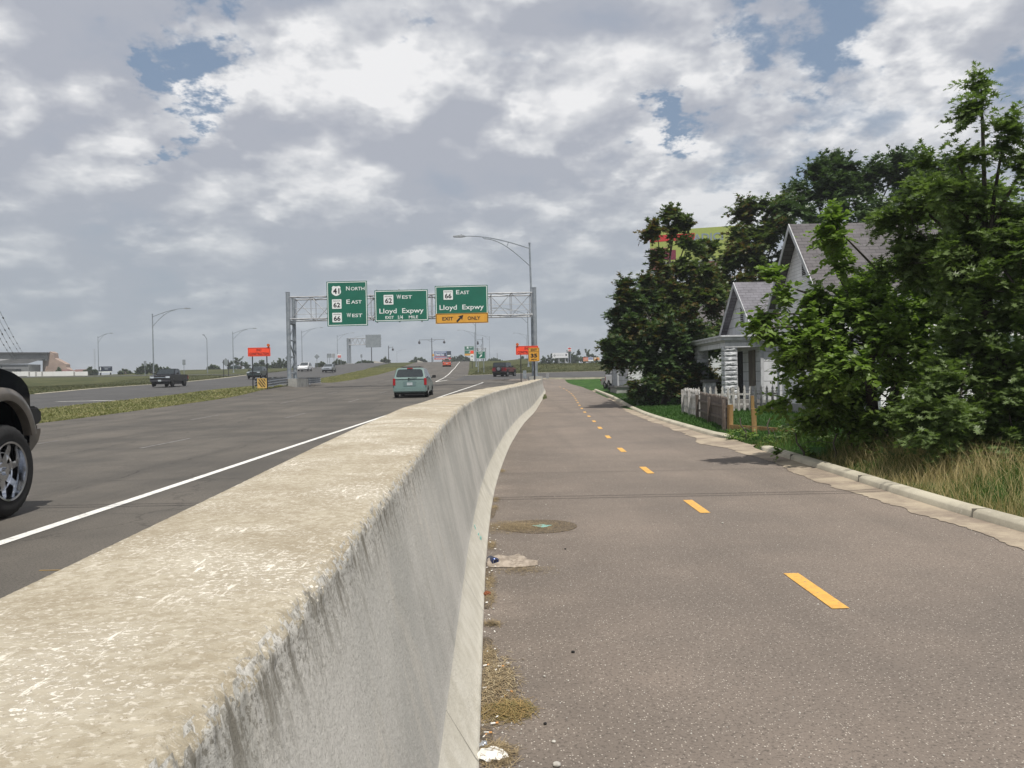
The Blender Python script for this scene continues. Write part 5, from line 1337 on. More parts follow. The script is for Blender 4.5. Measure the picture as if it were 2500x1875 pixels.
def gable_house(name, label, X, Yn, Yf, zbase, ze, zp, length, sid, roofm, ov=.32, vent=None, eave_th=.10):
    """gable end faces -X at plane X; ridge runs along +X"""
    ym = (Yn + Yf) / 2; z0 = 0
    h = thing(name, label, 'house', (X, Yn, 0), 0)
    def Lc(x, y, z): return (x - X, y - Yn, z)
    rise = (zp - ze) / (ym - Yn)
    b = MB()
    pts = [(Yn, zbase), (Yf, zbase), (Yf, ze), (ym, zp - .12), (Yn, ze)]
    b.add([Lc(X, y, z) for y, z in pts] + [Lc(X + length, y, z) for y, z in pts], [(0, 1, 2, 3, 4), (9, 8, 7, 6, 5), (0, 4, 9, 5), (1, 6, 7, 2), (0, 5, 6, 1)])
    b.build('wall', sid, h)
    b = MB(); b.box(Lc(X - .03, Yn - .03, -.2), Lc(X + length + .03, Yf + .03, zbase + .02)); b.build('foundation', MATS['grey_concrete'], h)
    r_ = MB()
    for s, ya in ((-1, Yn), (1, Yf)):
        yo = ya + s * ov; zo = ze - rise * ov
        A = [Lc(X - ov, yo, zo), Lc(X + length + ov, yo, zo), Lc(X + length + ov, ym, zp), Lc(X - ov, ym, zp)]
        B = [(x, y, z + .07) for x, y, z in A]
        r_.add(A + B, [(0, 1, 2, 3), (4, 5, 6, 7), (0, 1, 5, 4), (1, 2, 6, 5), (2, 3, 7, 6), (3, 0, 4, 7)])
    rf = r_.build('roof', roofm, h)
    for s, ya in ((-1, Yn), (1, Yf)):
        yo = ya + s * ov; zo = ze - rise * ov
        b = MB(); A = [Lc(X - ov - .025, yo, zo - .14), Lc(X - ov - .025, ym, zp - .14), Lc(X - ov - .025, ym, zp + .075), Lc(X - ov - .025, yo, zo + .075)]
        B = [(x + .03, y, z) for x, y, z in A]; b.add(A + B, [(0, 1, 2, 3), (7, 6, 5, 4), (0, 1, 5, 4), (1, 2, 6, 5), (2, 3, 7, 6), (3, 0, 4, 7)]); b.build('bargeboard', htrim, h)
        b = MB(); yy0, yy1 = sorted((yo + s * .003, yo + s * .03)); b.box(Lc(X - ov, yy0, zo - .10), Lc(X + length + ov, yy1, zo + .03)); b.build('fascia', htrim, h)
    if vent:
        vy, vz, vw, vh = vent
        b = MB(); b.box(Lc(X - .03, vy - vw / 2 - .05, vz - vh / 2 - .05), Lc(X - .004, vy + vw / 2 + .05, vz + vh / 2 + .05)); f = b.build('vent', htrim, h)
        b = MB()
        for k in range(9): z = vz - vh / 2 + vh * (k + .5) / 9; b.box(Lc(X - .045, vy - vw / 2, z - vh / 30), Lc(X - .031, vy + vw / 2, z + vh / 30))
        b.build('louvre', dk, f)
    b = MB(); b.box(Lc(X - .025, Yn - .028, zbase), Lc(X + .10, Yn - .003, ze)); b.box(Lc(X - .028, Yn - .003, zbase), Lc(X - .003, Yn + .10, ze)); b.build('corner_board', htrim, h)
    return h, Lc

h1, L1 = gable_house('house', 'small weathered white cottage with rock-faced porch pillars and grey roof', 10.05, 33.0, 38.4, .45, 3.2, 5.45, 6.5, sid1, shg1, vent=(35.5, 4.05, .45, .75))
def porch():
    b = MB(); b.box(L1(8.45, 32.9, 2.88), L1(10.3, 38.75, 3.06)); b.build('porch_roof', htrim, h1, bevel=.02)
    b = MB(); b.box(L1(8.40, 32.84, 3.0), L1(10.3, 38.8, 3.09)); b.build('gutter', mat('gutter_white', (.55, .56, .58), .5), h1, bevel=.02)
    b = MB(); b.box(L1(8.62, 33.02, 2.60), L1(8.85, 38.6, 2.879)); b.box(L1(8.85, 33.02, 2.60), L1(10.02, 33.24, 2.879)); b.build('porch_beam', sid1, h1)
    b = MB(); b.box(L1(8.55, 33.0, 0), L1(10.05, 38.6, .48)); b.build('porch_floor', asphshade, h1)
    for y in (33.08, 37.95):
        p_ = MB(); z = 0.3; k = 0
        while z < 2.58:
            hh = .195; lo = (8.60, y); hi = (9.12, y + .5)
            p_.box(L1(lo[0], lo[1], z), L1(hi[0], hi[1], z + hh - .012))
            for face in (0, 1):      # quarry-faced front: rough bulge fading to the joints
                nu, nv = 8, 4; vs = []
                for jv in range(nv + 1):
                    for iu in range(nu + 1):
                        u, v_ = iu / nu, jv / nv
                        ed = min(u, 1 - u, .22) / .22 * min(v_, 1 - v_, .3) / .3
                        o_ = ed * (.028 + .045 * (noise.noise(Vector((u * 3.3 + k * 5.1, v_ * 2.2, face * 7 + y))) + .25))
                        if face == 0: vs.append(L1(lo[0] + (hi[0] - lo[0]) * u, lo[1] - max(.001, o_), z + .004 + (hh - .02) * v_))
                        else: vs.append(L1(lo[0] - max(.001, o_), hi[1] - (hi[1] - lo[1]) * u, z + .004 + (hh - .02) * v_))
                p_.add(vs, [(a_ * (nu + 1) + c_, a_ * (nu + 1) + c_ + 1, (a_ + 1) * (nu + 1) + c_ + 1, (a_ + 1) * (nu + 1) + c_) for a_ in range(nv) for c_ in range(nu)])
            z += hh; k += 1
        p_.build('porch_pillar', block_m, h1)
    b = MB(); b.box(L1(8.55, 36.3, .3), L1(9.05, 36.75, 1.18)); pr = b.build('porch_pier', block_m, h1, bevel=.02)
    b = MB(); b.box(L1(8.47, 36.22, 1.183), L1(9.13, 36.83, 1.30)); b.build('pier_cap', mat('cap_grey', (.13, .13, .13), .9), pr)
    # door and boarded window in the gable wall, seen through the porch
    b = MB(); b.box(L1(10.0, 35.6, .5), L1(10.045, 36.55, 2.5)); d = b.build('door', mat('door_dark', (.03, .028, .03), .6), h1)
    b = MB(); b.disc(L1(9.98, 35.7, 1.5), .03, (1, 0, 0), .05, 8); b.build('handle', chrome, d)
    b = MB(); b.box(L1(10.0, 33.75, 1.0), L1(10.045, 34.6, 2.5)); w_ = b.build('window', sill_m, h1)
    b = MB(); b.box(L1(9.97, 33.68, .94), L1(10.046, 34.67, 1.0)); b.build('sill', htrim, w_)
    # side wall window
    b = MB(); b.box(L1(12.0, 32.955, 1.1), L1(12.7, 32.996, 2.4)); w_ = b.build('window', glass, h1)
    b = MB(); b.box(L1(11.93, 32.94, 2.4), L1(12.77, 32.994, 2.48)); b.box(L1(11.93, 32.94, 1.02), L1(12.77, 32.994, 1.1)); b.build('frame', htrim, w_)
porch()
h2, L2 = gable_house('house', 'taller white clapboard house with dark shingle roof behind the leafy mulberry', 10.16, 26.5, 30.8, .4, 4.36, 6.65, 6.2, sid2, shg2, ov=.38, vent=(28.2, 5.15, .42, .55))
b = MB(); b.tube([L2(10.05, 30.9, .5), L2(10.05, 30.9, 4.1)], .045, 8); b.build('downpipe', htrim, h2, smooth=40)
for x in (11.4, 13.4):
    b = MB(); b.box(L2(x, 26.45, 1.3), L2(x + .8, 26.496, 2.6)); w_ = b.build('window', glass, h2)
    b = MB()
    for (a, c_, d_, e) in ((-.08, .88, 2.6, 2.68), (-.08, .88, 1.2, 1.3), (-.08, 0, 1.3, 2.6), (.8, .88, 1.3, 2.6), (0, .8, 1.93, 1.97)): b.box(L2(x + a, 26.42, d_), L2(x + c_, 26.494, e))
    b.build('frame', htrim, w_)
# lean-to at the back of house 2, side toward the camera
b = MB(); b.box(L2(11.2, 24.9, .3), L2(15.5, 26.49, 2.6)); b.add([L2(11.0, 24.7, 2.6), L2(15.7, 24.7, 2.6), L2(15.7, 26.48, 3.15), L2(11.0, 26.48, 3.15), L2(11.0, 24.7, 2.52), L2(15.7, 24.7, 2.52), L2(15.7, 26.48, 3.07), L2(11.0, 26.48, 3.07)], [(0, 1, 2, 3), (7, 6, 5, 4), (0, 1, 5, 4), (1, 2, 6, 5), (3, 0, 4, 7)]); b.build('lean_to', sid2, h2)
# far white house with block porch, mostly hidden by trees
h3, L3 = gable_house('house', 'far white house hidden by the dark trees, with a block porch base', 8.6, 60.5, 66.5, .7, 5.2, 8.2, 8, sid1, shg2)
zz = H(8, 61)
b = MB(); b.box(L3(7.55, 59.3, zz - .2), L3(8.62, 63, .72)); b.build('porch_base', MATS['grey_concrete'], h3, bevel=.02)
b = MB(); b.box(L3(7.4, 59.2, .723), L3(8.64, 63.1, .85)); b.build('porch_slab', mat('cap_grey', (.13, .13, .13), .9), h3, bevel=.01)
for y in (59.5, 62.8):
    b = MB(); b.tube([L3(7.7, y, .85), L3(7.7, y, 3.0)], .05, 8); b.build('porch_post', htrim, h3)
b = MB(); b.box(L3(7.3, 59.1, 3.0), L3(8.62, 63.2, 3.15)); b.build('porch_roof', htrim, h3)
b = MB(); b.box((0, 0, -.3), (.45, .22, 2.6)); o = b.build('white_post', mat('post_white', (.62, .64, .67), .6), None, loc=(7.95, 64.9, H(8, 65))); o.name = 'fence_panel'
tag(o, 'tall white vinyl panel at the corner of the far white house', 'fence')
# beige building at the right edge
bb = thing('house', 'beige upper storey with dark eave, peeping out behind the pin oak', 'house', (20.6, 34, 0))
b = MB(); b.box((0, 0, 0), (9, 7, 8.05)); b.build('wall', mat('beige_wall', (.40, .38, .30), .85, scale=.6), bb)
b = MB(); b.add([(-.5, -.5, 8.052), (9.5, -.5, 8.052), (9.5, 7.5, 8.052), (-.5, 7.5, 8.052), (-.5, -.5, 8.3), (9.5, -.5, 8.3), (9.5, 7.5, 8.3), (-.5, 7.5, 8.3)], [(0, 1, 2, 3), (4, 5, 6, 7), (0, 1, 5, 4), (1, 2, 6, 5), (2, 3, 7, 6), (3, 0, 4, 7)])
b.build('roof', shg2, bb)

# ---------------- fences ----------------
wood_w = mat('peeling_white_wood', (.50, .49, .48), .85, col2=(.30, .28, .26), scale=5, stretch=(3, 3, .6), lo=.4, hi=.6, col3=(.17, .15, .13), scale3=16, lo3=.55, hi3=.66)
wood_d = mat('weathered_wood', (.12, .095, .08), .9, col2=(.07, .055, .045), scale=5, stretch=(4, 4, .4), col3=(.30, .28, .26), scale3=14, lo3=.62, hi3=.7)
post_y = mat('treated_post', (.34, .215, .085), .85, col2=(.24, .145, .055), scale=4, stretch=(3, 3, .5), col3=(.16, .08, .03), scale3=12, lo3=.62, hi3=.68)
def picket(b, M, h_, wd=.085, th=.022, pointed=True, z0=.05):
    w2 = wd / 2
    if pointed: pts = [(-w2, z0), (w2, z0), (w2, h_ - .20), (w2 * .55, h_ - .185), (w2 * 1.05, h_ - .12), (0, h_), (-w2 * 1.05, h_ - .12), (-w2 * .55, h_ - .185), (-w2, h_ - .20)]
    else: pts = [(-w2, z0), (w2, z0), (w2, h_ - .05), (0, h_), (-w2, h_ - .05)]
    b.prism(pts, 1, 0, th, 0, M)
def picket_fence(label, p0, p1, gap, h_, m, wd=.085, pointed=True, jit=.015, railz=(.28, .66)):
    p0, p1 = Vector(p0), Vector(p1); d = p1 - p0; l = d.length; ang = math.atan2(d.y, d.x)
    f = thing('picket_fence', label, 'fence', (p0.x, p0.y, H(p0.x, p0.y)), ang, 'fences around the front yard')
    zz = H(p1.x, p1.y) - H(p0.x, p0.y)
    n = int(l / gap)
    b = MB()
    for z in railz: b.box((0, .024, z - .035), (l, .06, z + .035))
    b.build('rail', m, f)
    for k in range(n):
        b = MB(); x = (k + .5) * gap
        M = Matrix.Translation((x, 0, zz * x / l + rnd.uniform(-jit, jit))) @ Matrix.Rotation(rnd.uniform(-.03, .03), 4, 'Y')
        picket(b, M, h_ * rnd.uniform(.97, 1.02), wd, pointed=pointed); b.build('picket', m, f)
    for x in (0.03, l / 2, l - .03):
        b = MB(); b.box((x - .045, .062, -.2), (x + .045, .15, h_ * .93)); b.build('post', m, f)
    return f
picket_fence('white picket fence with pointed tops running in front of the cottage porch', (6.42, 30.4), (10.1, 30.9), .22, .98, wood_w, .095)
picket_fence('short peeling white corner stretch of the picket fence by the lawn', (6.10, 26.6), (6.40, 30.3), .16, .95, wood_w, .11)
picket_fence('dark weathered close-boarded stretch of low fence nearest the kerb', (5.50, 20.9), (6.08, 26.5), .115, .86, wood_d, .10, pointed=False, railz=(.3, .62))
def ypost(label, px, pyt, Y, wd=.115):
    p = at(px, pyt, Y); z0 = H(p.x, Y); h_ = p.z - z0
    b = MB(); n = 8
    b.box((-wd / 2, -wd / 2, -.3), (wd / 2, wd / 2, h_)); o = b.build('timber_post', post_y, None, bevel=.008, loc=(p.x, Y, z0)); o.rotation_euler = (0, R(rnd.uniform(-1.5, 1.5)), R(rnd.uniform(-20, 20)))
    tag(o, label, 'post', 'yellow timber posts in the yard opening')
ypost('yellow timber post at the end of the weathered fence', 1781.5, 988, 20.8)
ypost('yellow timber post standing beside the kerb gap, with knots', 1841, 997, 19.2)
ypost('yellow timber post half hidden in front of the white pickets', 1837, 966, 27.5)
b = MB(); b.box((0, 0, 0), (2.3, .05, .17)); o = b.build('timber_board', post_y, None, bevel=.005); o.location = (5.48, 20.75, H(5.5, 20.7)); o.rotation_euler = (0, 0, math.atan2(-1.5, .62)); tag(o, 'low timber board on edge between the two nearer yellow posts', 'board')

# ---------------- trees ----------------
bark = mat('bark', (.10, .085, .07), .95, col2=(.05, .042, .035), scale=6, stretch=(1, 1, .3), bump=.8, bscale=14)
lf_mul = leafmat('mulberry_leaf', (.115, .178, .036), (.205, .295, .080), None, .44)
lf_oak = leafmat('pin_oak_leaf', (.095, .140, .042), (.175, .240, .090), None, .42)
lf_dark = leafmat('dark_leaf', (.050, .086, .034), (.086, .138, .058), (.10, .075, .025), .36)
lf_rust = leafmat('rusty_leaf', (.058, .094, .032), (.110, .148, .048), (.12, .080, .026), .38)
lf_far = leafmat('far_leaf', (.050, .085, .036), (.078, .120, .052), None, .28)
lf_hazy = leafmat('haze_pale_leaf', (.085, .115, .065), (.12, .15, .085), None, .2)  # distance haze mixed into the leaf colour
lf_haze_mid = leafmat('haze_mid_leaf', (.060, .092, .046), (.090, .125, .064), None, .25)  # skyline green, paled in the colour itself to suggest haze

LEAF = {
 'ovate': ([(0, 0, 0), (.34, .16, .05), (.40, .42, .06), (.24, .74, .04), (0, 1.0, -.02), (-.24, .74, .04), (-.40, .42, .06), (-.34, .16, .05)], [(0, 1, 2, 3, 4), (0, 4, 5, 6, 7)]),
 'lobed': ([(0, 0, 0), (.06, .25, .0), (.42, .22, .04), (.12, .42, .0), (.50, .60, .05), (.12, .62, .0), (.26, .92, .03), (0, .82, 0), (0, 1.05, -.02), (0, .82, 0), (-.26, .92, .03), (-.12, .62, 0), (-.50, .60, .05), (-.12, .42, 0), (-.42, .22, .04), (-.06, .25, 0)],
           [(0, 1, 2, 3), (0, 3, 4, 5), (0, 5, 6, 7), (0, 7, 8), (0, 8, 9), (0, 9, 10, 11), (0, 11, 12, 13), (0, 13, 14, 15)]),
 'lance': ([(0, 0, 0), (.16, .35, .03), (0, 1, -.04), (-.16, .35, .03)], [(0, 1, 2, 3)]),
 'card': ([(-.5, 0, 0), (.5, .1, .1), (.35, .9, 0), (-.3, 1.0, .1)], [(0, 1, 2, 3)]),
 'spray': ([(0, 0, 0), (.5, .2, .1), (.28, .42, 0), (.55, .8, .1), (.1, .7, 0), (-.1, 1.1, .1), (-.22, .6, 0), (-.6, .65, .1), (-.3, .3, 0)], [(0, 1, 2), (0, 2, 3, 4), (0, 4, 5, 6), (0, 6, 7, 8)]),
}
def leaves_mesh(name, pos, dirs, ups, size, kind, m, parent):
    tv, tf = LEAF[kind]; tv = np.array(tv); n = len(pos)
    d = dirs / np.linalg.norm(dirs, axis=1, keepdims=True)
    s = np.cross(d, ups); s /= (np.linalg.norm(s, axis=1, keepdims=True) + 1e-9); u = np.cross(s, d)
    k = len(tv)
    V = pos[:, None, :] + size[:, None, None] * (tv[None, :, 0:1] * s[:, None, :] + tv[None, :, 1:2] * d[:, None, :] + tv[None, :, 2:3] * u[:, None, :])
    V = V.reshape(-1, 3)
    tfl = np.concatenate([np.array(f) for f in tf]); sz = np.array([len(f) for f in tf])
    flat = (tfl[None, :] + (np.arange(n) * k)[:, None]).ravel()
    return raw_mesh(name, V, k, (flat, np.tile(sz, n)), m, parent=parent)

def tree(name, label, base, trunk_h, trunk_r, lobes, leaf, lsize, m, group=None, cat='tree', twigs=14, per=12, spread=.9, droop=.25, seed=1, shell=.55, tr_show=True, trunks=1, upw=.4):
    """lobes: (cx,cy,cz, rx,ry,rz, n_branches) world coordinates. Each branch runs from the stem into the lobe, carrying twigs with leaves."""
    g = np.random.default_rng(seed); bx, by = base; z0 = H(bx, by)
    t = thing(name, label, cat, (bx, by, z0), 0, group)
    O = np.array([bx, by, z0])
    wood = MB(); stems = []
    top = Vector((0, 0, trunk_h))
    b = MB()
    for k in range(trunks):
        ox = (0 if trunks == 1 else .25 * math.cos(k * 2.1)); oy = (0 if trunks == 1 else .25 * math.sin(k * 2.1))
        ax, ay = (0, 0) if trunks == 1 else (.25 * trunk_h * math.cos(k * 2.1 + .3), .25 * trunk_h * math.sin(k * 2.1 + .3))
        pts = [(ox, oy, -.2), (ox + ax * .3 + .05, oy + ay * .3, trunk_h * .35), (ox + ax * .65 - .03, oy + ay * .65, trunk_h * .7), (ox + ax, oy + ay, trunk_h)]
        b.tube(pts, [trunk_r * 1.15, trunk_r * .9, trunk_r * .7, trunk_r * .5], 9); stems.append([Vector(p) for p in pts])
    tk = b.build('trunk', bark, t, smooth=60)
    limb = MB(); P_, D_, U_, S_ = [], [], [], []
    for (cx, cy, cz, rx, ry, rz_, nb) in lobes:
        c = np.array([cx, cy, cz]) - O
        stem = stems[int(g.integers(len(stems)))]
        # a main limb into the lobe
        s0 = stem[2].lerp(stem[3], float(g.random())) if c[2] > trunk_h * .6 else stem[1].lerp(stem[2], float(g.random()))
        ce = Vector(c)
        mid = s0.lerp(ce, .5) + Vector((0, 0, .12 * (ce - s0).length))
        lp = [s0, s0.lerp(mid, .5) + Vector((0, 0, .03)), mid, mid.lerp(ce, .6), ce]
        rr = trunk_r * .30
        limb.tube(lp, [rr, rr * .85, rr * .65, rr * .45, rr * .25], 6)
        for _ in range(nb):
            v = g.normal(size=3); v /= np.linalg.norm(v); v[2] = v[2] * .9 + .12
            rad = shell + (1.05 - shell) * g.random() ** .6
            e = c + v * np.array([rx, ry, rz_]) * rad
            s = c + v * np.array([rx, ry, rz_]) * rad * .35 + g.normal(size=3) * .05 * rx
            s, e = Vector(s), Vector(e)
            ln = (e - s).length
            md = s.lerp(e, .5) + Vector((0, 0, .10 * ln))
            limb.tube([s, md, e], [rr * .18, rr * .12, rr * .05], 4, cap=False)
            nt_ = twigs
            for q in range(nt_):
                tq = .25 + .75 * (q + g.random()) / nt_
                a = s.lerp(md, tq * 2) if tq < .5 else md.lerp(e, tq * 2 - 1)
                dv = (np.array(e - s) / max(ln, 1e-6)) * .55 + g.normal(size=3) * .55; dv[2] += upw * .5
                dv /= np.linalg.norm(dv); tl = spread * (.5 + .7 * g.random()) * (1.15 - .4 * tq)
                if q == nt_ - 1: dv = np.array(e - s) / max(ln, 1e-6) + np.array([0, 0, .3]); dv /= np.linalg.norm(dv); tl *= 1.3
                tt = (np.arange(per) + g.random(per) * .8) / per
                pos = np.array(a)[None, :] + dv[None, :] * (tt * tl)[:, None]
                pos[:, 2] -= droop * tl * tt ** 2
                side = np.cross(dv, [0, 0, 1.0]); side /= np.linalg.norm(side) + 1e-9
                sg = np.where(np.arange(per) % 2 == 0, 1.0, -1.0)[:, None]
                dd = sg * side[None, :] * .8 + dv[None, :] * .55 + g.normal(size=(per, 3)) * .28
                dd[:, 2] -= .25
                P_.append(pos); D_.append(dd); U_.append(np.array([0, 0, 1.0])[None, :] + g.normal(size=(per, 3)) * .38)
                S_.append(lsize * (.6 + .55 * g.random(per)) * (1.1 - .35 * tt))
    limb.build('branches', bark, t, fix=False)
    P_ = np.concatenate(P_); D_ = np.concatenate(D_); U_ = np.concatenate(U_); S_ = np.concatenate(S_)
    leaves_mesh('crown', P_, D_, U_, S_, leaf, m, t)
    return t, len(P_)

def W(px, py, Y): p = at(px, py, Y); return p.x, p.y, p.z
def lobe(px, py, Y, rpx, rpy, n, depth=1.0):
    x, y, z = W(px, py, Y); k = Y / FPX
    return (x, y, z, rpx * k, max(rpx, rpy) * k * depth * .8, rpy * k, n)

tot = 0
# mulberry leaning out over the path
Y = 13.2
lb = [lobe(2030, 640, Y, 30, 60, 4), lobe(2045, 560, 12.8, 16, 50, 3), lobe(1955, 745, Y, 60, 24, 3), lobe(1920, 850, 13.4, 70, 36, 4), lobe(2070, 790, Y, 110, 80, 14), lobe(2210, 730, 13.8, 110, 90, 14), lobe(2260, 660, 14, 60, 60, 7), lobe(2120, 700, 13.6, 30, 50, 4),
      lobe(1980, 900, Y, 100, 80, 11), lobe(2120, 880, 12.6, 130, 100, 15), lobe(2010, 1000, 14, 110, 60, 9), lobe(2180, 980, 13.6, 120, 70, 10), lobe(1895, 690, 13.0, 26, 9, 1), lobe(1865, 765, 12.9, 34, 9, 1), lobe(1985, 830, 12.9, 70, 40, 6), lobe(1875, 800, 12.8, 36, 10, 1), lobe(2160, 790, 15.2, 130, 120, 10), lobe(2110, 1060, 13.5, 110, 50, 7),
      lobe(1945, 970, 13.2, 60, 40, 3), lobe(2330, 900, 13.6, 120, 150, 10)]
r_, n = tree('mulberry_tree', 'bright green leafy mulberry leaning over the kerb in front of the taller house', (6.1, 14.0), 2.0, .11, lb, 'ovate', .118, lf_mul, twigs=18, per=13, spread=.46, seed=3, shell=.45, trunks=3, upw=.5); tot += n
# pin oak at the right edge
lb = [lobe(2395, 215, 11.2, 14, 36, 1), lobe(2400, 285, 11.2, 35, 40, 2), lobe(2450, 340, 11, 50, 50, 3), lobe(2330, 380, 11.2, 50, 26, 2), lobe(2480, 440, 11, 70, 60, 3), lobe(2310, 480, 11.4, 90, 50, 6), lobe(2400, 580, 11.3, 130, 90, 13),
      lobe(2300, 640, 11.8, 130, 110, 16), lobe(2480, 700, 11, 110, 120, 14), lobe(2370, 800, 11.6, 140, 110, 17), lobe(2230, 560, 12.2, 80, 60, 8), lobe(2230, 490, 12.4, 50, 30, 3), lobe(2200, 640, 12.6, 70, 60, 7), lobe(2290, 410, 11.8, 30, 20, 1), lobe(2460, 900, 11.2, 110, 100, 13), lobe(2350, 960, 11.2, 130, 80, 14),
      lobe(2320, 1050, 10.8, 120, 60, 12), lobe(2470, 1040, 11, 90, 80, 11), lobe(2560, 600, 11.6, 110, 200, 10), lobe(2570, 900, 11.6, 110, 180, 10), lobe(2400, 1110, 11.2, 130, 40, 8)]
r_, n = tree('pin_oak', 'tall pin oak with pointed lobed leaves filling the right edge', (6.75, 11.6), 3.2, .13, lb, 'lobed', .135, lf_oak, twigs=17, per=11, spread=.45, seed=5, shell=.4, upw=.3); tot += n
# fill behind the two
lb = [lobe(2300, 820, 16, 200, 160, 16), lobe(2450, 980, 15, 130, 120, 11), lobe(2200, 950, 16, 130, 120, 10), lobe(2460, 620, 16, 130, 180, 12), lobe(2350, 520, 18, 130, 90, 8)]
r_, n = tree('bushy_tree', 'dark bushy tree crowded between the mulberry and the pin oak', (8.8, 16.2), 2.2, .10, lb, 'ovate', .13, lf_oak, twigs=18, per=12, spread=.6, seed=8, trunks=2); tot += n
lb = [(10.6, 14.0, 2.2, 1.8, 1.8, 1.8, 16), (12.8, 15.5, 2.6, 2.0, 2.0, 2.2, 16), (9.2, 12.3, 1.4, 1.2, 1.2, 1.1, 10), (12.0, 19.0, 3.2, 2.4, 2.2, 2.4, 14)]
r_, n = tree('bushy_tree', 'bushy tree just right of the pin oak, mostly outside the picture', (11.2, 15.2), 2.2, .12, lb, 'ovate', .16, lf_oak, twigs=14, per=10, spread=.7, seed=9, trunks=2); tot += n
# dark tree beyond house 2
lb = [lobe(1990, 470, 44, 75, 60, 9), lobe(2080, 430, 45, 80, 55, 10), lobe(2180, 430, 45, 80, 60, 10), lobe(2270, 440, 44, 60, 60, 8), lobe(1960, 540, 43, 55, 50, 6), lobe(2100, 520, 44, 160, 70, 14), lobe(2250, 540, 44, 90, 80, 9), lobe(2350, 480, 46, 60, 70, 7), lobe(2040, 410, 44, 40, 30, 4), lobe(2150, 600, 44, 160, 90, 8)]
r_, n = tree('dense_tree', 'wide dark tree rising behind the taller house roof', (17.8, 44), 5, .3, lb, 'spray', .30, lf_far, twigs=20, per=10, spread=1.3, seed=12, shell=.5, upw=.8); tot += n
# rusty maple behind the cottage
lb = [lobe(1850, 540, 48, 65, 45, 9), lobe(1900, 600, 47, 60, 70, 10), lobe(1820, 620, 47, 70, 60, 11), lobe(1860, 700, 46, 80, 60, 10), lobe(1780, 710, 46, 60, 60, 9), lobe(1920, 520, 49, 40, 40, 5), lobe(1800, 790, 45, 70, 60, 8), lobe(1740, 690, 47, 40, 30, 4), lobe(1800, 620, 47, 30, 30, 3)]
r_, n = tree('maple_tree', 'yellow-green maple behind the small cottage, over its roof', (13.6, 46.5), 4, .25, lb, 'spray', .29, lf_rust, twigs=24, per=11, spread=1.1, seed=21, shell=.45, upw=.2); tot += n
# tall reddish-tinged tree of the dark clump
lb = [lobe(1652, 520, 42, 18, 8, 2), lobe(1605, 562, 42, 18, 12, 2), lobe(1640, 570, 42, 10, 14, 1), lobe(1685, 556, 42, 12, 7, 1), lobe(1630, 640, 42, 30, 26, 4), lobe(1690, 665, 42, 38, 36, 5), lobe(1740, 615, 43, 28, 16, 2), lobe(1675, 610, 42, 22, 14, 2), lobe(1600, 700, 42, 45, 38, 6), lobe(1650, 760, 41, 80, 70, 12), lobe(1580, 780, 42, 60, 60, 9), lobe(1720, 720, 43, 50, 60, 7), lobe(1700, 820, 41.5, 70, 70, 9)]
r_, n = tree('maple_tree', 'slender reddish maple with a lone top sprig before the lime billboard', (7.9, 42), 4.2, .2, lb, 'spray', .30, lf_rust, twigs=26, per=11, spread=.8, seed=31, shell=.45, upw=.2); tot += n
lb = [lobe(1560, 720, 40, 50, 40, 6), lobe(1530, 760, 39, 50, 50, 7), lobe(1540, 850, 38.5, 70, 70, 12), lobe(1620, 860, 38, 90, 80, 16), lobe(1530, 890, 39, 45, 40, 7), lobe(1500, 850, 38, 22, 30, 3), lobe(1580, 930, 38, 70, 40, 8), lobe(1680, 900, 38.5, 70, 80, 12), lobe(1640, 950, 38, 80, 30, 7), lobe(1515, 700, 39, 20, 25, 2), lobe(1700, 950, 39, 40, 30, 4), lobe(1640, 800, 39.5, 100, 60, 12)]
r_, n = tree('dark_shrub_tree', 'low dark many-stemmed tree shading the lawn left of the cottage porch', (6.9, 39), 2.4, .14, lb, 'spray', .25, lf_dark, twigs=26, per=12, spread=.75, seed=41, shell=.4, trunks=3, upw=.5); tot += n
lb = [lobe(1600, 900, 47, 90, 70, 10), lobe(1720, 880, 48, 70, 120, 14), lobe(1780, 860, 50, 50, 90, 7), lobe(1760, 930, 43, 40, 50, 5)]
r_, n = tree('dark_shrub_tree', 'dark tree filling the gap between cottage porch and far white house', (9.5, 48), 2.4, .14, lb, 'spray', .26, lf_dark, twigs=22, per=11, spread=1.0, seed=43, shell=.4, trunks=2); tot += n

# low undergrowth
def clump(name, label, base, lobes, leaf, ls, m, seed, per=8, tw=6, spread=.35, group='weedy bushes along the kerb'):
    return tree(name, label, base, .5, .02, lobes, leaf, ls, m, group=group, cat='bush', twigs=tw, per=per, spread=spread, seed=seed, shell=.3, trunks=2)
r_, n = clump('bush', 'low weedy bush at the foot of the mulberry, right of the yellow posts', (6.2, 16.6), [lobe(2000, 1075, 16.5, 110, 35, 10), lobe(2110, 1080, 15.5, 100, 40, 9), lobe(1930, 1060, 17, 60, 25, 5)], 'ovate', .07, lf_oak, 61); tot += n
r_, n = clump('bush', 'leafy vine spilling over the kerb end', (5.3, 18), [lobe(1800, 1062, 18.6, 45, 14, 6), lobe(1850, 1070, 17.8, 50, 18, 7), lobe(1900, 1085, 16.8, 40, 14, 5)], 'ovate', .06, lf_mul, 62, spread=.22); tot += n
r_, n = clump('bush', 'small creeper hanging over the kerb near the dry grass', (4.95, 13.4), [lobe(1905, 1108, 13.8, 14, 8, 3), lobe(1960, 1110, 13.6, 45, 14, 4)], 'ovate', .06, lf_mul, 63, spread=.15, tw=5); tot += n
r_, n = clump('bush', 'dark leafy weeds under the pin oak', (6.7, 10.6), [lobe(2250, 1120, 12, 130, 45, 12), lobe(2420, 1150, 10.6, 110, 45, 10), lobe(2150, 1120, 13.2, 80, 35, 7)], 'lance', .09, lf_oak, 64); tot += n

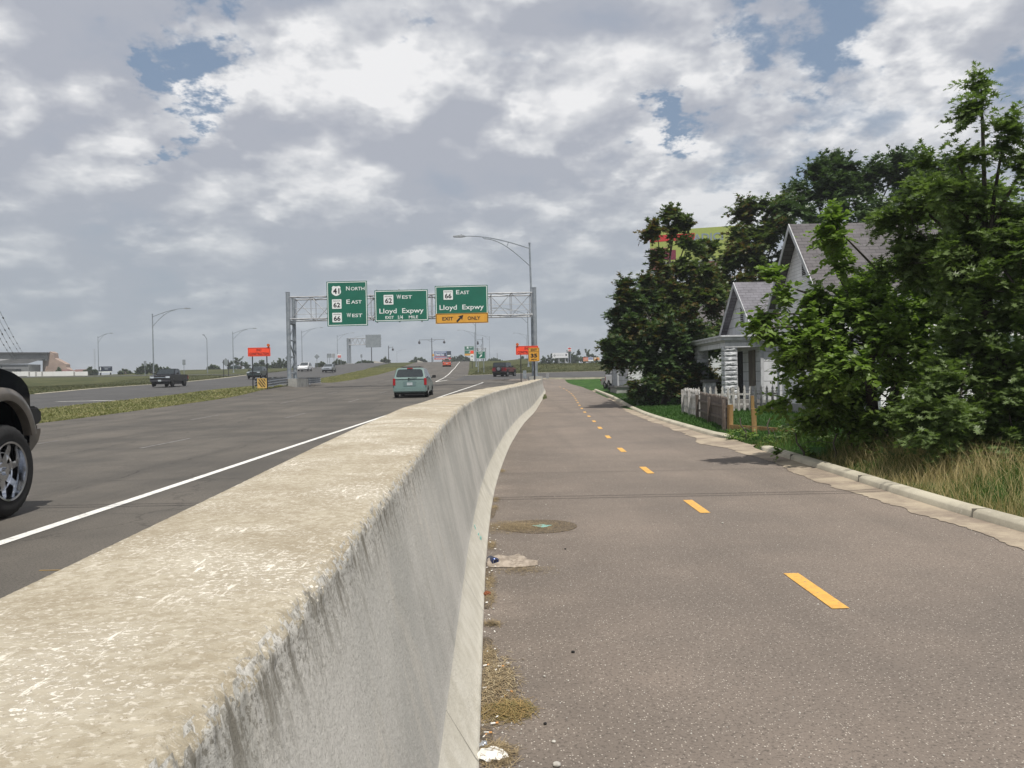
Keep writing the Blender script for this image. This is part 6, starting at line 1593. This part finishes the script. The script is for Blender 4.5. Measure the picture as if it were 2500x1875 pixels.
# far trees
def far_tree(label, px, pyb, pyt, rpx, Y, m=lf_far, seed=1, n=1, name='far_tree', group='trees on the skyline'):
    m = lf_haze_mid if m is lf_far else m; rt = (pyb - pyt) / 2 * 1.12; g = random.Random(seed); lbs = []
    k = max(3, int(rpx / max(rt, 1) * 3))
    for i in range(k):
        dx = (i / (k - 1) - .5) * 2 * rpx * .72 if k > 1 else 0; hh = math.sqrt(max(.15, 1 - (dx / rpx) ** 2)) * g.uniform(.8, 1.05)
        lbs.append(lobe(px + dx, pyb - rt * hh * .95, Y + g.uniform(-3, 3), max(rpx / k * 1.5, 3), rt * hh, 24, .8))
    x = W(px, pyb, Y)[0]
    return tree(name, label, (x, Y), (pyb - pyt) * Y / FPX * .4, .25, lbs, 'card', Y / FPX * 3.4, m, group=group, twigs=7, per=5, spread=Y / FPX * 3, seed=seed, shell=.3)
FT = [('round green bush right of the field lamp A', 372, 914, 887, 45, 235, lf_far),
      ('dark tree behind the long green sedan', 583, 905, 872, 27, 285, lf_far), ('tree just right of the left orange sign post', 683, 905, 876, 36, 290, lf_far), ('tree between the orange sign posts', 640, 905, 879, 20, 292, lf_far),
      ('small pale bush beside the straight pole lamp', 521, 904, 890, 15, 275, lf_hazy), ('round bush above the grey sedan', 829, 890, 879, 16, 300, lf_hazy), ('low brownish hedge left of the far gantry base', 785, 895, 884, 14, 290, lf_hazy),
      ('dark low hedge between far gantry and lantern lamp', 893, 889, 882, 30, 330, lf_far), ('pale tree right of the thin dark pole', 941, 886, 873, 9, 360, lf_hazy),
      ('dark round tree left of the double-arm lamp', 1021, 888, 872, 20, 420, lf_far), ('dark tree under the distant green Lloyd sign', 1130, 888, 866, 26, 430, lf_far), ('low trees left of the distant green sign', 1110, 889, 875, 14, 432, lf_far),
      ('small dark tree hugging the Thank You billboard post', 1090, 887, 876, 9, 430, lf_far),
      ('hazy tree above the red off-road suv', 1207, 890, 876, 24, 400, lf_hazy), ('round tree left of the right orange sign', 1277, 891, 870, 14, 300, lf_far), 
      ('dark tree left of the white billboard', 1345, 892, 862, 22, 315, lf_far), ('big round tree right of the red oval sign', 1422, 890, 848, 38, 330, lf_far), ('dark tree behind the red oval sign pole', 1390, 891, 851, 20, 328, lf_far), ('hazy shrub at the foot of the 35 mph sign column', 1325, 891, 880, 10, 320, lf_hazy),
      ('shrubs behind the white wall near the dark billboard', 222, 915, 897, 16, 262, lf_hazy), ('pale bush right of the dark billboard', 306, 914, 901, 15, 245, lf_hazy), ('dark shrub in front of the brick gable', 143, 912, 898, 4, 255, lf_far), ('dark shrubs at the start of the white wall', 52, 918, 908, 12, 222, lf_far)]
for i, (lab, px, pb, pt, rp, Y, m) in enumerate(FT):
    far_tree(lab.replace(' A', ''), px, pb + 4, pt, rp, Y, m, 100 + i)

# ---------------- left background: works building, white wall, pylon ----------------
brick = mat('pink_brick', (.36, .27, .22), .9, col2=(.29, .215, .18), scale=.4, bump=.2)
def works():
    Yb = 300; k = Yb / FPX
    g = thing('works_building', 'old works building with stepped brick gable and long grey roofs', 'building', (at(104, 905, Yb).x, Yb, H(-170, Yb)))
    o = g.location
    def q(px, py, dy=0): p = at(px, py, Yb + dy); return (p.x - o.x, dy, p.z - o.z)
    out = [(104, 915), (104, 880), (118, 872), (118.6, 860.5), (123, 858), (131, 862), (132.5, 874), (146, 881), (160.5, 889), (161, 897), (169, 904), (169, 915)]
    a = [q(x, y) for x, y in out]; c = [q(x, y, 0) for x, y in out]; c = [(x, 3.0, z) for x, _, z in c]; n = len(a)
    b = MB(); b.add(a + c, [tuple(range(n)), tuple(range(2 * n - 1, n - 1, -1))] + [(i, (i + 1) % n, n + (i + 1) % n, n + i) for i in range(n)]); b.build('gable', brick, g)
    gw = mat('grey_wall', (.21, .215, .215), .9, col2=(.16, .165, .165), scale=.3); rd = mat('old_roof', (.05, .05, .05), .9, col2=(.032, .034, .032), scale=.3)
    def band(name, px0, px1, pt0, pb0, m, y0, y1, ptl=None):
        A = q(px0, pt0); B = q(px1, pt0); Cc = q(px1, pb0); D = q(px0, pb0)
        b = MB(); f = [(p[0], y0, p[2]) for p in (A, B, Cc, D)]; r2 = [(p[0], y1, p[2]) for p in (A, B, Cc, D)]
        b.add(f + r2, [(3, 2, 1, 0), (4, 5, 6, 7), (0, 1, 5, 4), (1, 2, 6, 5), (2, 3, 7, 6), (3, 0, 4, 7)]); return b.build(name, m, g)
    band('upper_wall', -160, 118, 864, 880, gw, -1, 2.8); band('roof', -160, 122, 860.5, 864, rd, -2, 3.2)
    A = [q(-3, 891), q(103, 889), q(114, 875.5), q(30, 876.5)]
    b = MB(); b.add([(A[0][0], -9, A[0][2]), (A[1][0], -9, A[1][2]), (A[2][0], -1.2, A[2][2]), (A[3][0], -1.2, A[3][2])], [(0, 1, 2, 3)]); b.build('lower_roof', rd, g, fix=False)
    A = [q(-180, 891), q(-3, 891), q(30, 876.5), q(-180, 876.5)]
    b = MB(); b.add([(A[0][0], -9, A[0][2]), (A[1][0], -9, A[1][2]), (A[2][0], -1.25, A[2][2]), (A[3][0], -1.25, A[3][2])], [(0, 1, 2, 3)]); b.build('lower_roof', gw, g, fix=False)
    band('wall', -160, 104, 890.5, 912, gw, -8.5, -1.3)
    for i in range(5):
        x = 4 + i * 8.2; band('window', x, x + 4.2, 894, 898, dk, -8.58, -8.5)
    band('shed', 44, 88, 901.5, 912, rd, -12, -9)
works()
def whitewall():
    a, b_ = at(30, 908, 222), at(212, 907, 218); z0 = H(a.x, 222)
    g = thing('white_wall', 'long low white boundary wall in the field at the far side', 'wall', (a.x, 222, z0))
    n = 4; cuts = [30, 70.5, 87, 102, 180.5, 212]
    for i in range(5):
        p, q = at(cuts[i], 907.5, 220), at(cuts[i + 1], 907.3, 219.5); bl = 1.25
        b = MB(); b.box((p.x - a.x + .08, -2, p.z - z0 - bl), (q.x - a.x - .08, -1.8, p.z - z0)); b.build('panel', mat('wall_white', (.74, .74, .73), .7, col2=(.68, .68, .67), scale=.4), g)
    for x in cuts[:-1]:
        p = at(x, 906.5, 220); b = MB(); b.box((p.x - a.x - .1, -2.1, -.5), (p.x - a.x + .1, -1.7, p.z - z0)); b.build('post', mat('wall_post', (.45, .44, .42), .8), g)
whitewall()
def red_sheds():
    for i, (x0, x1, yt, Y) in enumerate(((170, 212, 902, 290), (128, 160, 902, 280))):
        a, c = at(x0, yt, Y), at(x1, yt, Y); z0 = H(a.x, Y); w_ = c.x - a.x; hh = a.z - z0
        g = thing('shed', ('low red-roofed shed right of the brick gable', 'low red-roofed shed in front of the brick gable')[i], 'building', (a.x, Y, z0))
        b = MB(); b.box((0, 0, 0), (w_, 6, hh * .7)); b.build('wall', mat('shed_wall', (.24, .2, .18), .9), g)
        b = MB(); b.add([(-.4, -.5, hh * .7), (w_ + .4, -.5, hh * .7), (w_ + .4, 6.5, hh * .7), (-.4, 6.5, hh * .7), (.1 * w_, 3, hh), (.9 * w_, 3, hh)], [(0, 1, 5, 4), (2, 3, 4, 5), (0, 4, 3), (1, 2, 5), (3, 2, 1, 0)]); b.build('roof', mat('red_roof', (.16, .08, .07), .9), g)
red_sheds()
# pale concrete abutments beyond the crest
for (x0, x1, yl, yr, Y, lab) in ((913, 960, 887, 889.5, 300, 'pale concrete bridge parapet on the opposite carriageway crest'), (1019, 1045, 880, 888, 300, 'pale sloping concrete wall end left of the double-arm lamp')):
    a, c = at(x0, yl - 6 if x0 < 1000 else yl - 1, Y), at(x1, yr, Y); z0 = H(a.x, Y)
    b = MB(); b.add([(0, 0, -2), (c.x - a.x, 0, -2), (c.x - a.x, 0, c.z - z0), (0, 0, a.z - z0), (0, 1, -2), (c.x - a.x, 1, -2), (c.x - a.x, 1, c.z - z0), (0, 1, a.z - z0)], [(0, 1, 2, 3), (7, 6, 5, 4), (0, 1, 5, 4), (1, 2, 6, 5), (2, 3, 7, 6), (3, 0, 4, 7)])
    o = b.build('bridge_parapet', mat('pale_concrete', (.50, .48, .43), .9), None, loc=(a.x, Y, z0)); tag(o, lab, 'parapet')
# thin radio masts
for lab, px, pt, Y in (('hair-thin lattice radio mast left of the field lamp', 229.5, 852, 700), ('faint thin mast right of the exit sign', 1213, 862, 800)):
    p = at(px, pt, Y); z0 = 3; b = MB(); 
    for dx, dy in ((0, 0), (.8, 0), (.4, .7)): b.tube([(dx, dy, 0), (dx, dy, p.z - z0)], .12, 4)
    for k in range(10): b.tube([(0, 0, k * 3), (.8, 0, k * 3 + 1.5), (0, 0, k * 3 + 3)], .05, 3)
    o = b.build('radio_mast', mat('mast_grey', (.32, .34, .36), .7), None, loc=(p.x, Y, z0)); tag(o, lab, 'mast')
# overhead cables with marker sleeves, upper left
cab = mat('cable', (.03, .03, .035), .6)
for i, (xa, ya, xb, yb, lab) in enumerate(((0, 756, 60, 868, 'upper of the bead-marked cables at the left edge'), (-10, 762, 52, 868, 'second bead-marked cable at the left edge'), (0, 800, 44, 880, 'third bead-marked cable at the left edge'), (-6, 812, 36, 880, 'lowest bead-marked cable at the left edge'))):
    d = Vector((xb - xa, yb - ya)); A = at(xa - d.x * .6, ya - d.y * .6, 120); B = at(xb, yb, 290)
    g = thing('overhead_cable', lab, 'cable', A, 0, 'bead-marked overhead cables')
    pts = []
    for k in range(17): t_ = k / 16; p = A.lerp(B, t_); pts.append(p - A - Vector((0, 0, 4 * t_ * (1 - t_) * .6)))
    b = MB(); b.tube(pts, .035, 5); b.build('wire', cab, g)
    b = MB()
    for k in range(2, 15, 2):
        p, q = pts[k], pts[k].lerp(pts[k + 1], .22); b.tube([p, q], .13, 5)
    b.build('marker_sleeve', darkst, g)
# utility lines overhead (out of frame) whose thin shadows cross the path
for y, z, lab in ((6.52, 7.6, 'overhead utility cable crossing the road, nearer one'), (6.70, 7.6, 'overhead utility cable crossing the road, farther one'), (9.0, 8.2, 'thin overhead utility cable crossing farther along')):
    b = MB(); b.tube([(x, y - .006 * x, z + .0008 * x * x) for x in np.linspace(-40, 30, 12)], .019 if y < 8 else .013, 5)
    o = b.build('utility_cable', cab); tag(o, lab, 'cable', 'utility cables overhead')

# ---------------- grass blades ----------------
def blades(name, pts, hgt, wd, lean, m, seed=0, label=None, bend=.35, seedheads=False):
    g = np.random.default_rng(seed); n = len(pts); P0 = np.asarray(pts, dtype=float)
    a = g.random(n) * 2 * np.pi; h_ = hgt * (.5 + .7 * g.random(n)) if np.isscalar(hgt) else hgt
    l = lean * (.3 + g.random(n)); dx, dy = np.cos(a), np.sin(a); sx, sy = -dy, dx
    b2 = g.random(n) * 2 * np.pi; sx, sy = np.cos(b2), np.sin(b2)
    w2 = wd * (.6 + .8 * g.random(n)) / 2
    V = np.zeros((n, 5, 3))
    def at_(t, k): return P0 + np.stack([dx * l * h_ * (t ** 2), dy * l * h_ * (t ** 2), h_ * t * (1 - bend * .35 * t * l)], 1)
    for i, (t, sgn) in enumerate(((0, 1), (0, -1), (.55, 1), (.55, -1), (1, 0))):
        p = at_(t, i); V[:, i, :] = p + np.stack([sx * w2 * sgn, sy * w2 * sgn, np.zeros(n)], 1) * (1 if t == 0 else .75)
    tri = np.array([0, 1, 3, 2, 2, 3, 4]); flat = (tri[None, :] + (np.arange(n) * 5)[:, None]).ravel(); sz = np.tile([4, 3], n)
    o = raw_mesh(name, V.reshape(-1, 3), 5, (flat, sz), m); o['kind'] = 'stuff'
    if label: o['label'] = label
    return o
g_dry = leafmat('dry_grass', (.40, .31, .15), (.58, .47, .25), (.20, .19, .08), .3, .7)
g_green = leafmat('green_grass', (.045, .10, .02), (.09, .16, .03), (.24, .22, .08), .3, .6)
g_lawn = leafmat('lawn_grass', (.030, .085, .014), (.06, .13, .025), None, .3, .6)
g_med = leafmat('median_grass', (.16, .175, .06), (.24, .235, .10), (.36, .32, .17), .3, .7)
g_fld = leafmat('field_grass_leaf', (.045, .055, .02), (.075, .08, .03), (.14, .13, .06), .3, .7)
def scatter(n, fx, seed, accept=None):
    g = np.random.default_rng(seed); out = []
    while len(out) < n:
        x, y = fx(g)
        if accept and not accept(x, y, g): continue
        out.append((x, y, H(x, y) - .01))
    return out
def patchy(x, y, s=1.0, t=0.0): return noise.noise(Vector((x * s, y * s, 7))) > t
def fringe(g):
    y = 5.5 + 12 * g.random() ** 1.2; return krb(y) + .19 + 2.6 * g.random() ** 1.5, y
dry = scatter(11000, fringe, 1, lambda x, y, g: y < 13.6 and (noise.noise(Vector((x * 1.2, y * 1.2, 0))) > -.25 or g.random() < .25))
hh = np.array([(.13 + .38 * min(1, (p[0] - krb(p[1]) - .15) / .9)) * rnd.uniform(.5, 1.2) for p in dry])
blades('dry_grass', dry, hh, .0055, .55, g_dry, 1, 'tall dry straw-coloured grass behind the kerb')
gr = scatter(9000, fringe, 2, lambda x, y, g: patchy(x, y, .9, -.1 if y > 11 else .15))
hh = np.array([(.09 + .22 * min(1, (p[0] - krb(p[1]) - .15) / .9)) * rnd.uniform(.5, 1.2) for p in gr])
blades('green_grass', gr, hh, .010, .5, g_green, 2, 'green grass tufts behind the kerb')
lw = scatter(42000, lambda g: (lambda y: (krb(y) + .19 + (9.5 if y > 24 else 5) * g.random() ** 1.3, y))(17 + 45 * g.random() ** 1.6), 3, lambda x, y, g: not (x > 8.5 and 32.5 < y < 38.7) and not (x > 10.1 and y > 26))
blades('lawn', lw, .11, .022, .5, g_lawn, 3, 'mown green lawn in front of the houses')
def medpt(g):
    y = 27 + 150 * g.random() ** 1.9; return medl(y) + (medr(y) - medl(y)) * g.random(), y
md = scatter(60000, medpt, 4)
blades('median_grass', md, .11, .05, .9, g_med, 4, 'pale green and straw grass of the median strip')
md = scatter(9000, lambda g: (lambda y: (medr(y) - .1 + .3 * (g.random() - .5), y))(26 + 110 * g.random() ** 1.6), 5)
blades('median_grass', md, .10, .05, .9, g_med, 5, 'ragged grass fringe along the median edge')
fd = scatter(26000, lambda g: (lambda y: (lfar(y) - .3 - 26 * g.random(), y))(66 + 120 * g.random()), 6)
blades('field_grass', fd, .10, .10, 1.0, g_fld, 6, 'rough green field beyond the opposite carriageway')
fd = scatter(20000, lambda g: (-6 + 36 * g.random(), 112 + 60 * g.random()), 7, lambda x, y, g: not paved(x, y) and x > rig(y) + .3)
blades('embankment_grass', fd, .10, .10, 1.0, g_fld, 7, 'green grass of the embankment past the exit ramp')
# weedy triangle at the wall end
fd = scatter(1600, lambda g: (toe(min(68, 58)) - 1.2 - 1.5 * g.random(), 58 + 10 * g.random()), 8)
blades('verge_weeds', [(ip([(58, .9), (68, 1.4)], y) - .9 * rnd.random(), y, H(.5, y) + .0) for x, y, z in fd], .28, .05, .6, g_dry, 8, 'dry weeds in the triangle before the gantry')

# ---------------- litter on the path ----------------
def on(px, py):
    d = ray(px, py); t = -(CAMZ - .022) / d.z; return d.x * t, d.y * t
straw = mat('dry_debris', (.22, .16, .085), .95, col2=(.09, .065, .04), scale=60, rand=(.48, .38, .22))
def debris(label, cx, cy, rx, ry, n, ln, seed, hgt=.03, m=straw, flat=.25):
    g = np.random.default_rng(seed); b = MB(); k = 0
    while k < n:
        u, v = g.normal(size=2) * .45
        if abs(u) > 1.1 or abs(v) > 1.1: continue
        x, y = cx + u * rx, cy + v * ry
        if x < toe(y) + .004: continue
        a = g.random() * math.pi; l = ln * g.uniform(.3, 1.2); z = .024 + hgt * g.random() * max(0, 1 - math.hypot(u, v)); tl = g.normal() * flat * l * .5
        dx, dy = math.cos(a) * l / 2, math.sin(a) * l / 2; w_ = .0006 + .0010 * g.random()
        x0, x1 = max(x - dx, toe(y) + .003), max(x + dx, toe(y) + .003)
        b.add([(x0 - dy * w_ / l * 2, y - dy + dx * w_ / l * 2, max(.024, z)), (x0 + dy * w_ / l * 2, y - dy - dx * w_ / l * 2, max(.024, z)), (x1 + dy * w_ / l * 2, y + dy - dx * w_ / l * 2, max(.024, z + tl)), (x1 - dy * w_ / l * 2, y + dy + dx * w_ / l * 2, max(.024, z + tl))], [(0, 1, 2, 3)]); k += 1
    o = b.build('plant_debris', m, fix=False); o['kind'] = 'stuff'; o['label'] = label
    return o
soil = mat('dark_soil', (.115, .09, .065), .95, col2=(.06, .047, .035), scale=30, bump=.8, bscale=80, col3=(.24, .18, .11), scale3=90, lo3=.5, hi3=.62)
def soilpatch(label, cx, cy, rx, ry, seed):
    b = MB(); n = 40; g = random.Random(seed); ring = []
    for k in range(n):
        a = 2 * math.pi * k / n; r2 = 1 + .22 * noise.noise(Vector((math.cos(a) * 2, math.sin(a) * 2, seed))) + g.uniform(-.06, .06)
        x, y = cx + rx * r2 * math.cos(a), cy + ry * r2 * math.sin(a); ring.append((max(x, toe(y) + .002), y, .0235))
    vs = [(max(cx, toe(cy) + .02), cy, .034)] + [((p[0] * .5 + cx * .5), (p[1] + cy) / 2, .031) for p in ring] + ring
    b.add(vs, [(0, 1 + k, 1 + (k + 1) % n) for k in range(n)] + [(1 + k, 1 + n + k, 1 + n + (k + 1) % n, 1 + (k + 1) % n) for k in range(n)])
    o = b.build('soil_patch', soil, smooth=180, fix=False); o['kind'] = 'stuff'; o['label'] = label
x, y = on(1225, 1690)
soilpatch('dark soil under the larger debris heap', toe(y) + .07, y, .10, .34, 1)
for q, (px_, py_) in enumerate(((1180, 1570), (1185, 1470), (1190, 1400), (1190, 1250), (1180, 1800))):
    x, y = on(px_, py_); soilpatch('thin dark silt along the barrier foot', toe(y) + .02, y, .035, (.10, .16, .2, .4, .12)[q], 5 + q)
x, y = on(1225, 1690)
debris('dead leaves and straw heaped against the barrier foot', toe(y) + .075, y + .05, .12, .46, 1500, .05, 1, .03)
debris('pale broken straw on top of the heap', toe(y) + .07, y + .1, .13, .42, 260, .045, 31, .035, mat('pale_straw', (.52, .44, .28), .9, col2=(.38, .3, .18), scale=40))
debris('reddish and green pine straw tuft spreading onto the path', on(1255, 1735)[0] - .03, on(1255, 1735)[1], .12, .12, 1300, .07, 2, .03, mat('green_debris', (.20, .165, .06), .95, col2=(.11, .105, .04), scale=40, rand=(.42, .24, .10)))
gw_ = np.random.default_rng(5)
for q in range(26):
    yy = 3.1 + 5.5 * gw_.random() ** 1.5; xx = toe(yy) + .012 + .09 * gw_.random() ** 2 ; r_ = .006 + .008 * gw_.random(); b = MB()
    b.add([(-r_, 0, .0), (0, -r_ * .7, .001), (r_ * 1.2, .002, .003), (.002, r_ * .8, .002), (0, 0, .006)], [(0, 1, 4), (1, 2, 4), (2, 3, 4), (3, 0, 4)])
    o = b.build('paper_scrap', mat('paper_white', (.75, .73, .68), .8), None, loc=(xx, yy, .034)); o.rotation_euler = (gw_.normal() * .3, gw_.normal() * .3, q); tag(o, 'tiny white paper scrap among the litter at the barrier foot', 'litter', 'white scraps along the barrier foot')
x, y = on(1200, 1525); debris('small straw tuft by the barrier', toe(y) + .05, y, .07, .05, 160, .06, 3)
for i, py in enumerate((1600, 1460, 1420, 1330, 1240, 1220, 1150)):
    x, y = on(1200, py); debris('thin line of straw along the barrier foot', toe(y) + .03, y, .05, .22, 420, .05, 20 + i, .01)
x, y = on(1190, 1845); debris('straw at the bottom of the frame by the barrier', toe(y) + .06, y, .09, .12, 900, .06, 4)
x, y = on(1275, 1392); debris('straw collected around the rag', x, y, .26, .16, 420, .05, 5, .012)
# round cover full of debris
x, y = on(1318, 1285)
mh = thing('manhole_cover', 'round cover filled with straw and a cyan paint spot, beside the barrier', 'manhole cover', (x, y, .02))
b = MB(); b.disc((0, 0, .002), .37, (0, 0, 1), .006, 40); b.build('cover', soil, mh)
_ = [(.37 * math.cos(2 * math.pi * k / 48), .37 * math.sin(2 * math.pi * k / 48), .004) for k in range(49)]
b = MB(); b.add([(.02 + .085 * math.cos(a) * (1 + .3 * math.sin(a * 5)), .0 + .07 * math.sin(a) * (1 + .3 * math.cos(a * 4)), .0085) for a in np.linspace(0, 6.1, 24)], [tuple(range(24))]); b.build('paint_spot', MATS['cyan_spray'], mh, fix=False)
debris('straw lying over the round cover', x - .22, y, .5, .34, 3600, .06, 6, .012)
# stones
stone = mat('pebble', (.55, .53, .48), .8, col2=(.35, .33, .30), scale=20)
def lump(name, label, cat, px, py, r_, m, group=None, sq=(1, 1, .6), seed=0, det=2):
    x, y = on(px, py); bm = bmesh.new(); bmesh.ops.create_icosphere(bm, subdivisions=det, radius=1)
    for v in bm.verts:
        k = 1 + .28 * noise.noise(v.co * 1.6 + Vector((seed, 0, 0))); v.co = Vector((v.co.x * k * sq[0], v.co.y * k * sq[1], v.co.z * k * sq[2])) * r_
    me = bpy.data.meshes.new(name); bm.to_mesh(me); bm.free(); me.materials.append(m); me.polygons.foreach_set('use_smooth', [True] * len(me.polygons))
    o = bpy.data.objects.new(name, me); C.objects.link(o); o.location = (max(x, toe(y) + r_), y, .022 + r_ * sq[2] * .7); o.rotation_euler = (0, 0, seed * 1.3)
    return tag(o, label, cat, group)
PB = [(1240, 1622, .011, 'pebble just right of the debris heap'), (1399, 1593, .010, 'dark pebble alone in the middle of the path'), (1329, 1652, .007, 'small pale pebble between heap and path middle'), (1205, 1487, .008, 'pale pebble near the barrier foot'),
      (1331, 1768, .008, 'dark pebble right of the straw tuft'), (1352, 1812, .009, 'bright chip near the picture bottom'), (1380, 1341, .009, 'dark pebble beyond the rag'), (1764, 1278, .012, 'white chip between the first two yellow dashes'), (1360, 1870, .016, 'white stone at the bottom picture edge')]
for i, (px, py, r_, lab) in enumerate(PB): lump('pebble', lab, 'pebble', px, py, r_, MATS['interior_dark'] if 'dark' in lab else stone, 'pebbles on the path', seed=i)
# loose grit
g = np.random.default_rng(77); b = MB(); vs = []
for k in range(900):
    y = 2.9 + 14 * g.random() ** 2; x = toe(y) + .01 + (krb(y) - toe(y) - .1) * (g.random() ** (3 if g.random() < .5 else .9)); r_ = .0018 + .003 * g.random()
    if g.random() < .25: x = krb(y) - .5 * g.random()
    a = g.random(4) * .5
    b.add([(x - r_, y, .022), (x, y - r_ * 1.1, .022), (x + r_ * 1.2, y, .022), (x, y + r_, .022), (x + r_ * .1, y, .024 + r_)], [(0, 1, 4), (1, 2, 4), (2, 3, 4), (3, 0, 4)])
o = b.build('grit', stone, fix=False); o['kind'] = 'stuff'; o['label'] = 'loose grit on the asphalt'
# cigarette butts
paper = mat('paper_white', (.75, .73, .68), .8); filt = mat('filter_orange', (.62, .30, .10), .8)
def butt(px, py, ang, l=.028, m=paper, filt_=True, lab=''):
    x, y = on(px, py); x = max(x, toe(y) + .02)
    o = thing('cigarette_butt', lab, 'cigarette butt', (x, y, .030), ang, 'cigarette butts in the gutter')
    b = MB(); b.tube([(-l / 2, 0, 0), (l * .2, 0, 0)], .0042, 8); b.build('paper', m, o)
    b = MB(); b.tube([(l * .2 + .0005, 0, 0), (l / 2 + .004, 0, 0)], .0043, 8); b.build('filter', filt if filt_ else paper, o)
BT = [(1222, 1630, 0, 'white butt lying flat on top of the debris heap'), (1213, 1688, .3, 'white butt left of the straw tuft'), (1243, 1691, -.5, 'white butt at the tuft edge'), (1229, 1705, .7, 'white butt just below its neighbour on the tuft'), (1180, 1683, .1, 'white butt deep in the heap by the barrier'),
      (1206, 1770, .3, 'orange-tipped butt below the heap'), (1190, 1793, .05, 'long white butt under the heap'), (1183, 1802, 1.2, 'short upright butt beside the long one'), (1212, 1853, .2, 'orange-tipped butt on the crumpled paper'), (1173, 1628, .5, 'white scrap-like butt at heap top')]
for px, py, a, lab in BT: butt(px, py, a, .03, lab=lab)
# crumpled paper
def crumple(name, label, cat, px, py, sx, sy, sz, m, seed):
    x, y = on(px, py); x = max(x, toe(y) + sx * .9); bm = bmesh.new(); bmesh.ops.create_icosphere(bm, subdivisions=3, radius=1)
    for v in bm.verts:
        k = 1 + .5 * noise.noise(v.co * 2.3 + Vector((seed, 3, 0))) + .25 * noise.noise(v.co * 6 + Vector((seed, 0, 1))); v.co = Vector((v.co.x * k * sx, v.co.y * k * sy, max(v.co.z, -.6) * k * sz))
    me = bpy.data.meshes.new(name); bm.to_mesh(me); bm.free(); me.materials.append(m)
    o = bpy.data.objects.new(name, me); C.objects.link(o); o.location = (x, y, .022 + sz * .6); return tag(o, label, cat)
crumple('crumpled_paper', 'crumpled white paper against the barrier at the bottom of the frame', 'litter', 1182, 1850, .055, .05, .018, paper, 1)
crumple('foil_scrap', 'crumpled silver foil scrap above the paper', 'litter', 1172, 1822, .018, .018, .012, mat('foil', (.6, .62, .66), .3, metal=.8), 2)
crumple('dead_leaf', 'curled rust-brown leaf by the barrier foot', 'leaf', 1185, 1455, .022, .02, .02, mat('rust_leaf', (.22, .07, .025), .8), 3)
# rag and can
def rag():
    (xa, ya), (xb, yb) = on(1190, 1382), on(1312, 1376); nx, ny = 36, 12; vs = []
    for j in range(ny + 1):
        for i in range(nx + 1):
            u, v = i / nx, j / ny; wv = .10 * (math.sin(math.pi * min(1, u * 1.25 + .08)) ** .5 if u < .75 else .10 + (1 - u) * 1.6)
            wv = .115 * max(.05, math.sin(math.pi * min(1, u ** .8)) ** .7) * (1 + .28 * math.sin(u * 11 + 1))
            x = xa + (xb - xa) * u; y = ya - .02 + wv * (v - .15) * 3.0
            z = .026 + .075 * math.sin(math.pi * v) * (1 - .4 * u) * (.7 + .6 * noise.noise(Vector((u * 5, v * 2, 1)))) + .012 * noise.noise(Vector((u * 14, v * 6, 4))) * math.sin(math.pi * v)
            vs.append((x, y, max(z, .0235)))
    b = MB(); b.add(vs, [(j * (nx + 1) + i, j * (nx + 1) + i + 1, (j + 1) * (nx + 1) + i + 1, (j + 1) * (nx + 1) + i) for j in range(ny) for i in range(nx)])
    o = b.build('rag', mat('rag_tan', (.40, .34, .28), .95, col2=(.24, .20, .16), scale=20, bump=.5, bscale=90), smooth=180, fix=False); tag(o, 'crumpled tan rag lying beside the blue can', 'rag')
rag()
x, y = on(1191, 1380)
cn = thing('drink_can', 'dark blue drink can lying on its side against the barrier foot', 'can', (toe(y) + .055, y + .02, .054), R(28))
b = MB(); b.tube([(0, -.058, 0), (0, -.052, 0), (0, .045, 0), (0, .056, 0)], [.026, .032, .032, .025], 24); b.build('body', mat('can_blue', (.015, .035, .13), .25, metal=.5, col2=(.01, .02, .07), scale=12), cn, smooth=40)
b = MB(); b.tube([(.024 * math.cos(a), -.0585, .024 * math.sin(a)) for a in np.linspace(0, 2 * math.pi, 20)], .0022, 5); b.disc((0, -.0565, 0), .0225, (0, 1, 0), .001, 20); b.build('lid', chrome, cn)
b = MB(); b.disc((0, -.059, .008), .008, (0, 1, 0), .001, 12); b.build('opening', MATS['interior_dark'], cn)
# yellow survey spray on the road shoulder left of the barrier
m_s = mat('faded_yellow_spray', (.36, .24, .09), .9)
x, y = on(130, 1392); b = MB()
b.box((x - .11, y - .012, .0225), (x + .10, y + .004, .0245)); b.box((x + .09, y - .02, .0225), (x + .115, y + .12, .0246)); b.disc((x + .10, y + .13, .0235), .035, (0, 0, 1), .002, 10)
struct(b.build('survey_spray', m_s))


# ---------------- air ----------------
b = MB(); b.box((-1700, -60, -3), (1700, 4100, 60)); hz = b.build('haze', mat('haze_surface', (.5, .5, .5)), None, fix=True)
hz['kind'] = 'stuff'; hz['label'] = 'thin summer haze over the whole place'
hm = bpy.data.materials.new('haze_air'); hm.use_nodes = True; hm.cycles.homogeneous_volume = True; t = hm.node_tree; t.nodes.clear()
pv = N(t, 'ShaderNodeVolumePrincipled'); pv.inputs['Color'].default_value = (.86, .90, .95, 1); pv.inputs['Density'].default_value = .00050; pv.inputs['Anisotropy'].default_value = .2
mo = N(t, 'ShaderNodeOutputMaterial'); L(t, pv, 0, mo, 'Volume')
hz.data.materials.clear(); hz.data.materials.append(hm)
